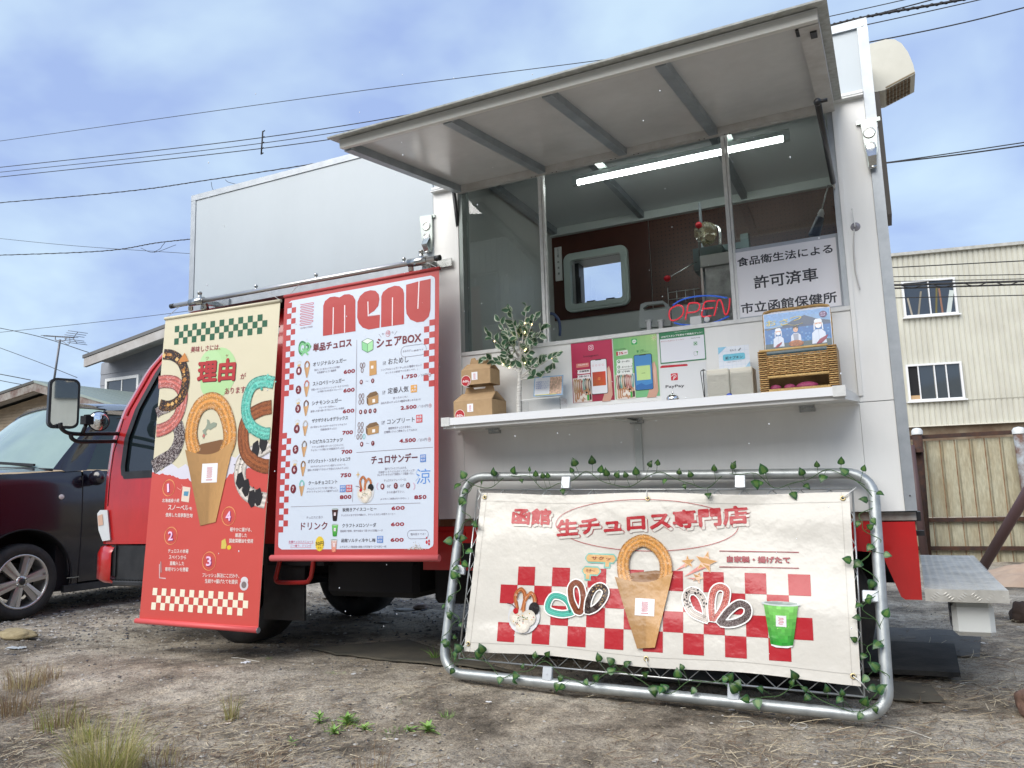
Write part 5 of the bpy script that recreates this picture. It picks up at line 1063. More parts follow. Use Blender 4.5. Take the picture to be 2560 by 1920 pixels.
# ---------------------------------------------------------------- ivy
def leaf_mesh(nm, curl, hue):
    m = MB(); n = 7; rows = []
    g0 = np.array((.022, .085, .020))*hue; g1 = np.array((.22, .34, .06))*hue
    out = []
    for k in range(n+1):
        t = k/n; wv = .5*math.sin(math.pi*t**.62)**.9*(1-.35*t) if 0 < t < 1 else 0
        z = -curl*(t-.4)**2; out.append([(-wv, t-.05*(t < .3), z-.02), (-wv*.45, t-.03*(t < .3), z+.01), (0, t, z-.015), (wv*.45, t-.03*(t < .3), z+.01), (wv, t-.05*(t < .3), z-.02)])
    vs = [p for r in out for p in r]
    m.add(vs, [], None)
    for i in range(n):
        for j in range(4):
            mid = j in (1, 2); c = tuple(g1*.30+g0*.70) if mid and .1 < i/n < .6 else tuple(g0)
            m.f.append((i*5+j, i*5+j+1, i*5+j+6, i*5+j+5)); m.c.append(c); m.mi.append(0); m.sm.append(True)
    return mesh_of(m, nm, LEAFM)
LV = [leaf_mesh('leaf', c, h) for c, h in ((.5, 1.), (.9, .75), (.15, 1.25), (.7, .9))]
def place_leaf(par, p, d, up, size, rn, meshes=LV, nm='leaf'):
    y = _n(d); z = _n(np.array(up)-y*y.dot(up)); x = np.cross(y, z)
    M = Matrix(((x[0], y[0], z[0]), (x[1], y[1], z[1]), (x[2], y[2], z[2])))
    return inst(None, nm, par, p, M.to_quaternion(), size, rn.choice(meshes))
rn = random.Random(21)
STEM = mat('vine_stem', (.05, .12, .03), .6)
sides = [('top', lambda t: (.02+t*(FW-.05), .0), FU, -FVd, 40, 'ivy along the top tube of the leaning frame'),
         ('right', lambda t: (FW+.0, .04+t*(FH-.05)), FVd, FU, 24, 'ivy down the right tube of the leaning frame'),
         ('bottom', lambda t: (FW-.03-t*(FW-.06), FH-.01), -FU, FVd, 46, 'ivy along the bottom tube of the leaning frame'),
         ('left', lambda t: (.0, FH-.05-t*(FH-.1)), -FVd, -FU, 22, 'ivy up the left tube of the leaning frame')]
for nm, f, al, ou, cnt, lab in sides:
    v_ = thing('ivy_garland', lab, 'ivy', fp(*f(.5)), 'ivy garlands on the frame')
    n = 26; inner = -1
    pts = []
    for k in range(n+1):
        t = k/n; u, v = f(t); w_ = (.032*math.sin(k*1.25+len(nm))+.012*math.sin(k*2.9)) - (.028 if nm in ('top', 'right', 'left') else .03)
        pts.append(fp(u, v)+np.array(ou)*w_+FN*(.026+.010*math.cos(k*1.25)))
    sm = bez(pts, 4); m = MB(); m.tube(sm, .0016, 5); m.build('stem', STEM, v_)
    for k in range(cnt):
        t = (k+rn.uniform(.1, .9))/cnt; p = np.array(sm[int(t*(len(sm)-1))])
        side = rn.choice((1, 1, -1)) if nm == 'top' else rn.choice((1, -1, -1))
        d = np.array(ou)*side*rn.uniform(.4, 1)+np.array(al)*rn.uniform(-.9, .9)+FN*rn.uniform(.0, .5)
        if nm == 'top' and side > 0: d = np.array([rn.uniform(-.5, .5), 0, 1])+FN*.2
        elif rn.random() < .45: d = d+np.array([0, 0, -.7])
        d = _n(d); q = p+d*rn.uniform(.012, .05)+FN*rn.uniform(.0, .012)
        if nm == 'bottom' and q[2] < .08: q[2] = .08+rn.uniform(0, .03)
        m = MB(); m.tube([p, q], .0009, 4); m.build('leaf_stalk', STEM, v_)
        place_leaf(v_, q, d, FN+np.array([rn.uniform(-.5, .5), 0, rn.uniform(-.2, .7)]), rn.uniform(.024, .047), rn)

# ================================================================ ON THE COUNTER
YC = -.16
def sp(x, y, cr, yy=YC): return P(*cr(x, y), y=yy)
# kraft gable boxes
def gable_box(label, fl, fr_, zt, zb, dep, yy, ridge, group='kraft boxes on the counter'):
    x0, x1 = fl, fr_
    o = thing('cake_box', label, 'box', ((x0+x1)/2, yy+dep/2, zb), group)
    y0, y1 = yy, yy+dep; th = .0015
    for lo, hi in (((x0, y0, zb), (x1, y0+th, zt)), ((x0, y1-th, zb), (x1, y1, zt)), ((x0, y0+th, zb), (x0+th, y1-th, zt)), ((x1-th, y0+th, zb), (x1, y1-th, zt))):
        m = MB(); m.box(lo, hi); m.build('side_panel', KRAFT, o)
    yc = (y0+y1)/2; rz = zt+ridge
    m = MB(); m.add([(x0, y0, zt), (x1, y0, zt), (x1-.012, yc-.006, rz), (x0+.012, yc-.006, rz), (x0, y0+.002, zt-.001), (x1, y0+.002, zt-.001), (x1-.012, yc-.004, rz), (x0+.012, yc-.004, rz)], [(0, 1, 2, 3), (4, 7, 6, 5), (0, 3, 7, 4), (1, 5, 6, 2)]); m.build('lid_panel', KRAFT, o)
    m = MB(); m.add([(x0, y1, zt), (x1, y1, zt), (x1-.012, yc+.006, rz), (x0+.012, yc+.006, rz)], [(0, 1, 2, 3)]); m.build('lid_panel', KRAFT, o)
    for xx, s in ((x0, 1), (x1, -1)):
        m = MB(); m.add([(xx, y0, zt), (xx, y1, zt), (xx+s*.03, yc, zt+ridge*.25), (xx+s*.012, yc-.008, rz), (xx+s*.012, yc+.008, rz)], [(0, 2, 3), (1, 4, 2), (2, 4, 3)]); m.build('gusset', KRAFT, o)
    w_ = (x1-x0)
    m = MB(); m.prism([(x0+.02, rz-.004), (x0+.03, rz+.028), (x0+w_*.32, rz+.03), (x0+w_*.36, rz+.018), (x1-w_*.36, rz+.018), (x1-w_*.32, rz+.03), (x1-.03, rz+.028), (x1-.02, rz-.004)], (0, yc-.002, 0), (1, 0, 0), (0, 0, 1), (0, 1, 0), .004); m.build('handle', KRAFT, o)
    pr = Pr((x0, y0-.0006, zt), (1, 0, 0), (0, 0, -1), .0004); h = zt-zb
    pr.label((w_*.36, h*.18), (w_*.36+.032, h*.18+.038), 1, 9)
    c = (w_*.16, h*.72); pr.disc(c, .0265, .0265, (240, 236, 232), 1, 24); pr.disc(c, .0245, .0245, (178, 26, 40), 1.4, 24); pr.poly([(c[0]+.004, c[1]+.0235), (c[0]+.026, c[1]+.002), (c[0]+.012, c[1]+.012)], (230, 226, 222), 1.6)
    pr.text('みほん', (c[0]-.018, c[1]+.008), (c[0]+.018, c[1]+.008), .013, (245, 236, 236), 2, .04); pr.text('テイクアウト', (c[0]-.012, c[1]-.010), (c[0]+.012, c[1]-.010), .0045, (236, 150, 150), 2, .0, 1)
    pr.done('sticker', PRINT, o); return o
zA = 1.206
a = sp(190, 1075, cS1, -.19); b = sp(508, 1052, cS1, -.19); t = sp(190, 925, cS1, -.19)
gable_box('wide kraft handle box at the bottom of the stack beside the small tree', a[0], b[0], zA+.092, zA, .15, -.20, .043)
a2 = sp(250, 845, cS1, -.17); b2 = sp(490, 835, cS1, -.17)
gable_box('tall kraft handle box perched on the wide kraft box', a2[0], b2[0]+.0, zA+.17+.072, zA+.17-.0, .10, -.175, .035)
# variegated tree
tb = sp(722, 1035, cS1, -.13)
tr_ = thing('ornamental_tree', 'little artificial tree with white birch trunk and cream edged leaves', 'artificial tree', (tb[0], -.13, zA))
BIRCH = mat('white_birch_bark', (.70, .69, .65), .6, noise=(.45, .43, .40), nscale=40, bump=.3, bscale=120, bdist=.004, stretch=(1, 1, 6))
tp = [P(*cS1(*p), y=-.13) for p in ((724, 1035), (722, 900), (728, 760), (722, 640), (738, 540), (735, 440))]; tp[0][2] = zA
m = MB(); sm = bez(tp, 4); m.tube(sm, [.0145-.010*i/(len(sm)-1)+.0008*math.sin(i*2.3) for i in range(len(sm))], 10); m.build('trunk', BIRCH, tr_)
def sprig_leaf(nm, curl):
    m = MB(); n = 5; o = []
    for k in range(n+1):
        t = k/n; wv = .34*math.sin(math.pi*t**.8) if 0 < t < 1 else 0; z = -curl*(t-.3)**2
        o.append([(-wv, t, z+.08), (-wv*.70, t, z+.03), (0, t, z), (wv*.70, t, z+.03), (wv, t, z+.08)])
    m.add([p for r in o for p in r], [])
    for i in range(n):
        for j in range(4):
            edge_ = j in (0, 3)
            m.f.append((i*5+j, i*5+j+1, i*5+j+6, i*5+j+5)); m.c.append((.56, .62, .48) if edge_ else (.045, .115, .055)); m.mi.append(0); m.sm.append(True)
    return mesh_of(m, nm, LEAFM)
SL = [sprig_leaf('leaf', c) for c in (.3, .7, -.2)]
rn = random.Random(5)
tips = [((740, 540), (790, 120)), ((735, 520), (640, 150)), ((728, 600), (545, 250)), ((722, 640), (440, 365)), ((722, 660), (400, 560)), ((724, 700), (560, 620)), ((740, 520), (860, 220)), ((738, 560), (945, 290)), ((742, 600), (880, 400)), ((735, 740), (920, 560)), ((735, 750), (1060, 540)), ((735, 760), (1040, 660)), ((730, 480), (690, 330)), ((740, 470), (780, 330)), ((735, 700), (780, 600)), ((728, 560), (620, 420)), ((736, 560), (810, 470)), ((730, 600), (560, 480)), ((738, 640), (850, 600))]
for a, b in tips:
    dy = rn.uniform(-.09, .05)
    A = P(*cS1(*a), y=-.13); B = P(*cS1(*b), y=-.13+dy); C_ = (A+B)/2+np.array([0, 0, .012*rn.uniform(-1, 1)])
    sm = bez([A, C_, B], 5); m = MB(); m.tube(sm, [.0045-.0035*i/(len(sm)-1) for i in range(len(sm))], 6); m.build('branch', BIRCH, tr_)
    for k in range(9):
        t = .32+.68*(k+.5)/9; i = int(t*(len(sm)-1)); p = np.array(sm[i]); d = _n((B-A)*.6/np.linalg.norm(B-A)+np.array([rn.uniform(-1, 1), rn.uniform(-.7, .3), rn.uniform(-.8, .9)]))
        place_leaf(tr_, p+d*.004, d, (rn.uniform(-.5, .5), -1, rn.uniform(-.3, .6)), rn.uniform(.034, .050), rn, SL)
GLOW = mat('fairy_light', (1, .8, .4), .4, emit=(1, .72, .3), estr=5)
for k in range(20):
    a, b = rn.choice(tips); t = rn.uniform(.35, .85); A = P(*cS1(*a), y=-.14); B = P(*cS1(*b), y=-.15); c = A+(B-A)*t
    m = MB(); m.ball(c, .0022, 6, 4, (1, 1, 1.5)); m.build('fairy_light', GLOW, tr_)
# acrylic card box
def ptz(x, y, cr, yy): return P(*cr(x, y), y=yy)
ax0 = ptz(748, 1020, cS1, -.12)[0]; ax1 = ptz(1075, 1010, cS1, -.12)[0]
cb_ = thing('card_holder', 'clear acrylic card holder with a photo card at its back, beside the little tree', 'card holder', ((ax0+ax1)/2, -.08, zA))
ACR = mat('clear_acrylic', (.96, .97, .98), .02, trans=1., ior=1.3)
for nm, lo, hi in (('front_wall', (ax0, -.135, zA), (ax1, -.132, zA+.078)), ('side_wall', (ax0, -.131, zA), (ax0+.003, -.05, zA+.078)), ('side_wall', (ax1-.003, -.131, zA), (ax1, -.05, zA+.078)), ('base', (ax0+.004, -.131, zA), (ax1-.004, -.05, zA+.003))):
    m = MB(); m.box(lo, hi); m.build(nm, ACR, cb_)
m = MB(); m.box((ax0, -.1365, zA+.0785), (ax1, -.130, zA+.081)); m.build('rim', WHITEPL, cb_)
cards = MB()
pr = Pr((ax0+.02, -.06, zA+.155), (1, 0, -.02), (0, -.18, -1), .0006, cr=cS1)
a = pr.q(850, 740); b = pr.q(1082, 885)
pr.rect(a, b, (150, 190, 226), 0); pr.rect(a+(.005, .005), b-(.005, .006), (232, 236, 244), 1); pr.rect((a[0]+(b[0]-a[0])*.55, a[1]+.006), (b[0]-.006, b[1]-.006), (0, 0, 0), 2, (12, 12), cf=lambda i, j: tuple(np.array(lin((222, 186, 160)))*rnd.uniform(.6, 1.15)))
for k in range(4): pr.text('体験型シェア', (a[0]+.01, a[1]+.03+.010*k), (a[0]+.01+(b[0]-a[0])*.45-.006*(k % 2), a[1]+.03+.010*k), .007, (90, 120, 190), 2, .0, 1)
pr.text('ロゴ', (a[0]+.024, a[1]+.014), (a[0]+.042, a[1]+.014), .006, (226, 120, 140), 2, 0, 1) if False else None
pr.rect((a[0]+.01, b[1]-.008), (b[0]-.03, b[1]-.004), (226, 220, 130), 3)
pr.done('photo_card', PRINT, cb_)
m = MB(); m.box((ax1-.05, -.128, zA+.004), (ax1-.022, -.120, zA+.026)); m.build('printed_tag', PAPER, cb_)
m = MB(); m.box((ax0+.05, -.126, zA+.004), (ax0+.085, -.118, zA+.010)); m.build('label_strip', BLACK, cb_)
# posters taped on the counter panel
YP = .0015
def poster(nm, label, pts, cr, cat='poster', group='posters on the counter panel'):
    p0 = [P(*cr(*p), y=YP) for p in pts]; o = thing(nm, label, cat, (sum(p0)/4), group)
    pr = Pr((p0[0][0], YP, p0[0][2]), (1, 0, 0), (0, 0, -1), .0004, cr=cr); q = [pr.q(*p) for p in pts]
    a = (np.array(q[0])+np.array([q[3][0], q[1][1]]))/2; b = (np.array(q[2])+np.array([q[1][0], q[3][1]]))/2
    return o, pr, a, b
def foodpile(pr, a, b, seed):
    r = random.Random(seed); W = b[0]-a[0]; H = b[1]-a[1]
    pr.rect(a, b, (226, 214, 206), 1.2)
    for k in range(9):
        x = a[0]+W*(.08+.1*k); y = a[1]+H*(.2+.1*r.random()); col = r.choice([(196, 128, 84), (110, 190, 176), (60, 40, 40), (200, 120, 110), (214, 170, 120), (90, 70, 66)])
        pr.churro([(x, y+H*.35), (x-W*.03, y), (x+W*.02, y-H*.18), (x+W*.07, y), (x+W*.03, y+H*.35)], W*.05, col, 2+.1*k, None, 0, .2, n=3, across=4)
    for k in range(7):
        x = a[0]+W*(.1+.12*k); y = a[1]+H*(.6+.15*r.random()); pr.churro([(x, y+H*.2), (x+W*.02, y-H*.12), (x+W*.1, y-H*.05), (x+W*.06, y+H*.22)], W*.05, (214, 150, 100), 3+.1*k, None, 0, .15, n=3, across=4)
    for k in range(3): pr.disc((a[0]+W*(.42+.12*k), a[1]+H*(.8-.08*(k == 1))), W*.09, W*.09, (236, 226, 214), 4+.1*k, 12)
    pr.disc((a[0]+W*.46, a[1]+H*.7), W*.03, W*.03, (180, 30, 40), 4.6, 8); pr.disc((a[0]+W*.72, a[1]+H*.62), W*.06, W*.05, (40, 30, 34), 4.6, 10)
    pr.rect((a[0]+W*.74, a[1]+H*.72), (a[0]+W*.84, a[1]+H*.95), (60, 170, 70), 4.8); pr.rect((a[0]+W*.87, a[1]+H*.7), (a[0]+W*.97, a[1]+H*.93), (70, 30, 36), 4.8)
def phone(pr, pts, scr, cr):
    P4_ = [pr.q(*p) for p in pts]; a = np.array([(P4_[0][0]+P4_[3][0])/2, (P4_[0][1]+P4_[1][1])/2]); b = np.array([(P4_[1][0]+P4_[2][0])/2, (P4_[2][1]+P4_[3][1])/2])
    # hand holding the phone from the right
    W = b[0]-a[0]; H = b[1]-a[1]
    pr.poly([(b[0]-W*.2, b[1]-H*.05), (b[0]-.002, a[1]+H*.3), (b[0]+W*.12, a[1]+H*.22), (b[0]+W*.22, a[1]+H*.42), (b[0]+W*.26, b[1]+H*.05), (b[0]+W*.1, b[1]+H*.22), (b[0]-W*.4, b[1]+H*.22)], (206, 160, 140), 5); pr.poly([(b[0]+W*.02, a[1]+H*.5), (b[0]+W*.12, a[1]+H*.24), (b[0]+W*.2, a[1]+H*.45), (b[0]+W*.12, b[1]-H*.1)], (226, 184, 164), 5.4)
    pr.poly([(p[0], p[1]) for p in rr2(a, b, .008, 4)], (24, 26, 34), 6); pr.poly(rr2(a+.0025, b-.0025, .006, 4), scr, 6.6); pr.rect((a[0]+W*.32, a[1]+.001), (b[0]-W*.32, a[1]+.005), (24, 26, 34), 7)
    return a, b
# instagram poster
o, pr, a, b = poster('social_media_poster', 'crimson photo app poster with a hand holding a white screened phone', [(1152, 462), (1498, 425), (1508, 928), (1170, 955)], cS1)
W, H = b-a
pr.rect(a, b, (176, 34, 74), 1, (8, 12), cf=lambda i, j: lin((190-30*j, 32+8*i, 84-20*j)))
c = pr.q(1318, 495); g = .0125
pr.poly(rr2((c[0]-g, c[1]-g), (c[0]+g, c[1]+g), .006, 5), (240, 236, 240), 3); pr.poly(rr2((c[0]-g+.002, c[1]-g+.002), (c[0]+g-.002, c[1]+g-.002), .005, 5), (206, 60, 110), 3.4)
pr.ellipse(c, .0056, .0056, .002, (245, 240, 244), 4, 20); pr.disc((c[0]+.007, c[1]-.007), .0013, .0013, (245, 240, 244), 4, 8)
pr.ptext('Instagram', (1258, 582), (1380, 570), 24, (90, 24, 50), bold=.0, res=2)
pr.poly(rr2(pr.q(1196, 630), pr.q(1302, 652), .003, 3), (214, 130, 120), 2.4); pr.ptext('FOLLOW US', (1212, 646), (1290, 638), 12, (245, 236, 236), l=3, bold=.03, res=1)
for y, t in ((693, '店舗情報'), (735, 'お問い合わせ')):
    c = pr.q(1200, y); pr.rect((c[0]+.004, c[1]-.0055), pr.q(1312, y+12), (240, 234, 236), 2.5); pr.disc(c, .0058, .0058, (150, 20, 50), 3, 12); pr.ptext(t, (1222, y+8), (1304, y+2), 16, (50, 30, 40), bold=.03, res=1)
foodpile(pr, pr.q(1168, 752), pr.q(1330, 940), 3)
A, B = phone(pr, [(1310, 592), (1450, 590), (1462, 872), (1328, 888)], (236, 236, 242), cS1)
w_, h_ = B-A
pr.rect((A[0]+w_*.1, A[1]+h_*.36), (B[0]-w_*.1, A[1]+h_*.76), (178, 62, 40), 7.4, (4, 4), cf=lambda i, j: lin((170+40*i, 60+30*j, 40))); c = ((A[0]+B[0])/2, A[1]+h_*.56)
pr.stroke(rrect(c[0]-.005, c[1]-.005, c[0]+.005, c[1]+.005, .002, 3), .0012, (235, 170, 90), 8, True); pr.ellipse(c, .0023, .0023, .001, (235, 170, 90), 8, 12)
for k in range(4): pr.ellipse((A[0]+w_*(.16+.2*k), A[1]+h_*.17), .004, .004, .0008, (214, 120, 130), 8, 10)
pr.done('printed_sheet', PRINT, o)
# line poster
o, pr, a, b = poster('chat_coupon_poster', 'green chat app coupon poster with a hand holding a blue screened phone', [(1500, 420), (1868, 380), (1884, 892), (1522, 925)], cS1)
W, H = b-a
pr.rect(a, b, (120, 190, 120), 1, (8, 12), cf=lambda i, j: lin((118+60*i*(1-j), 186+30*i*(1-j), 118+20*i)))
c = pr.q(1677, 445); g = .0135; pr.poly(rr2((c[0]-g, c[1]-g), (c[0]+g, c[1]+g), .005, 5), (52, 176, 90), 2.5); pr.disc((c[0], c[1]-.001), .0098, .0083, (245, 250, 245), 3, 20); pr.poly([(c[0]-.004, c[1]+.006), (c[0]+.003, c[1]+.006), (c[0]-.001, c[1]+.011)], (245, 250, 245), 3)
pr.text('LINE', (c[0]-.0065, c[1]+.0015), (c[0]+.0065, c[1]+.0015), .005, (40, 160, 80), 4, .03)
pr.ptext('友だち追加特典', (1512, 518), (1606, 508), 10, (60, 80, 60), res=1)
pr.ppoly([(1528, 528), (1622, 512), (1626, 548), (1532, 566)], (240, 238, 236), 2.6); pr.prect((1528, 530), (1544, 562), (190, 40, 50), 3); pr.ptext('5%', (1550, 556), (1588, 548), 22, (180, 30, 44), l=3.4, bold=.05); pr.ptext('OFF', (1592, 545), (1618, 540), 12, (180, 30, 44), l=3.4, bold=.03)
pr.ptext('LINE', (1725, 524), (1756, 520), 12, (50, 130, 70), res=1, bold=.02); pr.ptext('公式アカウント', (1728, 538), (1796, 530), 12, (50, 120, 70), res=1); c = pr.q(1706, 526); pr.poly([(c[0]-.005, c[1]-.005), (c[0]+.005, c[1]-.005), (c[0]+.004, c[1]+.003), (c[0], c[1]+.007), (c[0]-.004, c[1]+.003)], (70, 150, 90), 3)
for y, t in ((612, 'クーポン'), (656, 'ポイントカード'), (696, 'ご予約')):
    pr.poly(rr2(pr.q(1530, y-16), pr.q(1664, y+14), .005, 4), (236, 240, 236), 2.4); c = pr.q(1550, y); pr.disc(c, .0068, .0068, (40, 120, 70), 3, 14); pr.rect((c[0]-.003, c[1]-.0025), (c[0]+.003, c[1]+.0025), (236, 240, 236), 3.6); pr.ptext(t, (1574, y+6), (1574+(68 if len(t) < 5 else 88), y+2), 15, (40, 50, 44), bold=.04, res=1)
foodpile(pr, pr.q(1522, 720), pr.q(1690, 915), 8)
A, B = phone(pr, [(1670, 555), (1822, 545), (1840, 840), (1690, 852)], (70, 140, 200), cS1); w_, h_ = B-A
pr.rect((A[0]+w_*.12, A[1]+h_*.32), (B[0]-w_*.12, A[1]+h_*.72), (196, 226, 150), 7.4); pr.text('LINE', (A[0]+w_*.4, A[1]+h_*.54), (B[0]-w_*.4, A[1]+h_*.54), .004, (60, 130, 60), 8, .02); pr.poly([(A[0]+.004, B[1]-.004), (A[0]+.004, B[1]-h_*.14), (A[0]+w_*.35, B[1]-h_*.2), (A[0]+w_*.6, B[1]-h_*.13), (B[0]-.004, B[1]-h_*.17), (B[0]-.004, B[1]-.004)], (50, 110, 176), 7.4)
for x, y in ((1840, 415), (1478, 470)):
    pass
c = pr.q(1842, 412)
for k in range(8): an = R_(45*k+10); pr.poly([(c[0]+.018*math.cos(an), c[1]+.018*math.sin(an)), (c[0]+.002*math.cos(an+1.5), c[1]+.002*math.sin(an+1.5)), (c[0]-.002*math.cos(an+1.5), c[1]-.002*math.sin(an+1.5))], (236, 232, 190), 2)
pr.done('printed_sheet', PRINT, o)
# stamp poster
o, pr, a, b = poster('stamp_card_poster', 'small white stamp card notice with a thick green border', [(90, 372), (466, 328), (484, 592), (104, 632)], cS2)
W, H = b-a; pr.rect(a, b, (46, 130, 86), 1); pr.rect((a[0]+.004, a[1]+H*.22), (b[0]-.004, b[1]-.005), (232, 234, 242), 2)
pr.text('LINEでスタンプを貯めて特典をゲット！', (a[0]+.01, a[1]+H*.18), (b[0]-.01, a[1]+H*.18), .0095, (236, 244, 238), 3, .03); pr.text('簡単登録でお得に', (a[0]+W*.35, a[1]+H*.06), (b[0]-W*.35, a[1]+H*.06), .004, (200, 226, 210), 3, 0, 1)
pr.text('友だち追加はこちらから', (a[0]+.008, a[1]+H*.31), (a[0]+W*.55, a[1]+H*.31), .0045, (180, 80, 80), 3, 0, 1); pr.text('特典内容', (b[0]-W*.3, a[1]+H*.31), (b[0]-W*.1, a[1]+H*.31), .0045, (90, 90, 100), 3, 0, 1)
c = (b[0]-W*.21, a[1]+H*.47); pr.stroke([(c[0]-.006, c[1]-.006), (c[0]+.006, c[1]+.006)], .003, (60, 160, 90), 3); pr.stroke([(c[0]-.006, c[1]+.006), (c[0]+.006, c[1]-.006)], .003, (60, 160, 90), 3); pr.stroke(rrect(c[0]-.008, c[1]-.008, c[0]+.008, c[1]+.008, .002, 3), .001, (110, 170, 130), 3, True)
c = (b[0]-W*.21, a[1]+H*.78); pr.stroke(rrect(c[0]-.009, c[1]-.008, c[0]+.006, c[1]+.008, .002, 3), .001, (90, 120, 100), 3, True); pr.disc((c[0]+.006, c[1]-.006), .0035, .0035, (50, 150, 80), 3.4, 10); pr.stroke([(c[0]+.006, c[1]-.004), (c[0]+.006, c[1]+.006)], .0014, (50, 150, 80), 3.4)
pr.done('printed_sheet', PRINT, o)
# payment sticker
o, pr, a, b = poster('payment_sign', 'white payment sign with a red square P mark behind the bell', [(100, 636), (478, 625), (500, 900), (108, 935)], cS2, 'sign')
pr.rect(a, b, (226, 228, 230), 1)
pr.ppoly([(102, 666), (104, 652), (116, 644), (320, 630), (330, 636), (328, 646), (120, 664)], (196, 30, 52), 2)
c = pr.q(219, 737); g = .0155; pr.poly(rr2((c[0]-g, c[1]-g), (c[0]+g, c[1]+g), .003, 4), (206, 34, 56), 2)
pr.stroke([(c[0]-.0055, c[1]+.0125), (c[0]+.0005, c[1]-.0045)], .0034, (240, 236, 238), 3); pr.stroke([p[:2] for p in bez([(c[0]-.013, c[1]-.003, 0), (c[0]-.004, c[1]-.009, 0), (c[0]+.006, c[1]-.008, 0), (c[0]+.008, c[1]-.001, 0), (c[0]+.001, c[1]+.0055, 0), (c[0]-.005, c[1]+.0062, 0)], 5)], .0026, (240, 236, 238), 3.2)
A = pr.q(147, 838); B = pr.q(302, 828); pr.text('PayPay', A, B, .0165, (44, 44, 52), 3, .02)
pr.done('printed_sheet', PRINT, o)
# small printed slip with feet hidden by the shelf
o, pr, a, b = poster('paper_strip', 'thin dark striped paper edge lying against the counter panel under the green poster', [(1458, 972), (1868, 935), (1870, 945), (1460, 980)], cS1, 'paper strip')
pr.rect(a, b, (70, 44, 46), 1, (14, 1), cf=lambda i, j: lin((60, 40, 44) if int(i*14) % 3 else (196, 90, 60))); pr.done('printed_sheet', PRINT, o)
# desk bell
c = sp(207, 925, cS2, -.24); bell = thing('service_bell', 'chrome service bell on a black foot in front of the payment sign', 'bell', (c[0], -.24, zA))
m = MB(); m.lathe([(.032, 0), (.033, .003), (.030, .008), (.024, .012)], (c[0], -.24, zA), (0, 0, 1), 28); m.build('foot', BLACK, bell)
m = MB(); m.lathe([(.026, .011), (.0265, .015), (.025, .021), (.020, .029), (.012, .0345), (.003, .037)], (c[0], -.24, zA), (0, 0, 1), 28, cap=False); m.build('dome', CHROME, bell)
m = MB(); m.lathe([(.0035, .036), (.0035, .044), (.0015, .047)], (c[0], -.24, zA), (0, 0, 1), 10); m.build('button', CHROME, bell)
# napkin dispenser bag
x0 = sp(485, 890, cS2, -.16)[0]; x1 = sp(915, 880, cS2, -.16)[0]; zt = sp(700, 650, cS2, -.16)[2]
nb = thing('napkin_holder', 'clear holder of cream paper napkins with a blue name card, left of the basket', 'napkin holder', ((x0+x1)/2, -.13, zA))
NAP = mat('cream_napkins', (.70, .67, .58), .85, bump=.25, bscale=60, bdist=.006)
for s in (0, 1):
    xa = x0+.012+(x1-x0-.02)*.5*s; xb = xa+(x1-x0-.02)*.5-.003
    m = MB(); m.box((xa, -.195, zA+.002), (xb, -.10, zt-.010-.002*s), bev=.004); m.build('napkin_stack', NAP, nb)
m = MB(); m.box((x0, -.205, zA), (x1-.002, -.202, zt-.03)); m.build('front_wall', ACR, nb)
m = MB(); m.box((x0, -.201, zA), (x0+.003, -.09, zt-.005)); m.build('side_wall', ACR, nb)
m = MB(); m.tube([(x0+.001, -.208, zA), (x0-.008, -.208, zt-.02), (x0-.006, -.205, zt-.012)], .0016, 6); m.tube([(x0-.006, -.205, zt-.012), (x0+.01, -.2, zt-.010)], .0022, 6); m.build('wire_stand', BLACKWIRE, nb)
c = sp(675, 880, cS2, -.206); m = MB(); m.lathe([(.0001, 0), (.010, .0005), (.013, .003), (.008, .006), (.001, .007)], (c[0], -.2065, zA+.011), (0, -1, 0), 16); m.build('blue_sticker', mat('blue_sticker', (.02, .08, .5), .3), nb)
pr = Pr((x0+.03, -.098, zt+.06), (1, 0, 0), (0, 0, -1), .0005, cr=cS2); a = pr.q(580, 495); b = pr.q(850, 665)
pr.rect(a, b, (224, 230, 240), 0); W, H = b-a
for k in range(1, 7): pr.stroke([(a[0]+W*k/7, a[1]), (a[0]+W*k/7, b[1])], .0006, (190, 206, 226), 1)
for k in range(1, 5): pr.stroke([(a[0], a[1]+H*k/5), (b[0], a[1]+H*k/5)], .0006, (190, 206, 226), 1)
pr.poly([a, (a[0]+W*.28, a[1]), (a[0], a[1]+H*.3)], (140, 196, 226), 1.6); pr.poly([b, (b[0]-W*.2, b[1]), (b[0], b[1]-H*.3)], (160, 200, 226), 1.6)
pr.poly(rr2((a[0]+W*.14, a[1]+H*.32), (b[0]-W*.14, a[1]+H*.60), .008, 5), (110, 190, 214), 2); pr.text('紙ナプキン', (a[0]+W*.22, a[1]+H*.55), (b[0]-W*.22, a[1]+H*.55), .0125, (30, 60, 80), 3, .02); pr.text('セルフ', (a[0]+W*.38, a[1]+H*.22), (a[0]+W*.58, a[1]+H*.22), .009, (60, 70, 90), 3, .01); pr.text('ご自由にお取りください', (a[0]+W*.25, a[1]+H*.68), (b[0]-W*.25, a[1]+H*.68), .004, (110, 120, 140), 3, 0, 1); pr.stroke([(a[0]+W*.66, a[1]+H*.22), (a[0]+W*.74, a[1]+H*.12)], .005, (120, 130, 140), 2)
pr.done('name_card', PRINT, nb)
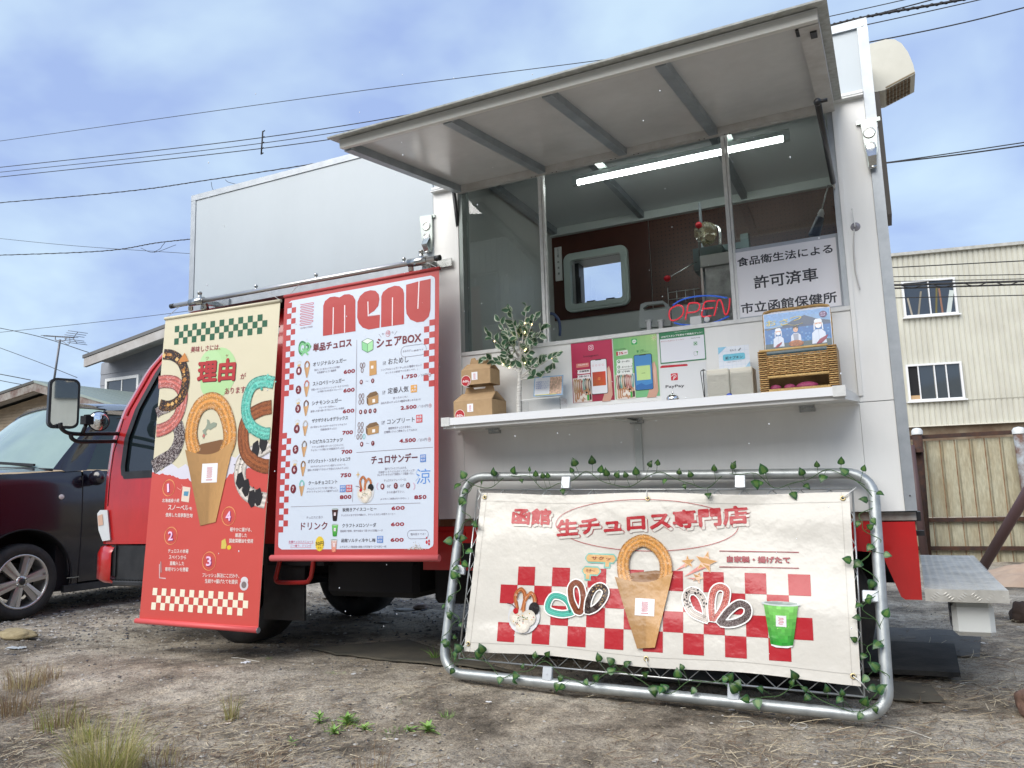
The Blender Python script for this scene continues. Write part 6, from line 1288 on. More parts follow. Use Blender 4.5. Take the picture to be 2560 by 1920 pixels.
# wicker basket
WIC = vcmat('wicker', .5, mottle=.2, mscale=50)
WICL = mat('pale_wicker', (.66, .46, .19), .55, noise=(.54, .35, .13), nscale=70)
yb0, yb1 = -.235, -.06
bx0 = sp(935, 870, cS2, yb0)[0]; bx1 = sp(1592, 820, cS2, yb0)[0]; bzt = sp(1200, 500, cS2, yb0)[2]; bzh = sp(1200, 175, cS2, yb1)[2]
bk = thing('wicker_basket', 'brown wicker basket with open front slots standing at the right end of the counter', 'basket', ((bx0+bx1)/2, (yb0+yb1)/2, zA))
BW = bx1-bx0
def weave(m, p0, du, dv, w_, h_, nst, nr, r, out):
    """strands running along du in nr rows, woven over nst stakes"""
    p0, du, dv, out = map(lambda q: np.array(q, float), (p0, du, dv, out))
    for k in range(nr):
        v = h_*(k+.5)/nr; pts = [p0+du*(w_*i/(nst*2))+dv*v+out*(r*1.1*math.cos(math.pi*(i/1.0)+math.pi*k)) for i in range(nst*2+1)]; m.tube(pts, r, 5, col=((.62, .40, .16) if k % 2 else (.42, .24, .085)))
colw = .034
fz = [(zA+.0, bzt)]
for nm, p0, w_, h_, ns in (('left_column', (bx0, yb0, zA), colw, bzt-zA, 2), ('right_column', (bx1-colw, yb0, zA), colw, bzt-zA, 2)):
    m = MB(); weave(m, p0, (1, 0, 0), (0, 0, 1), w_, h_, ns, 21, .0026, (0, -1, 0)); m.box((p0[0]+.002, yb0+.005, zA), (p0[0]+w_-.002, yb0+.008, bzt), (.09, .045, .018)); m.build(nm, WIC, bk)
zs1 = sp(1250, 722, cS2, yb0)[2]
m = MB(); weave(m, (bx0+colw, yb0, zs1+.008), (1, 0, 0), (0, 0, 1), BW-2*colw, sp(1250, 535, cS2, yb0)[2]-zs1-.008, 8, 11, .0027, (0, -1, 0)); m.box((bx0+colw, yb0+.005, zs1), (bx1-colw, yb0+.007, bzt-.03), (.09, .045, .018))
for k in range(11): x = bx0+colw+(BW-2*colw)*k/10; m.tube([(x, yb0+.0, zs1-.0), (x, yb0+.0, bzt-.02)], .0028, 5, col=(.34, .19, .07))
m.build('front_panel', WIC, bk)
def wrapbar(m, a, b, r, n):
    a, b = np.array(a, float), np.array(b, float); m.tube([a, b], r*.9, 8)
    for k in range(n): c = a+(b-a)*(k+.5)/n; d = _n(b-a); m.tube([c-d*.0013, c, c+d*.0013], [r*.85, r*1.08, r*.85], 8, cap=False)
m = MB(); wrapbar(m, (bx0+.006, yb0-.002, bzt), (bx1-.03, yb0-.002, bzt), .0052, 60); m.build('top_rim', WICL, bk)
m = MB(); wrapbar(m, (bx0+colw-.002, yb0-.003, zs1), (bx1-colw+.002, yb0-.003, zs1), .0058, 46); m.build('slot_rim', WICL, bk)
m = MB()
for k in range(46): x = bx0+colw-.002+(BW-2*colw+.004)*(k+.5)/46; m.tube([(x, yb0-.004, zA+.001), (x+.0005, yb0-.008, zA+.011), (x, yb0-.004, zA+.021)], .0024, 5)
m.box((bx0+colw, yb0-.003, zA), (bx1-colw, yb0+.003, zA+.02)); m.build('bottom_rim', WICL, bk)
m = MB(); m.box((bx0, yb1, zA), (bx1, yb1+.004, bzt), (.30, .17, .06)); m.box((bx0, yb0+.01, zA), (bx0+.004, yb1, bzt), (.30, .17, .06)); m.box((bx1-.004, yb0+.01, zA), (bx1, yb1, bzt), (.30, .17, .06)); m.build('shell', WIC, bk)
m = MB(); hx0, hx1 = bx0+.012, bx1-.022
pts = bez([(hx0, yb1, bzt), (hx0, yb1, bzh-.03), (hx0+.02, yb1, bzh), ((hx0+hx1)/2, yb1, bzh+.002), (hx1-.02, yb1, bzh), (hx1, yb1, bzh-.03), (hx1, yb1, bzt)], 14); m.tube(pts, [.0058+.0012*(i % 2) for i in range(len(pts))], 8, col=(.48, .29, .10)); m.build('back_loop', WIC, bk)
# sweet potatoes inside, behind the slot
PUR = mat('sweet_potato_skin', (.32, .04, .12), .55, noise=(.24, .03, .09), nscale=60, bump=.2, bscale=120)
for k, (x, r, s) in enumerate((((bx0+.055), .016, 1.4), ((bx0+.108), .015, 1.5), ((bx0+.172), .019, 2.2))):
    m = MB(); m.ball((x, yb0+.024, zA+.026), r, 14, 10, (s, 1, .95)); o = m.build('sweet_potato', PUR, None, (x, yb0+.035, zA)); tag(o, ('small purple sweet potato at the left of the basket slot', 'round purple sweet potato in the middle of the basket slot', 'long purple sweet potato at the right of the basket slot')[k], 'sweet potato', 'sweet potatoes in the basket')
# osatsu photo card in the basket
o = thing('photo_sign', 'glossy blue seaside photo sign of three smiling workers standing in the basket', 'photo sign', ((bx0+bx1)/2, -.12, zA+.03))
pr = Pr((bx0, -.185, bzh), (1, 0, 0), (0, -.1, -1), .0005, cr=cK); a4 = [pr.q(*p) for p in ((168, 850), (738, 795), (762, 1090), (190, 1150))]
a = np.array([(a4[0][0]+a4[3][0])/2, (a4[0][1]+a4[1][1])/2]); b = np.array([(a4[1][0]+a4[2][0])/2, a4[2][1]+.055]); W, H = b-a
def seaside(i, j):
    r = rnd.uniform(.9, 1.12)
    if j < .14+.05*math.sin(i*6): c = (110, 160, 214)
    elif j < .3-.16*math.exp(-((i-.62)/.22)**2): c = (120, 166, 212)
    elif j < .34: c = (44, 78, 120)
    elif j < .62: c = (34, 108, 176) if rnd.random() < .9 else (90, 150, 200)
    else: c = (70, 92, 100)
    return tuple(np.array(lin(c))*r)
pr.rect(a, b, (0, 0, 0), 1, (36, 30), cf=seaside)
pr.poly([(a[0]+W*.3, a[1]+H*.27), (a[0]+W*.46, a[1]+H*.17), (a[0]+W*.62, a[1]+H*.1), (a[0]+W*.8, a[1]+H*.2), (b[0]-.001, a[1]+H*.26), (b[0]-.001, a[1]+H*.3), (a[0]+W*.3, a[1]+H*.3)], (56, 82, 112), 1.5)
def figure(cx, cy, s, cap, mask):
    sk = (224, 180, 156); wh = (214, 224, 240)
    pr.poly([(cx-s*1.5, cy+s*4.4), (cx-s*1.35, cy+s*2.0), (cx-s*.6, cy+s*1.25), (cx+s*.6, cy+s*1.25), (cx+s*1.35, cy+s*2.0), (cx+s*1.5, cy+s*4.4)], wh, 2)
    pr.poly([(cx-s*.05, cy+s*1.3), (cx+s*.05, cy+s*1.3), (cx+s*.02, cy+s*4.2), (cx-s*.02, cy+s*4.2)], (170, 184, 206), 2.2)
    pr.disc((cx, cy+s*.05), s*.72, s*.95, sk, 2.6, 18)
    if cap: pr.poly([(cx-s*.8, cy-s*.1), (cx-s*.8, cy-s*.8), (cx-s*.5, cy-s*1.15), (cx+s*.5, cy-s*1.15), (cx+s*.8, cy-s*.8), (cx+s*.8, cy-s*.1), (cx+s*.7, cy-s*.3), (cx-s*.7, cy-s*.3)], (232, 238, 246), 3); pr.poly([(cx-s*.95, cy-s*.1), (cx-s*.72, cy-s*.3), (cx-s*.72, cy+s*1.2), (cx-s*1.0, cy+s*1.5)], (224, 232, 244), 3); pr.poly([(cx+s*.95, cy-s*.1), (cx+s*.72, cy-s*.3), (cx+s*.72, cy+s*1.2), (cx+s*1.0, cy+s*1.5)], (224, 232, 244), 3)
    else: pr.poly([(cx-s*.78, cy+s*.35), (cx-s*.78, cy-s*.6), (cx-s*.3, cy-s*1.05), (cx+s*.4, cy-s*1.0), (cx+s*.8, cy-s*.5), (cx+s*.8, cy+s*.35), (cx+s*.6, cy-s*.2), (cx, cy-s*.5), (cx-s*.5, cy-s*.3)], (30, 24, 26), 3)
    if mask: pr.poly([(cx-s*.62, cy+s*.1), (cx, cy-s*.02), (cx+s*.62, cy+s*.1), (cx+s*.5, cy+s*.8), (cx, cy+s*1.0), (cx-s*.5, cy+s*.8)], (236, 240, 248), 3.4)
    else: pr.stroke([(cx-s*.25, cy+s*.5), (cx, cy+s*.6), (cx+s*.25, cy+s*.5)], s*.1, (176, 60, 60), 3.4)
    for sx in (-1, 1): pr.disc((cx+sx*s*.3, cy-s*.05), s*.09, s*.06, (40, 30, 30), 3.5, 6)
c = pr.q(295, 1000); figure(c[0], c[1]+.002, .0138, True, True); c = pr.q(445, 975); figure(c[0], c[1]+.001, .0132, False, False); c = pr.q(640, 925); figure(c[0], c[1]+.003, .0178, True, True)
c = pr.q(445, 975); pr.poly([(c[0]-.010, c[1]+.02), (c[0]+.010, c[1]+.02), (c[0]+.008, c[1]+.05), (c[0]-.008, c[1]+.05)], (150, 160, 180), 2.4)
c = pr.q(452, 1100); pr.disc(c, .028, .013, (140, 84, 50), 4, 20, cf=lambda t, k: tuple(np.array(lin((176, 104, 60)))*rnd.uniform(.5, 1.2)), rings=4)
for p, s in (((300, 1118), .9), ((676, 1070), 1.4)): c = pr.q(*p); pr.poly([(c[0]-.016*s, c[1]+.010*s), (c[0]-.006*s, c[1]-.003*s), (c[0]+.016*s, c[1]-.014*s), (c[0]+.012*s, c[1]-.003*s), (c[0]-.002*s, c[1]+.009*s)], (140, 40, 70), 4.4)
YLW = (222, 206, 110)
A = pr.q(195, 958); B = pr.q(282, 945); pr.text('お', A, B, .024, YLW, 4.6, .0); A = pr.q(318, 952); B = pr.q(390, 930); pr.text('さ', A, B, .024, YLW, 4.6, .0); A = pr.q(400, 912); B = pr.q(500, 895); pr.text('つ', A, B, .017, YLW, 4.6, .0)
pr.stroke([p[:2] for p in bez([(*pr.q(200, 990), 0), (*pr.q(250, 975), 0), (*pr.q(360, 940), 0), (*pr.q(440, 945), 0), (*pr.q(510, 925), 0)], 5)], .0011, YLW, 4.6)
c = pr.q(683, 848); pr.disc(c, .0145, .0135, (70, 30, 96), 4.6, 20); pr.text('数量', (c[0]-.009, c[1]-.001), (c[0]+.009, c[1]-.001), .006, (214, 190, 226), 5, .01, 1); pr.text('限定', (c[0]-.009, c[1]+.008), (c[0]+.009, c[1]+.008), .006, (214, 190, 226), 5, .01, 1)
pr.rect(a-(.002, .002), b+(.002, .0), (206, 214, 224), .3)
pr.done('printed_sheet', vcmat('glossy_photo', .15), o)
# permit sheet in the right pane
o = thing('permit_notice', 'large white paper permit notice with three black lines inside the right window pane', 'notice', P(1965, 700, y=.03))
pr = Pr(P(*cH2(735, 1055), y=.031), (1, 0, 0), (0, 0, -1), .0005, cr=cH2); qs = [pr.q(*p) for p in ((735, 1030), (1578, 908), (1640, 1490), (755, 1590))]
a = np.array([(qs[0][0]+qs[3][0])/2, (qs[0][1]+qs[1][1])/2]); b = np.array([(qs[1][0]+qs[2][0])/2, (qs[2][1]+qs[3][1])/2-.002])
pr.rect(a, b, (170, 176, 186), 0); pr.rect(a+(.002, .016), b-(.012, .004), (236, 235, 240), 1)
INK = (34, 38, 50)
for t, pa_, pb_, h in (('食品衛生法による', (778, 1172), (1540, 1062), 72), ('許可済車', (912, 1352), (1424, 1282), 108), ('市立函館保健所', (808, 1545), (1576, 1462), 88)): pr.ptext(t, pa_, pb_, h, INK, l=2, bold=.029, res=3)
pr.done('printed_sheet', PRINT, o)
# OPEN neon sign
ON = thing('open_sign', 'acrylic OPEN sign in red tubes between blue arcs, standing behind the sill', 'sign', P(1750, 800, y=.09)); NY = .09
RN = mat('red_neon_tube', (.62, .03, .05), .3, emit=(1, .05, .08), estr=.18); BN = mat('blue_neon_tube', (.03, .12, .55), .3, emit=(.05, .2, 1), estr=.12)
no = lambda pts: bez([P(*cO(*p), y=NY) for p in pts], 5)
for nm, pts, mt in (('letter', [(272, 1130), (200, 1180), (180, 1260), (210, 1330), (280, 1325), (355, 1270), (380, 1190), (350, 1130), (275, 1128)], RN), ('letter', [(405, 1325), (430, 1200), (455, 1105), (540, 1090), (600, 1110), (590, 1180), (540, 1215), (430, 1228)], RN),
                    ('letter', [(820, 1062), (700, 1070), (662, 1110), (640, 1200), (632, 1260), (660, 1282), (765, 1268)], RN), ('letter', [(650, 1172), (720, 1166), (800, 1158)], RN), ('letter', [(802, 1272), (830, 1170), (856, 1062), (890, 1055), (920, 1120), (950, 1240), (985, 1240), (1010, 1150), (1022, 1028)], RN),
                    ('arc', [(228, 1128), (320, 1065), (450, 1020), (620, 995), (800, 995), (985, 1022)], BN), ('arc', [(250, 1365), (340, 1388), (500, 1398), (700, 1385), (860, 1340), (1010, 1275)], BN)):
    m = MB(); m.tube(no(pts), .0036, 8); m.build(nm, mt, ON)
    
m = MB(); q = [P(*cO(*p), y=NY+.008) for p in ((180, 1110), (250, 1060), (450, 985), (700, 955), (960, 985), (1045, 1020), (1055, 1250), (1000, 1310), (700, 1400), (400, 1420), (240, 1370), (170, 1280))]; m.prism([(p[0], p[2]) for p in q], (0, NY+.007, 0), (1, 0, 0), (0, 0, 1), (0, 1, 0), .003); m.build('acrylic_plate', ACR, ON)
m = MB(); a = P(*cO(468, 1285), y=NY-.004); b = P(*cO(628, 1375), y=NY-.004); m.box((a[0], NY-.004, b[2]), (b[0], NY+.004, a[2])); m.build('control_box', WHITEPL, ON)
m = MB(); c = P(*cO(700, 1315), y=NY-.004); m.lathe([(.013, 0), (.012, .008)], (c[0], NY+.003, c[2]), (0, -1, 0), 18); m.build('control_knob', WHITEPL, ON)
# ================================================================ INSIDE THE TRUCK
# lamp
zl_ = 2.56; la = P(1443, 460, z=zl_); lb = P(1963, 343, z=zl_)
yl = (la[1]+lb[1])/2; lp = thing('tube_lamp', 'lit white tube lamp hanging under the ceiling inside the hatch opening', 'lamp', ((la[0]+lb[0])/2, yl, zl_))
m = MB(); m.tube([(la[0]+.01, yl, zl_), (lb[0]-.01, yl, zl_)], .0135, 12); m.build('tube', mat('lit_tube', (.9, .95, .9), .4, emit=(.93, 1, .95), estr=9), lp)
m = MB(); m.box((la[0]-.02, yl-.012, zl_+.014), (lb[0]+.02, yl+.03, zl_+.042)); m.box((la[0]-.02, yl-.014, zl_-.015), (la[0]+.01, yl+.014, zl_+.014)); m.box((lb[0]-.01, yl-.014, zl_-.015), (lb[0]+.02, yl+.014, zl_+.014)); m.build('fitting', mat('lamp_fitting', (.40, .44, .44), .4), lp)
for px in (1500, 1818):
    q = P(px, 415 if px < 1600 else 345, z=2.60); m = MB(); m.box((q[0]-.022, .085, 2.606), (q[0]+.022, yl+.02, 2.612)); m.build('bracket', mat('bracket_pale', (.7, .8, .76), .4), lp)
# name plate
m = MB(); a = P(*cH1(1092, 855), y=1.54); b = P(*cH1(1165, 1155), y=1.54); m.box((a[0], 1.538, b[2]+.01), (b[0], 1.547, a[2]))
npl = thing('name_plate', 'narrow upright white plate with a vertical row of characters beside the small window', 'plate', (a[0], 1.54, b[2])); m.build('plate', WHITEPL, npl)
pr = Pr((a[0], 1.5375, a[2]), (1, 0, 0), (0, 0, -1), .0004)
for k, t in enumerate('石林美穂'): pr.text(t, ((b[0]-a[0])*.36, .075+.042*k), ((b[0]-a[0])*.66, .075+.042*k), .017, (30, 34, 34), 1, .01)
for k in range(6): pr.rect(((b[0]-a[0])*.48, .012+.010*k), ((b[0]-a[0])*.56, .018+.010*k), (50, 60, 60), 1)
pr.done('lettering', PRINT, npl)
# churro machine
MY = .75
def mp(x, y, yy=MY): return P(*cO(x, y), y=yy)
mc_ = thing('churro_machine', 'stainless churro press with two red ball levers inside the right half of the opening', 'churro machine', mp(800, 1300))
a = mp(600, 440); b = mp(1050, 395); x0 = a[0]; x1 = b[0]+.12; z0 = 1.30; zc = mp(600, 605)[2]; ztop = a[2]
m = MB(); m.box((x0, MY, zc), (x1, MY+.35, ztop), bev=.004); m.build('head', mat('dull_steel', (.30, .30, .29), .45, .6), mc_)
m = MB(); m.box((x0+.0, MY+.0, z0), (x0+.012, MY+.02, zc-.002)); m.build('corner_strip', CHROME, mc_)
m = MB(); m.box((x0+.022, MY+.012, z0), (x1-.01, MY+.34, zc-.002)); m.build('body', mat('smudged_steel', (.46, .47, .45), .38, .55, noise=(.20, .20, .195), nscale=11, bump=.2, bscale=14), mc_)
bx = mp(505, 345, MY+.1); by = mp(775, 610, MY+.1)
m = MB(); m.box((bx[0], MY+.1, by[2]), (by[0]+.06, MY+.3, bx[2])); m.build('gear_housing', mat('dark_teal_steel', (.07, .09, .09), .35, .6), mc_)
m = MB(); q = mp(478-0, 440); pa2 = P(*cH2(475, 660), y=MY+.15); m.tube([(pa2[0], MY+.15, z0), (pa2[0], MY+.15, pa2[2])], .008, 8); m.build('column', GALV, mc_)
RB = mat('red_ball_knob', (.5, .01, .02), .25)
for A, B in (((155, 755), (560, 520)), ((590, 15), (598, 440))):
    p0, p1 = mp(*A, MY-.05), mp(*B, MY+.02); m = MB(); m.tube([p0, p1], .004, 6); lv = m.build('lever', STEEL, mc_); m = MB(); m.ball(p0, .0185, 14, 10); m.build('ball_knob', RB, lv)
m = MB(); c = mp(1225, 230, MY+.2); m.box((c[0]-.022, MY+.2, c[2]-.10), (c[0]+.022, MY+.25, c[2]+.04)); m.box((c[0]-.16, MY+.21, c[2]-.035), (c[0]-.023, MY+.24, c[2]+.0)); m.build('side_clamp', mat('clamp_grey', (.14, .19, .19), .35, .4), mc_)
m = MB(); c0 = mp(880, 70, MY+.12); c1 = mp(885, 390, MY+.12); m.tube(bez([c0+np.array([-.04, 0, .03]), c0, c1], 4), [.006]*4+[.010]*5, 8); m.build('spout', CHROME, mc_)
PB = mat('clear_plastic_bag', (.75, .70, .5), .15, trans=.85, ior=1.2)
m = MB(); c = mp(700, 130, MY-.02); rb_ = random.Random(3); o0 = len(m.v); m.ball(c, .06, 12, 9, (1., .6, .95)); m.v = [tuple(np.array(v)+np.array([rb_.uniform(-.012, .012) for _ in range(3)])) for v in m.v]; m.sm = [False]*len(m.sm)
o = m.build('plastic_bag', PB, None, tuple(c-np.array([0, 0, .06]))); tag(o, 'crumpled clear plastic bag hanging on the churro press lever', 'plastic bag')
# stick blender
o = thing('hand_blender', 'dark blue hand blender hanging nose up by the right jamb', 'hand blender', P(*cH2(1390, 920), y=.35))
p0, p1, p2, p3 = [P(*cH2(*p), y=.35) for p in ((1385, 935), (1437, 780), (1450, 715), (1502, 520))]
m = MB(); m.tube([p0, p0+(p1-p0)*.1, p1], [.022, .026, .019], 14); m.build('motor_body', mat('navy_plastic', (.02, .045, .09), .35), o)
m = MB(); m.tube([p1, p1+(p2-p1)*.4, p1+(p2-p1)*.45, p2], [.017, .013, .016, .008], 12); m.build('collar', WHITEPL, o); m = MB(); m.tube([p2, p3], .0035, 8); m.build('shaft', STEEL, o)
# grey carrying case with a handle hole and clips
o = thing('grey_case', 'pale grey plastic case with a handle slot standing behind the sill beside the OPEN sign', 'case', P(1635, 800, y=.25))
cas = [P(*cH2(*p), y=.25) for p in ((0, 1500), (5, 1470), (40, 1455), (180, 1440), (215, 1465), (240, 1490), (250, 1640), (0, 1660), (-10, 1620))]
out = [(p[0], p[2]) for p in cas]; hx = [P(*cH2(*p), y=.25) for p in ((25, 1500), (55, 1475), (185, 1462), (210, 1500), (200, 1512), (40, 1525))]
m = MB(); n = len(out)
tp_ = tessellate_polygon([[Vector((x, z, 0)) for x, z in out], [Vector((p[0], p[2], 0)) for p in hx]])
al_ = out+[(p[0], p[2]) for p in hx]; nn = len(al_)
m.add([(x, .25, z) for x, z in al_]+[(x, .275, z) for x, z in al_], [tuple(t) for t in tp_]+[(i, (i+1) % n, nn+(i+1) % n, nn+i) for i in range(n)]+[(n+i, n+(i+1) % (nn-n), nn+n+(i+1) % (nn-n), nn+n+i) for i in range(nn-n)]); m.build('shell', mat('case_grey', (.36, .40, .38), .5), o)
for x in (70, 165):
    q = P(*cH2(x, 1605), y=.245); m = MB(); m.box((q[0]-.011, .238, q[2]-.06), (q[0]+.011, .249, q[2]), bev=.003); m.tube([(q[0]-.015, .243, q[2]+.002), (q[0]+.015, .243, q[2]+.002)], .006, 8); m.build('clip', WHITEPL, o)
# black trays and a blue cable on the inner counter
a = P(*cS1(950, 440), y=.22); b = P(*cS1(1300, 400), y=.22); o = thing('oven_tray', 'stack of black metal trays on the inner counter behind the little tree', 'trays', ((a[0]+b[0])/2, .3, OZ0))
m = MB(); m.box((a[0]-.02, .2, OZ0), (b[0]-.015, .5, OZ0+.022)); m.build('tray', BLACK, o); m = MB(); m.box((a[0]-.005, .21, OZ0+.024), (b[0]-.03, .5, OZ0+.038)); m.build('tray', BLACK, o)
q = [P(*cH1(*p), y=.8) for p in ((1055, 1440), (1090, 1450), (1130, 1500), (1142, 1570), (1140, 1640))]
m = MB(); m.tube(bez(q, 5), .009, 8); o = m.build('blue_cable', mat('blue_cable', (.10, .14, .28), .4), None, tuple(q[0])); tag(o, 'thick pale blue cable curving down the back corner of the truck interior', 'cable')
# wire rack
q0, q1 = mp(165, 950, 1.2), mp(600, 890, 1.2); o = thing('wire_rack', 'thin wire rack on the back wall left of the churro press', 'rack', q0)
for dz in (0, -.045):
    m = MB(); m.tube([q0+np.array([0, 0, dz]), q1+np.array([0, 0, dz])], .0022, 5); m.build('rail', WIRE, o)
for k in range(4): c = q0+(q1-q0)*(k/3.6); m = MB(); m.tube([c+np.array([0, 0, .03 if k == 0 else .005]), c+np.array([0, 0, -.085])], .0022, 5); m.build('hook', WIRE, o)
m = MB(); m.box((-2.06, .45, OZ0-.06), (-.06, 1.54, OZ0-.02)); o = part('inner_counter', m, STEEL)
# suction cup with a thin hanger on the corner panel
c = P(*cH2(1718, 850), y=-.004); o = thing('suction_hook', 'clear suction cup with a hanging white ribbon on the white panel right of the opening', 'suction cup', c)
m = MB(); m.lathe([(.019, 0), (.017, .002), (.008, .006), (.004, .012), (.006, .014)], (c[0], .0, c[2]), (0, -1, 0), 20); m.build('cup', mat('frosted_clear', (.62, .60, .66), .15, trans=.6), o)
q = [P(*cH2(*p), y=-.02) for p in ((1692, 712), (1703, 770), (1715, 850))]; m = MB(); m.tube(bez(q, 4), .0022, 6); m.ball(q[0], .004, 8, 6); m.build('hook_arm', WHITEPL, o)
q = [P(*cH2(*p), y=-.012) for p in ((1708, 870), (1705, 1000), (1712, 1120), (1722, 1220), (1755, 1355))]; m = MB(); sm = bez(q, 5); m.tube(sm, [.0022+.0014*math.sin(math.pi*i/(len(sm)-1)) for i in range(len(sm))], 5); m.build('ribbon', mat('ribbon', (.62, .60, .58), .6), o)

# ================================================================ GROUND
from mathutils import noise as NZ
def gh(x, y):
    b = .012+.046*sstep(-.3, -1.9, x)*math.exp(-((y+.42)/.42)**2) + .03*sstep(-4.5, -5.8, x)*math.exp(-((y-.4)/3)**2)
    if abs(x) < 12 and -4 < y < 12:
        f = 1-.8*sstep(.0, .3, y)*(1-sstep(1.6, 1.9, y))*sstep(-4.6, -4.2, x)*(1-sstep(0, .3, x))
        b += f*(.016*NZ.noise(Vector((x*1.7, y*1.7, 0)))+.008*NZ.noise(Vector((x*6, y*6, 3))))
        if y < 4: b += f*(.0065*NZ.noise(Vector((x*17, y*17, 5)))+.0038*NZ.noise(Vector((x*38, y*38, 9))))
    return b-.012
def axis(lo, hi, st, far):
    a = list(np.arange(lo, hi, st)); s = st; v = a[-1]
    while v < far: s *= 1.22; v += s; a.append(v)
    s = st; v = lo
    while v > -far: s *= 1.22; v -= s; a.insert(0, v)
    return a
gx = axis(-5.6, 1.6, .024, 400); gy = axis(-2.9, 2.4, .024, 400)
H_ = np.array([[gh(x, y) for y in gy] for x in gx])
me = bpy.data.meshes.new('ground'); XX, YY = np.meshgrid(gx, gy, indexing='ij'); co = np.stack([XX, YY, H_], -1).reshape(-1, 3)
ny = len(gy); I = (np.arange(len(gx)-1)[:, None]*ny+np.arange(ny-1)[None, :]).ravel(); F = np.stack([I, I+ny, I+ny+1, I+1], -1)
me.vertices.add(len(co)); me.vertices.foreach_set('co', co.ravel()); me.loops.add(F.size); me.loops.foreach_set('vertex_index', F.ravel()); me.polygons.add(len(F)); me.polygons.foreach_set('loop_start', np.arange(0, F.size, 4)); me.polygons.foreach_set('use_smooth', np.ones(len(F), bool)); me.update(calc_edges=True)
GD = mat('dry_dirt', (.2, .17, .13), .95)
n_, l_ = nodes(GD); b_ = n_['Principled BSDF']; b_.inputs['Specular IOR Level'].default_value = .25; t_ = n_.new('ShaderNodeTexCoord')
def nz(scale, det=6, rough=.65): q = n_.new('ShaderNodeTexNoise'); q.inputs['Scale'].default_value = scale; q.inputs['Detail'].default_value = det; q.inputs['Roughness'].default_value = rough; l_.new(t_.outputs['Object'], q.inputs['Vector']); return q.outputs['Fac']
def ramp(fac, stops):
    r = n_.new('ShaderNodeValToRGB'); e = r.color_ramp.elements
    while len(e) < len(stops): e.new(.5)
    for k, (p, c) in enumerate(stops): e[k].position = p; e[k].color = (*c, 1)
    l_.new(fac, r.inputs['Fac']); return r.outputs['Color']
def mixc(f, a, b, mode='MIX'):
    m_ = n_.new('ShaderNodeMix'); m_.data_type = 'RGBA'; m_.blend_type = mode
    l_.new(f, m_.inputs[0]) if not isinstance(f, float) else setattr(m_.inputs[0], 'default_value', f); l_.new(a, m_.inputs[6]); l_.new(b, m_.inputs[7]); return m_.outputs[2]
c1 = ramp(nz(1.6, 7), [(.36, (.15, .128, .10)), (.47, (.37, .32, .252)), (.62, (.54, .485, .40))])
c2 = mixc(1., ramp(nz(24, 8, .75), [(.34, (.45, .44, .43)), (.50, (1, 1, 1)), (.70, (1.3, 1.28, 1.24))]), ramp(nz(130, 6, .8), [(.36, (.35, .34, .33)), (.50, (1, 1, 1)), (.66, (1.6, 1.57, 1.5))]), 'MULTIPLY')
c3 = mixc(.85, c1, c2, 'MULTIPLY'); c3 = mixc(.8, c3, ramp(nz(5.5, 8, .7), [(.38, (.52, .50, .49)), (.50, (.97, .97, .97)), (.66, (1.2, 1.18, 1.14))]), 'MULTIPLY')
vo = n_.new('ShaderNodeTexVoronoi'); vo.inputs['Scale'].default_value = 75; l_.new(t_.outputs['Object'], vo.inputs['Vector'])
rs = ramp(vo.outputs['Color'], [(0, (.12, .12, .12)), (.55, (.28, .27, .25)), (1., (.52, .5, .46))])
msk = n_.new('ShaderNodeMath'); msk.operation = 'LESS_THAN'; msk.inputs[1].default_value = .34; l_.new(vo.outputs['Distance'], msk.inputs[0])
gs = ramp(nz(.9, 3), [(.46, (0, 0, 0)), (.60, (1, 1, 1))]); mk = n_.new('ShaderNodeMath'); mk.operation = 'MULTIPLY'; l_.new(msk.outputs[0], mk.inputs[0]); l_.new(gs, mk.inputs[1])
mk2 = n_.new('ShaderNodeMath'); mk2.operation = 'MULTIPLY'; mk2.inputs[1].default_value = .75; l_.new(mk.outputs[0], mk2.inputs[0])
l_.new(mixc(mk2.outputs[0], c3, rs), b_.inputs['Base Color'])
bp1 = n_.new('ShaderNodeBump'); bp1.inputs['Strength'].default_value = .9; bp1.inputs['Distance'].default_value = .012; l_.new(nz(55, 8, .8), bp1.inputs['Height'])
bp2 = n_.new('ShaderNodeBump'); bp2.inputs['Strength'].default_value = .5; bp2.inputs['Distance'].default_value = .006; bp2.invert = True; l_.new(vo.outputs['Distance'], bp2.inputs['Height']); l_.new(bp1.outputs[0], bp2.inputs['Normal']); l_.new(bp2.outputs[0], b_.inputs['Normal'])
me.materials.append(GD); g = bpy.data.objects.new('ground', me); COL.objects.link(g); g['kind'] = 'structure'

# ================================================================ PARKED BLACK CAR
car = thing('parked_car', 'black boxy small car with alloy wheels parked beyond the red cab', 'car', (-6.84, 1.35, gh(-6.84, 1.35)))
XC = -6.1; XW = 1.48; WCY, WCZ, WR = .452, .312, .286
def tum(z): return XC-.02*((z-.75)/.5)**2-(.13*((z-1.14)/.6) if z > 1.14 else 0)
def hoodz(y): return 1.128-.20*(max(0, .35-y)/.7)**2 if y < .35 else 1.128+.035*(y-.35)/.6 if y < .95 else 1.163
m = MB(); ys = [-.34, -.3, -.2, -.1, 0]+[WCY-.39+.39*2*k/16 for k in range(17)]+[.88, .905]; rows = 10; vs = []
def zlow(y, r=.39):
    d = abs(y-WCY); return WCZ+math.sqrt(r*r-d*d) if d < r-.001 and math.sqrt(r*r-d*d)+WCZ > .24 else .24
for y in ys:
    zl0, zh = zlow(y), hoodz(y)
    for k in range(rows+1):
        z = zl0+(zh-zl0)*k/rows; d = -.012 if k == rows else 0; vs.append((tum(z)+d-.10*sstep(.0, -.34, y), y, z))
m.add(vs, [(i*(rows+1)+k, i*(rows+1)+k+1, (i+1)*(rows+1)+k+1, (i+1)*(rows+1)+k) for i in range(len(ys)-1) for k in range(rows)], smooth=True)
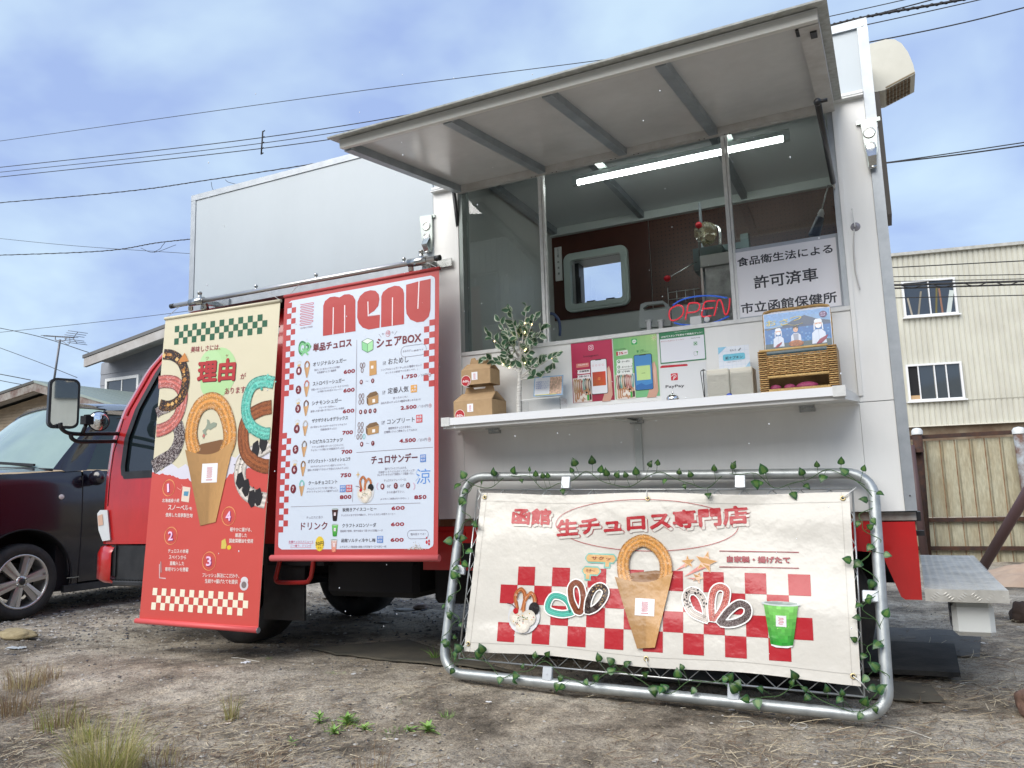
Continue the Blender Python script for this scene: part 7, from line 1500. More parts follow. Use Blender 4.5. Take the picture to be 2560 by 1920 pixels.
# hood, nose, roof
def hood(i, j):
    y = -.34+(.66+.34)*j; x = XC-.035-(XW-.07)*i; c = 1-(2*i-1)**2; return (x, y-.10*c*(j > .5)*(j-.5)*2*.8, hoodz(y)+.012+.05*c**.5*(.5+.5*j))
m.grid(hood, 14, 12); m.grid(lambda i, j: (XC-.10-(XW-.2)*i, -.34-.12*(1-(2*i-1)**2)-.03*math.sin(math.pi*j), .25+(.70)*j), 10, 6)
def roof(i, j):
    y = 1.17+1.85*j; c = 1-(2*i-1)**4; return (XC-.125-(XW-.25)*i, y-.08*(1-(2*i-1)**2)*(1-j), 1.685+.085*c+.05*math.sin(math.pi*min(1, j*1.2+.05)))
m.grid(roof, 14, 10)
body = m.build('body', CARPAINT, car)
m = MB(); ysd = [.915+.085*k for k in range(13)]; vs = []
for y in ysd:
    for k in range(9): z = .26+(hoodz(y)-.26)*k/8; vs.append((tum(z), y, z))
m.add(vs, [(i*9+k, i*9+k+1, (i+1)*9+k+1, (i+1)*9+k) for i in range(12) for k in range(8)], smooth=True); dr = m.build('front_door', CARPAINT, car)
m = MB(); m.box((XC-.03, .78, .19), (XC+.006, 1.95, .245)); m.build('sill_trim', BLACK, car); m = MB(); m.box((XC-.0, .80, .30), (XC+.004, .905, .306)); m.build('trim_strip', STEEL, car)
for nm, yy in (('rear_body', 1.95),):
    m = MB(); m.box((XC-XW+.03, yy, .25), (XC-.02, 3.0, 1.16), bev=.05); m.build(nm, CARPAINT, car); m = MB(); m.box((XC-XW+.05, .74, .2), (XC-.06, 1.95, 1.155)); m.box((XC-XW+.05, -.28, .28), (XC-.33, .739, 1.05)); m.build('inner_structure', CHASSIS, car)
m = MB()
def apil(t, o): y = .73+.42*t+o*(.13-.04*t); z = 1.15+.56*t; return (tum(z)+.0, y, z)
m.grid(lambda i, j: (tum(1.70)-.02*i, 1.15+1.8*j, 1.71+.03*i), 2, 4); m.build('roof_rail', CARPAINT, car)
m = MB()
def pilc(i, j):
    q = [(XC-.035-.09*j+.0, .66+.51*j-.02*math.sin(math.pi*j), 1.165+.535*j), (XC-.012-.09*j, .72+.455*j, 1.163+.54*j), apil(j, .25), (tum(1.165+.52*j)+.004, .945+.30*j, 1.165+.52*j)]
    return q[min(3, int(round(i*3)))]
m.grid(pilc, 3, 10); m.build('pillar', CARPAINT, car)
m = MB(); m.grid(lambda i, j: (XC-XW-(tum(1.15+.56*j)-XC)+.0+.05*i, .70+.44*j, 1.15+.56*j), 2, 6)
m.build('pillar', CARPAINT, car)
WS = mat('windscreen', (.40, .50, .45), .06, .5, noise=(.34, .44, .40), nscale=3)
m = MB()
def wsf(i, j):
    c = 1-(2*i-1)**2; y0 = .66-.14*c; y1 = 1.17-.08*c; x0 = XC-.035-(XW-.07)*i; x1 = XC-.125-(XW-.25)*i; return (x0+(x1-x0)*j, y0+(y1-y0)*j-.02*math.sin(math.pi*j), 1.165+.035*c+(1.70+.05*c-1.165-.035*c)*j)
m.grid(wsf, 14, 8); m.build('windscreen', WS, car)
m = MB(); m.tube([wsf(i/14, 0) for i in range(15)], .012, 6); m.tube([np.array(wsf(i/14, 1))+np.array([0, -.003, 0]) for i in range(15)], .009, 6); m.build('screen_seal', BLACK, car)
m = MB(); a = np.array(wsf(.10, .03)); b = np.array(wsf(.52, .09)); m.bar(a+np.array([0, -.02, .015]), b+np.array([0, -.02, .01]), .02, .02); a = np.array(wsf(.55, .03)); b = np.array(wsf(.9, .07)); m.bar(a+np.array([0, -.02, .015]), b+np.array([0, -.02, .01]), .02, .02); m.build('wiper', BLACK, car, )
m = MB(); m.grid(lambda i, j: (tum(1.17+.50*j)+.003, .93+.30*j+(1.9-.93-.30*j)*i, 1.172+.50*j), 3, 4); m.build('side_glass', mat('car_side_glass', (.05, .08, .07), .05), car)
m = MB(); m.ball((XC+.09, .965, 1.10), .09, 14, 10, (.95, .55, .72)); m.box((XC-.02, .95, 1.04), (XC+.05, 1.0, 1.08)); m.build('door_mirror', CARPAINT, car)
m = MB(); m.ball((XC+.001, .725, .948), .024, 14, 8, (.35, 1, .85)); m.build('side_marker', mat('marker_lens', (.75, .72, .68), .2), car)
m = MB(); m.tube([(tum(z)-.002, .910, z) for z in np.linspace(.28, 1.12, 12)], .007, 4); m.build('door_gap', CHASSIS, car)
m = MB(); pts = [(XC-.003, WCY+.392*math.cos(a), WCZ+.392*math.sin(a)) for a in np.linspace(-.15, math.pi+.15, 28)]; m.tube(pts, .007, 6); m.grid(lambda i, j: (XC-.01-.3*i, WCY+.39*math.cos(math.pi*j), WCZ+.39*math.sin(math.pi*j)), 1, 20); m.build('arch_lining', CHASSIS, car)
def carwheel(cy, label=None):
    wc = (XC-.17, cy, WCZ); m = MB(); R0 = WR
    m.lathe([(.195, .0), (R0*.82, -.008), (R0*.97, .012), (R0, .04), (R0, .13), (R0*.97, .155), (R0*.86, .166), (.205, .162), (.195, .14), (.19, .02)], wc, (1, 0, 0), 44, cap=False); wt = m.build('tyre', RUBBER, car)
    ALY = mat('alloy_rim', (.60, .585, .56), .28, .8)
    m = MB(); m.lathe([(.208, .150), (.205, .163), (.196, .165), (.188, .155), (.182, .09), (.18, .02)], wc, (1, 0, 0), 40, cap=False); m.lathe([(.045, .12), (.045, .152), (.03, .158), (.0, .158)], wc, (1, 0, 0), 20, cap=False)
    for k in range(6):
        a = 2*math.pi*k/6+.25; d = np.array([0, math.cos(a), math.sin(a)]); s = np.array([0, -math.sin(a), math.cos(a)]); c = np.array(wc)
        for sg_ in (-1, 1):
            p = [c+d*.04+s*sg_*.006, c+d*.04+s*sg_*.028, c+d*.190+s*sg_*.042, c+d*.190+s*sg_*.010]
            fr_ = [q+np.array([x_, 0, 0]) for q, x_ in zip(p, (.152, .149, .158, .160))]; bk_ = [q+np.array([.115, 0, 0]) for q in p]
            m.add(fr_+bk_, [(0, 1, 2, 3), (4, 7, 6, 5), (0, 4, 5, 1), (1, 5, 6, 2), (2, 6, 7, 3), (3, 7, 4, 0)])
        q = c+d*.04+s*.0; m.add([c+d*.045+np.array([.15, 0, 0])-s*.01, c+d*.045+np.array([.15, 0, 0])+s*.01, c+d*.19+np.array([.140, 0, 0])+s*.012, c+d*.19+np.array([.140, 0, 0])-s*.012], [(0, 1, 2, 3)])
    m.build('rim', ALY, wt)
    m = MB(); m.lathe([(.026, .1585), (.024, .162), (.0, .162)], wc, (1, 0, 0), 16, cap=False)
    m.build('hub_cap', BLACK, wt)
    for k in range(4):
        a = 2*math.pi*k/4+.6; c = np.array(wc)+np.array([.15, .036*1.0*math.cos(a), .036*math.sin(a)]); m = MB(); m.lathe([(.0085, 0), (.0085, .012), (.006, .014)], c, (1, 0, 0), 8); m.build('wheel_nut', STEEL, wt)
    m = MB(); m.lathe([(.14, .05), (.14, .06), (.05, .065)], wc, (1, 0, 0), 24); m.build('brake_disc', mat('brake_disc', (.06, .055, .05), .5, .4), wt)
carwheel(WCY); carwheel(2.72)

# ================================================================ BUILDINGS
def boards(parent, x0, x1, y, z0, z1, pitch, mt, nm='siding_board'):
    z = z0; k = 0
    while z < z1-.01:
        zt = min(z+pitch, z1); m = MB(); m.add([(x0, y-.018, z), (x1, y-.018, z), (x1, y-.002, zt), (x0, y-.002, zt), (x0, y, z), (x1, y, z)], [(0, 1, 2, 3), (0, 4, 5, 1)]); m.build(nm, mt, parent); z = zt
HY = 12.0
e = P(*cL(1005, 525), y=HY); rt = P(*cL(1950, 170), y=HY); wl = P(*cL(1240, 570), y=HY+.9)
gh_ = thing('grey_house', 'grey sided two storey house with a sloping roof rising behind the red cab', 'house', (e[0]+4, HY+4, 0))
GW = mat('grey_siding', (.235, .25, .28), .7, noise=(.21, .225, .255), nscale=2)
sl_ = (rt[2]-e[2])/(rt[0]-e[0]); X1 = e[0]+9
m = MB(); m.add([(wl[0], HY+.9, 0), (X1, HY+.9, 0), (X1, HY+.9, e[2]+sl_*(X1-e[0])-.1), (wl[0], HY+.9, e[2]+sl_*(wl[0]-e[0])-.05), (wl[0], HY+9, 0), (wl[0], HY+9, e[2]), (X1, HY+9, 0), (X1, HY+9, e[2]+sl_*9)], [(0, 1, 2, 3), (0, 3, 5, 4), (4, 5, 7, 6), (1, 6, 7, 2)]); m.build('wall', GW, gh_)
z = 2.2
while z < 7:
    xs = max(wl[0], e[0]+(z+.36-e[2]+.12)/sl_ if z+.36 > e[2] else wl[0])
    if xs < X1-1:
        m = MB(); m.add([(xs, HY+.88, z), (X1, HY+.88, z), (X1, HY+.897, z+.345), (xs, HY+.897, z+.345), (xs, HY+.9, z), (X1, HY+.9, z)], [(0, 1, 2, 3), (0, 4, 5, 1)]); m.build('siding_board', GW, gh_)
    z += .35
RF = mat('brown_grey_roof', (.10, .10, .10), .6); SOF = mat('pale_soffit', (.38, .37, .36), .7, noise=(.28, .26, .24), nscale=1.5)
def slab(m, p0, p1, y0, y1, th):
    (xa, za), (xb, zb_) = p0, p1; m.add([(xa, y0, za), (xb, y0, zb_), (xb, y1, zb_), (xa, y1, za), (xa, y0, za-th), (xb, y0, zb_-th), (xb, y1, zb_-th), (xa, y1, za-th)], [(0, 1, 2, 3), (4, 7, 6, 5), (0, 4, 5, 1), (1, 5, 6, 2), (2, 6, 7, 3), (3, 7, 4, 0)])
m = MB(); slab(m, (e[0], e[2]), (X1, e[2]+sl_*9), HY, HY+10, .10); rf = m.build('roof', RF, gh_)
m = MB(); slab(m, (e[0]+.05, e[2]-.11), (X1, e[2]+sl_*(X1-e[0])-.11), HY+.02, HY+.12, .26); m.build('fascia', SOF, rf); m = MB(); slab(m, (e[0]+.05, e[2]-.11), (X1, e[2]+sl_*(X1-e[0])-.11), HY+.121, HY+.897, .02); m.build('soffit', SOF, rf)
def window(par, x0, x1, z0, z1, y, t=.06, panes=2, mt=None, gl=None, fr=None):
    gl = gl or mat('far_window_glass', (.07, .085, .095), .06, spec=.7); f = MB(); ring_prism(f, rrect(x0, z0, x1, z1, .005, 1), rrect(x0+t, z0+t, x1-t, z1-t, .005, 1), y-.07, y+.02); w_ = f.build('window', fr or TRIMW, par)
    for k in range(panes):
        a = x0+t+(x1-x0-2*t)*k/panes; b = x0+t+(x1-x0-2*t)*(k+1)/panes; m = MB(); m.box((a+.015, y-.03-.012*(k % 2), z0+t), (b-.015, y-.02-.012*(k % 2), z1-t)); m.build('pane', gl, w_)
        if k: m = MB(); m.box((a-.02, y-.06, z0+t), (a+.02, y-.018, z1-t)); m.build('mullion', fr or TRIMW, w_)
    m = MB(); m.box((x0-.03, y-.1, z0-.05), (x1+.03, y-.0, z0-.001)); m.build('sill', fr or TRIMW, w_); return w_
a = P(*cL(1310, 820), y=HY+.88); window(gh_, a[0], a[0]+1.5, a[2]-1.1, a[2], HY+.87, .09)
# low gabled house
LY = 9.5; rg = P(*cL(410, 832), y=LY); lf = P(*cL(0, 972), y=LY); rr_ = P(*cL(1300, 1095), y=LY)
lh = thing('low_house', 'low beige brick faced house with a shallow gable and rusty eaves behind the black car', 'house', (rg[0], LY+4, 0))
BEI = mat('beige_narrow_brick', (.33, .27, .20), .85, noise=(.27, .22, .16), nscale=5)
s1 = (rg[2]-lf[2])/(rg[0]-lf[0]); s2 = (rr_[2]-rg[2])/(rr_[0]-rg[0]); xl = rg[0]-6; xr = rr_[0]+.6
m = MB(); y_ = LY+.7; m.add([(xl+.5, y_, 0), (xr-.8, y_, 0), (xr-.8, y_, rg[2]+s2*(xr-.8-rg[0])-.2), (rg[0], y_, rg[2]-.2), (xl+.5, y_, rg[2]-s1*5.5-.2), (xl+.5, y_+9, 0), (xr-.8, y_+9, 0), (xr-.8, y_+9, rg[2]+s2*(xr-.8-rg[0])-.2), (xl+.5, y_+9, rg[2]-s1*5.5-.2)], [(0, 1, 2, 3, 4), (1, 6, 7, 2), (0, 4, 8, 5)]); m.build('wall', BEI, lh)
for k in range(26):
    z = 1.6+.085*k; zt_l = rg[2]-.25
    xa = xl+.5; xb = xr-.8
    if z+.08 > zt_l-s1*5.5: xa = max(xa, rg[0]-(zt_l-z-.08)/s1)
    if z+.08 > zt_l+s2*(xr-.8-rg[0]): xb = min(xb, rg[0]+(zt_l-z-.08)/(-s2))
    if xb > xa: m = MB(); m.box((xa, y_-.012, z), (xb, y_-.0, z+.074)); m.build('brick_course', BEI, lh)
EAV = mat('weathered_eave', (.25, .24, .22), .8, noise=(.10, .05, .04), nscale=3)
GRF = mat('grey_green_roof', (.22, .27, .25), .55)
m = MB(); slab(m, (xl, rg[2]-s1*6), (rg[0], rg[2]), LY, LY+9, .07); rf = m.build('roof', mat('dark_roof_edge', (.07, .07, .065), .7), lh)
nst = 22; L2 = xr-rg[0]
for k in range(nst):
    ya = LY+9*k/nst; m = MB(); slab(m, (rg[0]+.001, rg[2]), (xr, rg[2]+s2*L2), ya, ya+9/nst-.03, .06); m.build('roof_strip', GRF, lh)
m = MB(); slab(m, (rg[0]+.001, rg[2]-.03), (xr, rg[2]+s2*L2-.03), LY+.01, LY+8.9, .05); m.build('roof_deck', EAV, lh)
m = MB(); slab(m, (xl, rg[2]-s1*6-.08), (rg[0], rg[2]-.08), LY+.02, LY+.10, .2); slab(m, (rg[0]+.001, rg[2]-.085), (xr, rg[2]+s2*L2-.085), LY+.02, LY+.10, .2); m.build('fascia', EAV, lh)
m = MB(); slab(m, (xl, rg[2]-s1*6-.09), (rg[0], rg[2]-.09), LY+.101, y_, .02); m.build('soffit', SOF, lh)
# antenna
AY = LY+.6; b0 = P(*cL(640, 960), y=AY); t0 = P(*cL(733, 335), y=AY)
an = thing('tv_antenna', 'rooftop television antenna on a tall thin mast over the low house', 'antenna', b0)
AM = mat('antenna_grey', (.16, .16, .17), .5, .3); m = MB(); m.tube([b0, t0], .028, 8); m.build('mast', AM, an)
m = MB(); a = P(*cL(535, 292), y=AY); b = P(*cL(905, 315), y=AY); m.tube([a, b], .013, 6); m.tube(bez([P(*cL(675, 305), y=AY), P(*cL(685, 345), y=AY), P(*cL(790, 348), y=AY), P(*cL(805, 312), y=AY)], 4), .013, 6); m.build('boom', AM, an)
for k in range(13):
    c = a+(b-a)*(k+.2)/13; m = MB(); s = .10+.006*k; m.tube([c+np.array([0, -s, .0]), c+np.array([0, s, .03])], .008, 5); m.build('element', AM, an)
for dz in (-1, 1):
    c = b+np.array([-.05, 0, 0]); m = MB(); m.tube([c, c+np.array([.12, .05, .16*dz])], .009, 5)
    m.build('reflector_arm', AM, an)
    for k in (1, 2, 3): q = c+np.array([.12, .05, .16*dz])*k/3; m = MB(); m.tube([q+np.array([-.05, -.25, 0]), q+np.array([.05, .25, .0])], .008, 5); m.build('reflector_rod', AM, an)
m = MB(); m.tube(bez([P(*cL(850, 320), y=AY), P(*cL(852, 375), y=AY), P(*cL(820, 398), y=AY), P(*cL(785, 370), y=AY), P(*cL(735, 350), y=AY)], 4), .008, 5); m.build('feeder_cable', AM, an)
# big corrugated building on the right
BU = _n((.978, .208, 0)); BN_ = np.array([BU[1], -BU[0], 0]); O_ = P(*cR(105, 182), y=22.); ZTB = O_[2]; ZBB = P(*cR(205, 1135), y=22.)[2]
cbd = thing('corrugated_building', 'tall cream corrugated metal building with two sliding windows behind the fence', 'building', (O_[0]+3, 26, 0))
CORR = mat('cream_corrugated', (.54, .535, .46), .6, noise=(.49, .48, .41), nscale=1.2); streaks(CORR, .9, 3, .4)
m = MB(); prof_ = []; s = -4.0; pit = .145
while s < 14: prof_ += [(s, 0), (s+pit*.62, 0), (s+pit*.70, .028), (s+pit*.92, .028)]; s += pit
vs = []
W3 = lambda s, z, n=0.: np.array([O_[0], O_[1], 0])+BU*s+BN_*n+np.array([0, 0, z])
for s, n in prof_: vs += [W3(s, ZBB, -n), W3(s, ZTB, -n)]
def hole(s0, s1, z0, z1): return s0, s1, z0, z1
def bpt(x, y): # photo pixel onto the building's wall plane
    px, py = cR(x, y); d = ray(px, py); N3 = BN_; t = (np.array([O_[0], O_[1], 0])-CAM).dot(N3)/d.dot(N3); p = CAM+d*t; return (p-np.array([O_[0], O_[1], 0])).dot(BU), p[2]
m.add(vs, [(2*i, 2*i+2, 2*i+3, 2*i+1) for i in range(len(prof_)-1)]); m.build('cladding', CORR, cbd)
m = MB()
m.add([W3(-4, 0, -.1), W3(14, 0, -.1), W3(14, ZBB, -.1), W3(-4, ZBB, -.1)], [(0, 1, 2, 3)]); m.add([W3(-4, 0, -.1), W3(-4, ZTB, -.1), W3(-4, ZTB, -9), W3(-4, 0, -9)], [(0, 1, 2, 3)]); m.add([W3(-4, ZTB, -.0), W3(14, ZTB, -.0), W3(14, ZTB-.3, -9), W3(-4, ZTB-.3, -9)], [(0, 1, 2, 3)]); m.build('rear_and_base_wall', mat('rusty_base_wall', (.20, .16, .11), .85, noise=(.10, .055, .03), nscale=1.4), cbd)
m = MB(); m.bar(W3(-4, ZTB+.02, .05), W3(14, ZTB+.02, .05), .12, .09); m.build('parapet_flashing', mat('flashing', (.45, .45, .42), .6, noise=(.3, .3, .27), nscale=6), cbd)
m = MB(); m.bar(W3(-4, ZBB-.015, .03), W3(14, ZBB-.015, .03), .09, .03); m.build('base_flashing', mat('flashing2', (.60, .58, .50), .6), cbd)
zz = bpt(600, 983)[1]; m = MB(); m.bar(W3(-4, zz, .008), W3(14, zz, .008), .004, .018); m.build('sheet_joint', mat('joint_dark', (.30, .29, .24), .7), cbd)  # thin strip along the sheet joint, darker than the cladding
m = MB(); a = W3(*bpt(120, 165), -.5); m.tube([a, a+np.array([0, 0, .42])], .012, 5); m.build('roof_rod', AM, cbd)
FG = mat('dark_far_glass', (.035, .045, .055), .05, spec=.9); FWm = mat('white_window_frame', (.68, .69, .70), .5)
for (x0, y0, x1, y1), op in (((165, 320, 478, 512), 0), ((190, 788, 515, 985), 1)):
    s0, z1 = bpt(x0, (y0)); s1, z0 = bpt(x1, y1); s0 = (s0+bpt(x0+8, y1)[0])/2; s1 = (s1+bpt(x1-12, y0)[0])/2; z1 = (z1+bpt(x1-10, y0-14)[1])/2; z0 = (z0+bpt(x0+10, y1+8)[1])/2
    wn = MB(); t = .055
    for a, b in (((s0, z0), (s1, z0+t)), ((s0, z1-t), (s1, z1)), ((s0, z0+t), (s0+t, z1-t)), ((s1-t, z0+t), (s1, z1-t))):
        c = (W3(*a)+W3(*b))/2+BN_*.03; wn.obox(c, BU, (0, 0, 1), BN_, b[0]-a[0], b[1]-a[1], .09)
    wo = wn.build('window', FWm, cbd)
    if not op: ps = [(s0+t, (s0+s1)/2-.02, 0), ((s0+s1)/2+.02, s1-t, 0)]
    else: w_ = s1-s0; ps = [(s0+t, s0+w_*.215, 1), (s0+w_*.235, s0+w_*.495, 0), (s0+w_*.525, s0+w_*.72, 0), (s0+w_*.735, s1-t, 0)]
    for a, b, k in ps:
        m = MB(); c = (W3(a, z0+t)+W3(b, z1-t))/2+BN_*(.012); m.obox(c, BU, (0, 0, 1), BN_, b-a, z1-z0-2*t, .006); m.build('pane', CHASSIS if k else FG, wo)
        if a > s0+t+.01: m = MB(); c = W3(a-.018, (z0+z1)/2, .03); m.obox(c, BU, (0, 0, 1), BN_, .03, z1-z0-2*t, .05); m.build('mullion', FWm, wo)
    if not op:
        for q, (sa, sb_, hh, col) in enumerate(((.15, .10, .6, (.30, .27, .22)), (.27, .36, .8, (.20, .18, .14)), (.60, .66, .9, (.12, .10, .03)), (.72, .70, .85, (.22, .11, .07)), (.83, .93, .75, (.45, .5, .48)))):
            w_ = s1-s0; h_ = z1-z0-2*t; m = MB(); m.bar(W3(s0+w_*sa, z0+t, .018), W3(s0+w_*sb_, z0+t+h_*hh*.9, .018), .05 if q < 4 else .12, .004, BN_); m.build('leaning_board', mat('board%d' % q, col, .7), wo)
    else:
        m = MB(); m.obox(W3(s0+(s1-s0)*.12, z0+t+.06, .02), BU, (0, 0, 1), BN_, .3, .12, .004); m.build('carton', KRAFT, wo)
    m = MB(); m.bar(W3(s0-.05, z0-.02, .06), W3(s1+.05, z0-.02, .06), .14, .04); m.build('sill', FWm, wo)
# house across the street, behind the photographer: seen in the glass only
bhh = thing('opposite_house', 'beige corrugated house across the street, mirrored in the hatch window', 'house', (-10, -14, 0))
m = MB(); x = -16.
pv = []
while x < -5.2: pv += [(x, -12.0), (x+.09, -12.0), (x+.1, -11.97), (x+.14, -11.97)]; x += .15
vs = []
for a, b in pv: vs += [(a, b, 0), (a, b, 6.7)]
m.add(vs, [(2*i, 2*i+2, 2*i+3, 2*i+1) for i in range(len(pv)-1)]); m.box((-16, -18, 0), (-5.3, -12.05, 6.7)); m.build('wall', CORR, bhh)
m = MB(); slab(m, (-16.5, 6.7), (-10.5, 7.6), -18.5, -11.6, .15); slab(m, (-10.499, 7.6), (-4.8, 6.7), -18.5, -11.6, .15); m.build('roof', RF, bhh)
window(bhh, -8.9, -7.7, 4.6, 5.9, -11.9); window(bhh, -14, -12.4, 4.6, 5.9, -11.9); window(bhh, -9.5, -7.6, 1.2, 2.4, -11.9)
grb = thing('glare_block', 'grey building added out of view to block sun glare in the hatch glass', 'building', (1, -16, 0))  # added building, out of view, blocks the sun's glare in the hatch glass
m = MB(); m.box((-4.3, -18, 0), (7, -13.5, 6.3)); m.build('wall', GW, grb)
for xx in (-3, 0, 3): m = MB(); m.box((xx, -13.499, 1), (xx+1.6, -13.45, 2.4)); m.build('window', FG, grb)
sbd = thing('side_building', 'cream building down the street, mirrored in the truck wing mirror', 'building', (20, -4, 0))
m = MB(); m.box((17, -16, 0), (26, 3, 7.5)); m.build('wall', CORR, sbd)
for yy in (-12, -8, -4, -.5):
    for zz in (1.2, 4.2):
        m = MB(); m.box((16.93, yy, zz), (16.99, yy+1.6, zz+1.3)); m.build('window', FG, sbd)
# ================================================================ FENCE
FY = 6.3
fz = lambda x, y, yy=FY: P(*cR(x, y), y=yy)
fe = thing('sheet_metal_fence', 'stained yellow sheet metal fence on rusty posts and rails at the right edge', 'fence', (1.2, FY, 0))
SHT = mat('stained_sheet', (.47, .45, .33), .65, noise=(.36, .31, .20), nscale=7, stretch=(1, 1, .3)); streaks(SHT, .66, 30, 5); RUS = mat('rusty_steel', (.030, .017, .014), .8, noise=(.075, .030, .015), nscale=14)
# dark mildew dabs
zt_ = fz(500, 1207)[2]; zm = fz(500, 1640)[2]
n = 0; x = -.55
while x < 4.2:
    for za, zb2 in ((zm, zt_), (-.04, zm-.01)):
        m = MB(); m.add([(x, FY, za), (x+.012, FY-.02, za), (x+.026, FY, za), (x+.134, FY, za), (x, FY, zb2), (x+.012, FY-.02, zb2), (x+.026, FY, zb2), (x+.134, FY, zb2)], [(0, 1, 5, 4), (1, 2, 6, 5), (2, 3, 7, 6)]); m.build('metal_sheet', SHT, fe)
    m = MB(); m.box((x+.131, FY-.004, -.03), (x+.139, FY-.001, zt_)); m.build('rust_seam', mat('rust_seam', (.16, .07, .03), .85, noise=(.32, .22, .12), nscale=9) if n == 0 else bpy.data.materials['rust_seam'], fe); n += 1
    x += .14
zl3 = P(*cG(900, 400), y=FY)[2]
for z in (zt_+.045, zm-.03, zl3-.02): m = MB(); m.box((-.6, FY-.05, z-.021), (4.4, FY-.022, z+.021)); m.build('rail', RUS, fe)
for a, b, rr3, mt in ((fz(252, 1165, FY-.12), fz(290, 1655, FY-.12), .05, RUS), (fz(822, 1160, FY-.12), fz(852, 1360, FY-.12), .055, mat('peeling_post', (.30, .33, .35), .7, noise=(.12, .06, .04), nscale=12))):
    d = _n(b-a); b2 = a+d*((a[2]+.05)/-d[2]); m = MB(); m.tube([a, b2], rr3, 14); po = m.build('post', mt, fe)
    m = MB(); m.lathe([(rr3*1.12, -.03), (rr3*1.12, .01), (rr3*.8, .035), (.001, .045)], a, (0, 0, 1), 16, cap=False); m.build('post_cap', mat('pale_cap', (.62, .64, .64), .4), po)
a, b = P(*cR(215, 1240), y=FY-.3), P(*cR(268, 1650), y=FY-.3); d = _n(b-a); m = MB(); m.tube([a, a+d*((a[2]+.03)/-d[2])], .04, 12); m.build('post', mat('brown_pipe', (.085, .05, .05), .55), fe)
m = MB(); c = fz(250, 1270, FY-.2); m.lathe([(.07, -.02), (.07, .02)], c, (0, 0, 1), 12); m.build('pipe_clamp', RUS, fe)
a, b = P(*cG(1340, 15), y=4.6), P(*cG(1008, 575), y=5.2); a = a+(a-b)*.6; m = MB(); m.tube([a, b+(b-a)*.04], .045, 14); o = m.build('leaning_pipe', mat('brown_brace', (.095, .055, .058), .5), None, tuple(b)); tag(o, 'purple brown steel pipe leaning diagonally across the fence', 'pipe')
# ================================================================ OVERHEAD CABLES
CG = 'overhead cables'
def cable(label, pts, yy, r, sag=.0, twist=False, far=None):
    p = [P(*q, y=(yy if not hasattr(yy, '__len__') else yy[i])) for i, q in enumerate(pts)]
    sm = bez(p, 10) if len(p) > 2 else [p[0]+(p[1]-p[0])*t+np.array([0, 0, -sag*4*t*(1-t)]) for t in np.linspace(0, 1, 24)]
    m = MB(); o0 = np.mean(p, 0)
    m.tube(sm, r, 6)
    if twist:
        L0 = 0; q = []
        for i in range(len(sm)*12):
            t = i/12; k = min(int(t), len(sm)-2); c = np.array(sm[k])+(np.array(sm[k+1])-np.array(sm[k]))*(t-k); q.append(c+np.array([0, math.cos(i*.5), math.sin(i*.5)])*r*.9)
        m.tube(q, r*.7, 4)
    o = m.build('overhead_cable', BLACKWIRE, None, tuple(o0)); tag(o, label, 'cable', CG); return o
cable('thin topmost cable crossing the sky above the hatch', [(-60, 361), (820, 238), (1667, 127), (2060, 44), (2330, -16)], 13, .009)
cable('upper of three parallel cables passing the black spacer', [(-60, 425), (655, 344), (1300, 234), (2046, 70), (2480, -40)], 12.5, .012)
cable('middle of three parallel cables passing the black spacer', [(-60, 437), (655, 358), (1280, 250), (2166, 62), (2500, -12)], 12.5, .010)
cable('lowest of three parallel cables passing the black spacer', [(-60, 449), (655, 371), (1090, 303), (2170, 106), (2640, 0)], 12.5, .012)
cable('thick twisted cable bundle leaving the truck roof to the upper right', [(1750, 150), (2000, 84), (2166, 42), (2384, 3), (2600, -40)], 11.5, .022, twist=True)
cable('twisted cable sagging to the roof of the truck at upper left', [(-60, 512), (300, 480), (520, 450), (860, 397), (1100, 350)], 12, .013, twist=True)
cable('twisted cable with a loose loop reaching the truck nose', [(-60, 640), (250, 628), (400, 606), (560, 590)], 12, .013, twist=True)
cable('thin cable crossing under the looped cable at the left', [(-60, 590), (180, 614), (475, 634), (700, 648)], 12, .007)
cable('straight thin cable just above the tv antenna', [(-60, 837), (200, 810), (414, 785), (560, 765)], 9.2, .006)
cable('service cable running down to the grey house eave', [(-40, 812), (100, 842), (221, 881)], 11.8, .012)
cable('service cable ending at the small pole behind the low house', [(-40, 855), (90, 903), (193, 944)], 11, .009)
cable('drop cable reaching the low house ridge', [(-40, 928), (30, 941), (76, 950)], 9.3, .012)
cable('faint double cable low at the left edge', [(-40, 943), (20, 955), (53, 961)], 9.3, .010)
cable('paired cables at the right of the white box', [(2100, 424), (2204, 409), (2400, 386), (2640, 352)], 12, .013); cable('second of the paired cables at the right of the white box', [(2100, 420), (2204, 408), (2400, 380), (2640, 344)], 12, .010)
for k, (ya, yb, r) in enumerate(((669, 652, .011), (692, 686, .009), (704, 697, .008), (713, 703, .022), (721, 711, .018), (745, 738, .010))):
    cable(('top cable in front of the cream building', 'second cable in front of the cream building', 'third cable in front of the cream building', 'thick messenger cable across the upper window', 'second thick cable across the upper window', 'lowest cable in front of the cream building')[k], [(2120, ya+3), (2227, ya), (2560, yb), (2700, yb-6)], 14, r)
q = []
for i in range(60): x = 2100+i*9.5; q.append(P(x, 717-.03*(x-2227)+4.5*math.sin(i*.75), y=13.98))
m = MB(); m.tube(q, .010, 5); o = m.build('overhead_cable', BLACKWIRE, None, tuple(q[30])); tag(o, 'wavy cable lashed between the two thick cables over the upper window', 'cable', CG)
o = thing('cable_spacer', 'black notched spacer hanging on the three parallel cables', 'cable spacer', P(655, 355, y=12.45))
m = MB(); a, b = P(657, 328, y=12.45), P(653, 386, y=12.45); m.tube([a, b], .022, 6); m.build('stem', BLACKWIRE, o)
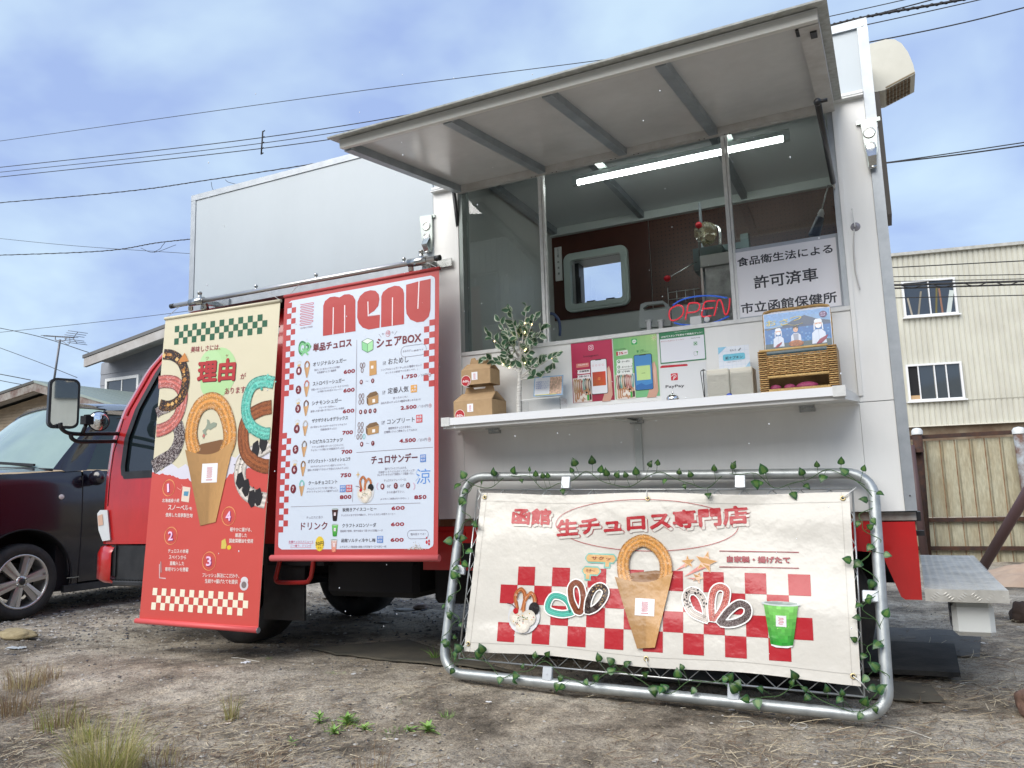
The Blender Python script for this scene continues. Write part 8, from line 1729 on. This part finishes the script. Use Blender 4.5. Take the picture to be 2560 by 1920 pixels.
for t in (.02, .28, .52, .76, .98): c = a+(b-a)*t; m = MB(); m.tube([c, c+np.array([.075, 0, .015])], .017, 6); m.build('arm', BLACKWIRE, o)
for pts, lab in (([(528, 455), (530, 468), (534, 477)], 'short loose cable tail curling at the roof edge'), ([(563, 449), (570, 455), (580, 458), (592, 461)], 'small cable loop above the roof edge'), ([(385, 630), (400, 622), (405, 615), (412, 607)], 'loose loop of cable beside the truck nose'), ([(352, 620), (385, 631), (440, 612)], 'slack cable loop left of the truck nose')):
    m = MB(); p = [P(*q, y=12) for q in pts]; m.tube(bez(p, 5), .007, 5); o = m.build('cable_tail', BLACKWIRE, None, tuple(p[0])); tag(o, lab, 'cable')
# ================================================================ THINGS ON THE GROUND
def gp(px, py, z=0.0):
    p = P(px, py, z=z)
    for _ in range(4): p = P(px, py, z=gh(p[0], p[1]))
    return p
# rubber mats
RM1 = mat('old_rubber_mat', (.085, .082, .075), .85, noise=(.13, .12, .10), nscale=5, bump=.3, bscale=70); RM2 = mat('black_rubber_mat', (.016, .017, .018), .8, noise=(.05, .048, .043), nscale=7, bump=.2, bscale=60); RM3 = mat('brown_sheet_mat', (.14, .125, .095), .9, noise=(.08, .075, .06), nscale=4, bump=.3, bscale=90)
def matt(label, corners, th, mt, lift=.0, amp=.004):
    c = [np.array(q, float) for q in corners]
    m = MB()
    def f(i, j, o): p = (c[0]*(1-i)+c[1]*i)*(1-j)+(c[3]*(1-i)+c[2]*i)*j; return (p[0], p[1], max(gh(p[0], p[1]), 0)+.004+lift+amp*(.5+.5*math.sin(p[0]*3.1+p[1]*2))+o)
    N1 = 20; m.grid(lambda i, j: f(i, j, th), N1, 10); m.grid(lambda i, j: f(i, j, 0), N1, 10)
    m.grid(lambda i, j: f(i, 0, th*j), N1, 1); m.grid(lambda i, j: f(i, 1, th*j), N1, 1); m.grid(lambda i, j: f(0, i, th*j), 10, 1); m.grid(lambda i, j: f(1, i, th*j), 10, 1)
    o = m.build('rubber_mat', mt, None, (c[0][0], c[0][1], 0)); tag(o, label, 'mat', 'mats under the truck'); return o
matt('long grey rubber mat farthest under the truck', [(-2.6, 1.75), (.30, 1.83), (.225, 1.04), (-2.6, 1.0)], .006, RM1)
matt('thick black rubber mat with a raised corner behind the frame', [(-1.9, 1.10), (.13, 1.18), (.11, .50), (-1.9, .42)], .02, RM2, .02, .004)
matt('brown sheet mat showing at the right foot of the frame', [(-1.2, .40), (-.01, .42), (.03, .13), (-1.2, .10)], .006, RM3)
a, b, c, d = gp(*cU2(700, 850)), gp(*cU2(1360, 765)), gp(*cU2(1895, 935)), gp(*cU2(900, 890))
matt('dusty brown mat lying left of the leaning frame', [(a[0], a[1]+.02), (b[0]+.2, b[1]), (-1.75, .02), (d[0]+.05, d[1])], .008, RM3, .004, .004)
# jug under the step
o = thing('water_jug', 'translucent white square jug hanging under the chequer plate step', 'jug', (.15, .2, .26))
m = MB(); m.box((.082, .06, .27), (.222, .30, .396), bev=.018); m.build('body', mat('milky_plastic', (.74, .77, .76), .35, trans=.15), o)
pr = Pr((.0812, .06, .39), (0, 1, 0), (0, 0, -1), .0005); pr.N = np.array([-1., 0, 0]); pr.rect((.02, .0), (.20, .045), (60, 70, 90), 1, (8, 4), cf=lambda i, j: lin(rnd.choice([(60, 70, 90), (150, 160, 180), (40, 50, 70)]))); pr.rect((.06, .06), (.12, .075), (120, 90, 80), 1); pr.done('label', PRINT, o)
# crumpled cloth behind the step
m = MB(); c = P(*cG(1260, 640), z=.05)
def cl(i, j):
    x = c[0]-.28+1.2*i; y = c[1]-.35+.9*j; e_ = math.sin(math.pi*min(1, i*1.1))*math.sin(math.pi*j)
    return (x, y, .0+e_**.6*(.13+.035*NZ.noise(Vector((x*3, y*9, 0)))+.04*abs(NZ.noise(Vector((x*6, y*14, 4))))))
m.grid(cl, 60, 50); o = m.build('tarpaulin', mat('tan_cloth', (.50, .37, .27), .9, noise=(.42, .30, .22), nscale=6), None, (c[0], c[1], 0)); tag(o, 'crumpled tan cloth heaped at the foot of the fence', 'cloth')
# rock, stump
def lump(nm, c, r, sc, mt, label, cat, seed, f=5.):
    m = MB(); m.ball((0, 0, 0), 1., 22, 16); vs = []
    for v in m.v: d = 1+.28*NZ.noise(Vector(v)*1.6+Vector((seed, 0, 0)))+.10*NZ.noise(Vector(v)*f+Vector((0, seed, 0))); vs.append((c[0]+v[0]*r*sc[0]*d, c[1]+v[1]*r*sc[1]*d, c[2]+v[2]*r*sc[2]*d))
    m.v = vs; o = m.build(nm, mt, None, tuple(c)); tag(o, label, cat); return o
q = gp(2585, 1800); lump('rock', (q[0]+.02, q[1]+.04, q[2]+.045), .075, (1, 1, .8), mat('reddish_rock', (.20, .12, .09), .9, noise=(.12, .07, .055), nscale=20, bump=.6, bscale=50), 'reddish brown rock cut by the right edge of the view', 'rock', 3)
q = gp(2552, 1560); lump('stump', (q[0]+.02, q[1]+.05, q[2]+.05), .065, (1, .8, 1.1), mat('dark_stump', (.035, .022, .018), .95, noise=(.06, .04, .03), nscale=9, bump=.6, bscale=30), 'dark weathered stump at the right edge beyond the step', 'stump', 8, 7.)
q = gp(20, 1598); lump('straw_sack', (q[0], q[1]+.05, q[2]+.02), .10, (1.6, .8, .35), mat('straw_sack', (.40, .33, .19), .9, noise=(.28, .22, .12), nscale=30, bump=.6, bscale=60), 'flattened straw coloured sack on the gravel left of the truck', 'sack', 5)
for k, (x, y, r, s, col, lab) in enumerate(((1010, 1527, .045, (1.9, 1, .28), (.42, .39, .34), 'flat pale stone under the truck'), (1052, 1522, .05, (1.3, 1, .5), (.30, .23, .19), 'brownish stone beside the flat pale stone under the truck'), (968, 1513, .025, (1.6, 1, .5), (.03, .03, .03), 'small black stone beside the pale gravel under the truck'), (958, 1558, .03, (1.6, 1, .25), (.40, .38, .35), 'thin pale stone in the shade under the truck'), (823, 1495, .05, (1.7, 1.1, .3), (.33, .31, .28), 'flat grey stone near the far front wheel'), (302, 1773-.0, .0, (1, 1, 1), (0, 0, 0), None))):
    if lab: q = gp(x, y); lump('stone', (q[0], q[1], q[2]+r*s[2]*.6), r, s, mat('stone%d' % k, col, .85, noise=tuple(v*.7 for v in col), nscale=25), lab, 'stone', 11+k)
# scattered small stuff
rg_ = random.Random(77)
def scatter(n, fn):
    for _ in range(n): fn()
PEB = vcmat('pebbles', .85)
peb = MB()
oct_ = [(1, 0, 0), (-1, 0, 0), (0, 1, 0), (0, -1, 0), (0, 0, 1), (0, 0, -1)]; of = [(0, 2, 4), (2, 1, 4), (1, 3, 4), (3, 0, 4), (2, 0, 5), (1, 2, 5), (3, 1, 5), (0, 3, 5)]
def pebble(x, y, r, col):
    a = rg_.uniform(0, 6.28); ca, sa = math.cos(a), math.sin(a); z = gh(x, y); s = (rg_.uniform(.8, 1.5), rg_.uniform(.6, 1.1), rg_.uniform(.35, .7))
    vs = []
    for v in oct_:
        p = [v[0]*s[0]*r*rg_.uniform(.7, 1.2), v[1]*s[1]*r*rg_.uniform(.7, 1.2), v[2]*s[2]*r]; p[0] += rg_.uniform(-.3, .3)*r; vs.append((x+p[0]*ca-p[1]*sa, y+p[0]*sa+p[1]*ca, z+p[2]+r*.15))
    peb.add(vs, of, col)
PC = [(.42, .40, .36), (.26, .24, .21), (.12, .11, .10), (.45, .43, .40), (.28, .23, .18), (.10, .10, .11)]
for _ in range(20000):
    d = rg_.random()**1.6; y = -2.75+6.5*d; x = rg_.uniform(-4.8-.9*max(0, y+.6), 1.3)
    if NZ.noise(Vector((x*.9, y*.9, 7))) < rg_.uniform(-.5, .35): continue
    pebble(x, y, rg_.uniform(.0015, .005)+(.008*rg_.random()**5), rg_.choice(PC))
for _ in range(3200):
    y = rg_.uniform(-2.6, 1.5); x = rg_.uniform(-4.6, 1.2)
    if NZ.noise(Vector((x*1.1, y*1.1, 2))) > rg_.uniform(-.25, .4): pebble(x, y, rg_.uniform(.004, .011), rg_.choice(PC))
for _ in range(6500):     # gravel around the car and under the truck's far side
    x = rg_.uniform(-7.6, -1.4); y = rg_.uniform(.2, 4.5) if x > -4.6 else rg_.uniform(-1.2, 2.5)
    if x > -4.6 and y < 1.3 and rg_.random() < .6: continue
    pebble(x, y, rg_.uniform(.006, .017), rg_.choice(PC))
o = peb.build('gravel', PEB, None, None, 'stuff'); o['label'] = 'loose gravel and small stones scattered over the dirt lot'; o['category'] = 'gravel'
# straw litter
STR = vcmat('straw', .8); st = MB()
def straw(x, y, L, col, up=.0):
    a = rg_.uniform(0, 6.28); z = gh(x, y)+.003+rg_.uniform(0, .008); w_ = rg_.uniform(.0008, .0018); d = np.array([math.cos(a), math.sin(a), rg_.uniform(-.08, .25+up)]); s = np.array([-math.sin(a), math.cos(a), 0])*w_; p0 = np.array([x, y, z]); k = np.array([rg_.uniform(-.3, .3), rg_.uniform(-.3, .3), -.1])*L*.4
    p = [p0, p0+d*L*.5, p0+d*L+k]; vs = []
    for i, q in enumerate(p): q = np.array([q[0], q[1], max(q[2], z)]); vs += [q-s*(1-.3*i), q+s*(1-.3*i)+np.array([0, 0, w_*.7])]
    st.add(vs, [(0, 1, 3, 2), (2, 3, 5, 4)], col)
SCOL = [(.46, .38, .25), (.36, .28, .18), (.55, .47, .33), (.22, .15, .09), (.14, .09, .06)]
def region(pxa, pxb, n, L=(.02, .07)):
    for _ in range(n):
        px = rg_.uniform(pxa[0], pxb[0]); py = rg_.uniform(pxa[1], pxb[1]); p = P(px, py, z=0)
        straw(p[0], p[1], rg_.uniform(*L), rg_.choice(SCOL))
region((0, 1760), (760, 1960), 2600); region((560, 1740), (1100, 1940), 700, (.015, .06)); region((1500, 1850), (2000, 1960), 260); region((1800, 1770), (2600, 1960), 550, (.03, .12)); region((2230, 1500), (2620, 1770), 700, (.04, .14)); region((0, 1600), (2560, 1960), 3600, (.004, .020)); region((1000, 1700), (2300, 1940), 500, (.01, .04))
o = st.build('straw_litter', STR, None, None, 'stuff'); o['label'] = 'dry straw and stalks littering the dirt'; o['category'] = 'straw'
# grass tufts
GR = vcmat('grass_blades', .6)
def tuft(label, px, py, n, hgt, spread, pal, lean=.35, w_=.0015, group='dry grass tufts'):
    b = gp(px, py); m = MB(); bare = label
    for _ in range(n):
        a = rg_.uniform(0, 6.28); r = spread*rg_.random()**.6; x, y = b[0]+r*math.cos(a), b[1]+r*math.sin(a); z = gh(x, y)-.004; L = hgt*rg_.uniform(.4, 1.05); la = a+rg_.uniform(-.8, .8); ln_ = lean*rg_.uniform(.1, 1.2)
        wa = rg_.uniform(0, 6.28); s = np.array([math.cos(wa), math.sin(wa), 0])*w_*rg_.uniform(.6, 1.3); col = np.array(rg_.choice(pal))*rg_.uniform(.8, 1.2); vs = []; K = 4
        for i in range(K+1):
            t = i/K; q = np.array([x, y, z])+np.array([math.cos(la)*ln_*L*t*t, math.sin(la)*ln_*L*t*t, L*t*(1-.25*ln_*t)]); vs += [q-s*(1-t*.85), q+s*(1-t*.85)]
        m.add(vs, [(2*i, 2*i+1, 2*i+3, 2*i+2) for i in range(K)], tuple(col), True)
    o = m.build('grass_tuft', GR, None, tuple(b), 'stuff'); tag(o, label, 'grass tuft', group); return o
YG = [(.36, .36, .09), (.27, .33, .06), (.46, .42, .17), (.50, .42, .22)]; DRY = [(.26, .17, .09), (.34, .25, .14), (.20, .12, .07), (.40, .32, .18)]; GG = [(.12, .26, .04), (.18, .33, .07), (.24, .36, .1)]
tuft('tall yellow green grass tuft cut by the lower left edge', 262, 1950, 650, .205, .10, YG+YG[2:], .62, .0013)
tuft('reddish dry grass clump left of the tall yellow green tuft', 150, 1820, 260, .13, .09, DRY+YG[:2], .5, .0011)
tuft('tangled dry grass at the far left edge', 25, 1785, 300, .15, .11, DRY, .6, .001)
tuft('yellowing grass strands between the two clumps at lower left', 215, 1855, 140, .12, .05, YG, .5, .0011)
tuft('lone yellow grass tuft in the middle of the bare dirt', 580, 1800, 85, .13, .028, YG+DRY[:1], .45, .0011)
tuft('golden grass strands at the left edge above the bottom clump', 60, 1720, 200, .14, .09, DRY+YG[2:], .5, .0013)
tuft('short golden stubble right of the tall yellow green tuft', 380, 1905, 140, .08, .09, YG[2:]+DRY, .6, .0012)
tuft('fine straw coloured strands between left edge and gravel', 130, 1700, 90, .10, .06, DRY+YG[3:], .6, .0012)
tuft('bright green blades among the weed rosettes', 850, 1818, 90, .035, .07, GG+YG[:2], .9, .0016, 'green weeds')
tuft('small green blades left of the star shaped weed', 985, 1832, 40, .025, .05, GG, 1., .0014, 'green weeds')
tuft('sparse brown stalks at the bottom edge below the weeds', 930, 1935, 60, .10, .07, DRY, .4, .001)
tuft('brown stalks in the bottom middle beside the lone tuft', 640, 1935, 60, .09, .08, DRY, .5, .0009)
tuft('thin brown stalks at bottom left of centre', 430, 1925, 50, .09, .07, DRY+YG[:1], .5, .001)
tuft('fresh green grass at the left foot of the leaning frame', 1088, 1652, 30, .10, .02, GG, .9, .0035, 'green weeds')
tuft('small green grass below the left foot of the frame', 1120, 1793, 26, .04, .025, GG, 1.1, .002, 'green weeds')
tuft('low green grass patch near the small white scrap', 838, 1685, 60, .015, .05, GG, 1., .001, 'green weeds')
tuft('faint green grass patch right of the weeds', 1020, 1755, 50, .012, .05, GG, 1., .001, 'green weeds')
tuft('short green grass by the mound under the frame', 1290, 1710, 50, .02, .06, GG, 1., .0014, 'green weeds')
tuft('tiny green grass near the left banner', 672, 1648, 22, .025, .015, GG, .8, .001, 'green weeds')
WL = []
for c_ in (.5, .9):
    m = MB(); n = 5
    for k in range(n+1): t = k/n; wv = .16*math.sin(math.pi*t**.75) if 0 < t < 1 else 0; z = -c_*(t-.2)**2*.5; m.v += [(-wv, t, z+.05), (0, t, z), (wv, t, z+.05)]
    for i in range(n):
        for j in range(2): m.f.append((i*3+j, i*3+j+1, i*3+j+4, i*3+j+3)); m.c.append((.22, .40, .09) if c_ < .8 else (.33, .50, .14)); m.mi.append(0); m.sm.append(True)
    WL.append(mesh_of(m, 'leaf', LEAFM))
for lab, px, py, n, sz, hh in (('leafy green weed standing left in the weed patch', 798, 1808, 16, .026, .03), ('largest bright green weed rosette of the patch', 868, 1812, 22, .032, .022), ('low spreading weed at the foot of the rosette', 835, 1835, 18, .028, .012), ('flat green weed right of the rosette', 912, 1825, 14, .028, .01), ('star shaped weed farther right of the patch', 1070, 1830, 22, .034, .014), ('flat weed joined left of the star shaped weed', 1022, 1828, 12, .026, .008), ('tiny bright weed near the bottom edge', 728, 1862, 10, .016, .02)):
    b = gp(px, py); o = thing('weed', lab, 'weed', b, 'green weeds')
    m = MB(); m.tube([b-np.array([0, 0, .004]), b+np.array([0, 0, hh])], .0012, 5); m.build('stem', STEM, o)
    for k in range(n):
        a = 2.4*k; t = k/n; d = (math.cos(a), math.sin(a), .15+1.0*t); place_leaf(o, b+np.array([0, 0, hh*t]), d, (0, 0, 1), 1.6*sz*rg_.uniform(.45, 1.2)*(1-.3*t), rg_, WL)
# litter
def scrap(label, px, py, w_, h_, col=(.7, .7, .7), cat='litter'):
    b = gp(px, py); m = MB(); m.grid(lambda i, j: (b[0]+(i-.5)*w_+.2*w_*NZ.noise(Vector((i*3, j*3, px))), b[1]+(j-.5)*h_, b[2]+.005+.35*h_*abs(NZ.noise(Vector((i*4, j*4, py))))), 7, 6); o = m.build('paper_scrap', mat('scrap', col, .7), None, tuple(b)); tag(o, label, cat); return o
scrap('crumpled white paper scrap in front of the tall banner', 614, 1659, .035, .04, (.75, .76, .8)); scrap('small white chip near the low grass patch', 884, 1688, .018, .02); scrap('white and red chip at the foot of the lone grass tuft', 570, 1812, .016, .022, (.6, .5, .44)); scrap('pale chip on the dirt beside the thin stalks', 355, 1892, .02, .02, (.72, .72, .7)); scrap('white plastic chip below the left foot of the frame', 1222, 1758, .022, .014, (.8, .8, .8)); scrap('white plastic offcut at the bottom right of the frame', 1830, 1778, .02, .016, (.78, .78, .78)); scrap('crushed transparent cup lid left of the gravel', 40, 1622, .12, .05, (.42, .45, .46)); scrap('grey plastic fragment beside the green weeds', 990, 1852, .014, .014, (.65, .65, .66)); scrap('pale wood chip right of the step on the dirt', 2450, 1610, .05, .02, (.55, .52, .46))
for lab, pts in (('thin white string lying in front of the tall banner', [(578, 1646), (600, 1647), (625, 1652), (648, 1656)]), ('curled white string under the bottom tube of the frame', [(1845, 1808), (1870, 1806), (1885, 1815), (1868, 1822), (1850, 1818)]), ('looped white string at the lower right of the frame', [(1985, 1822), (2000, 1810), (2018, 1816), (2008, 1826), (1990, 1824), (2022, 1822)]), ('pale blue frayed string near the mats', [(2400, 1712), (2430, 1708), (2455, 1718), (2490, 1722), (2500, 1735)]), ('pale twig on the dirt at bottom right', [(1765, 1900), (1790, 1906), (1805, 1918)]), ('long pale twig right of the frame foot', [(2120, 1800), (2180, 1812), (2260, 1826), (2330, 1850)])):
    p = [gp(*q)+np.array([0, 0, .004]) for q in pts]; m = MB(); m.tube(bez(p, 5), .0016, 5); o = m.build('string', mat('pale_string', (.6, .58, .52), .8), None, tuple(p[0])); tag(o, lab, 'string' if 'string' in lab else 'twig')
# falling drizzle
m = MB(); rr4 = random.Random(12)
for _ in range(110):
    px = rr4.uniform(500, 2150); py = rr4.uniform(150, 1650); dist = rr4.uniform(.9, 2.9); d = _n(ray(px, py)); c = CAM+d*dist; r = .0009*rr4.uniform(.6, 1.4)*(dist/2)**.4
    if c[2] > .1 and c[1] < -.35: m.ball(c, r, 6, 5, (1, 1, 1.5), )
o = m.build('falling_drizzle', mat('drizzle_drop', (.9, .92, .95), .2, spec=1.), None, None, 'stuff'); o['label'] = 'fine drizzle drops falling in front of the truck'; o['category'] = 'drizzle'
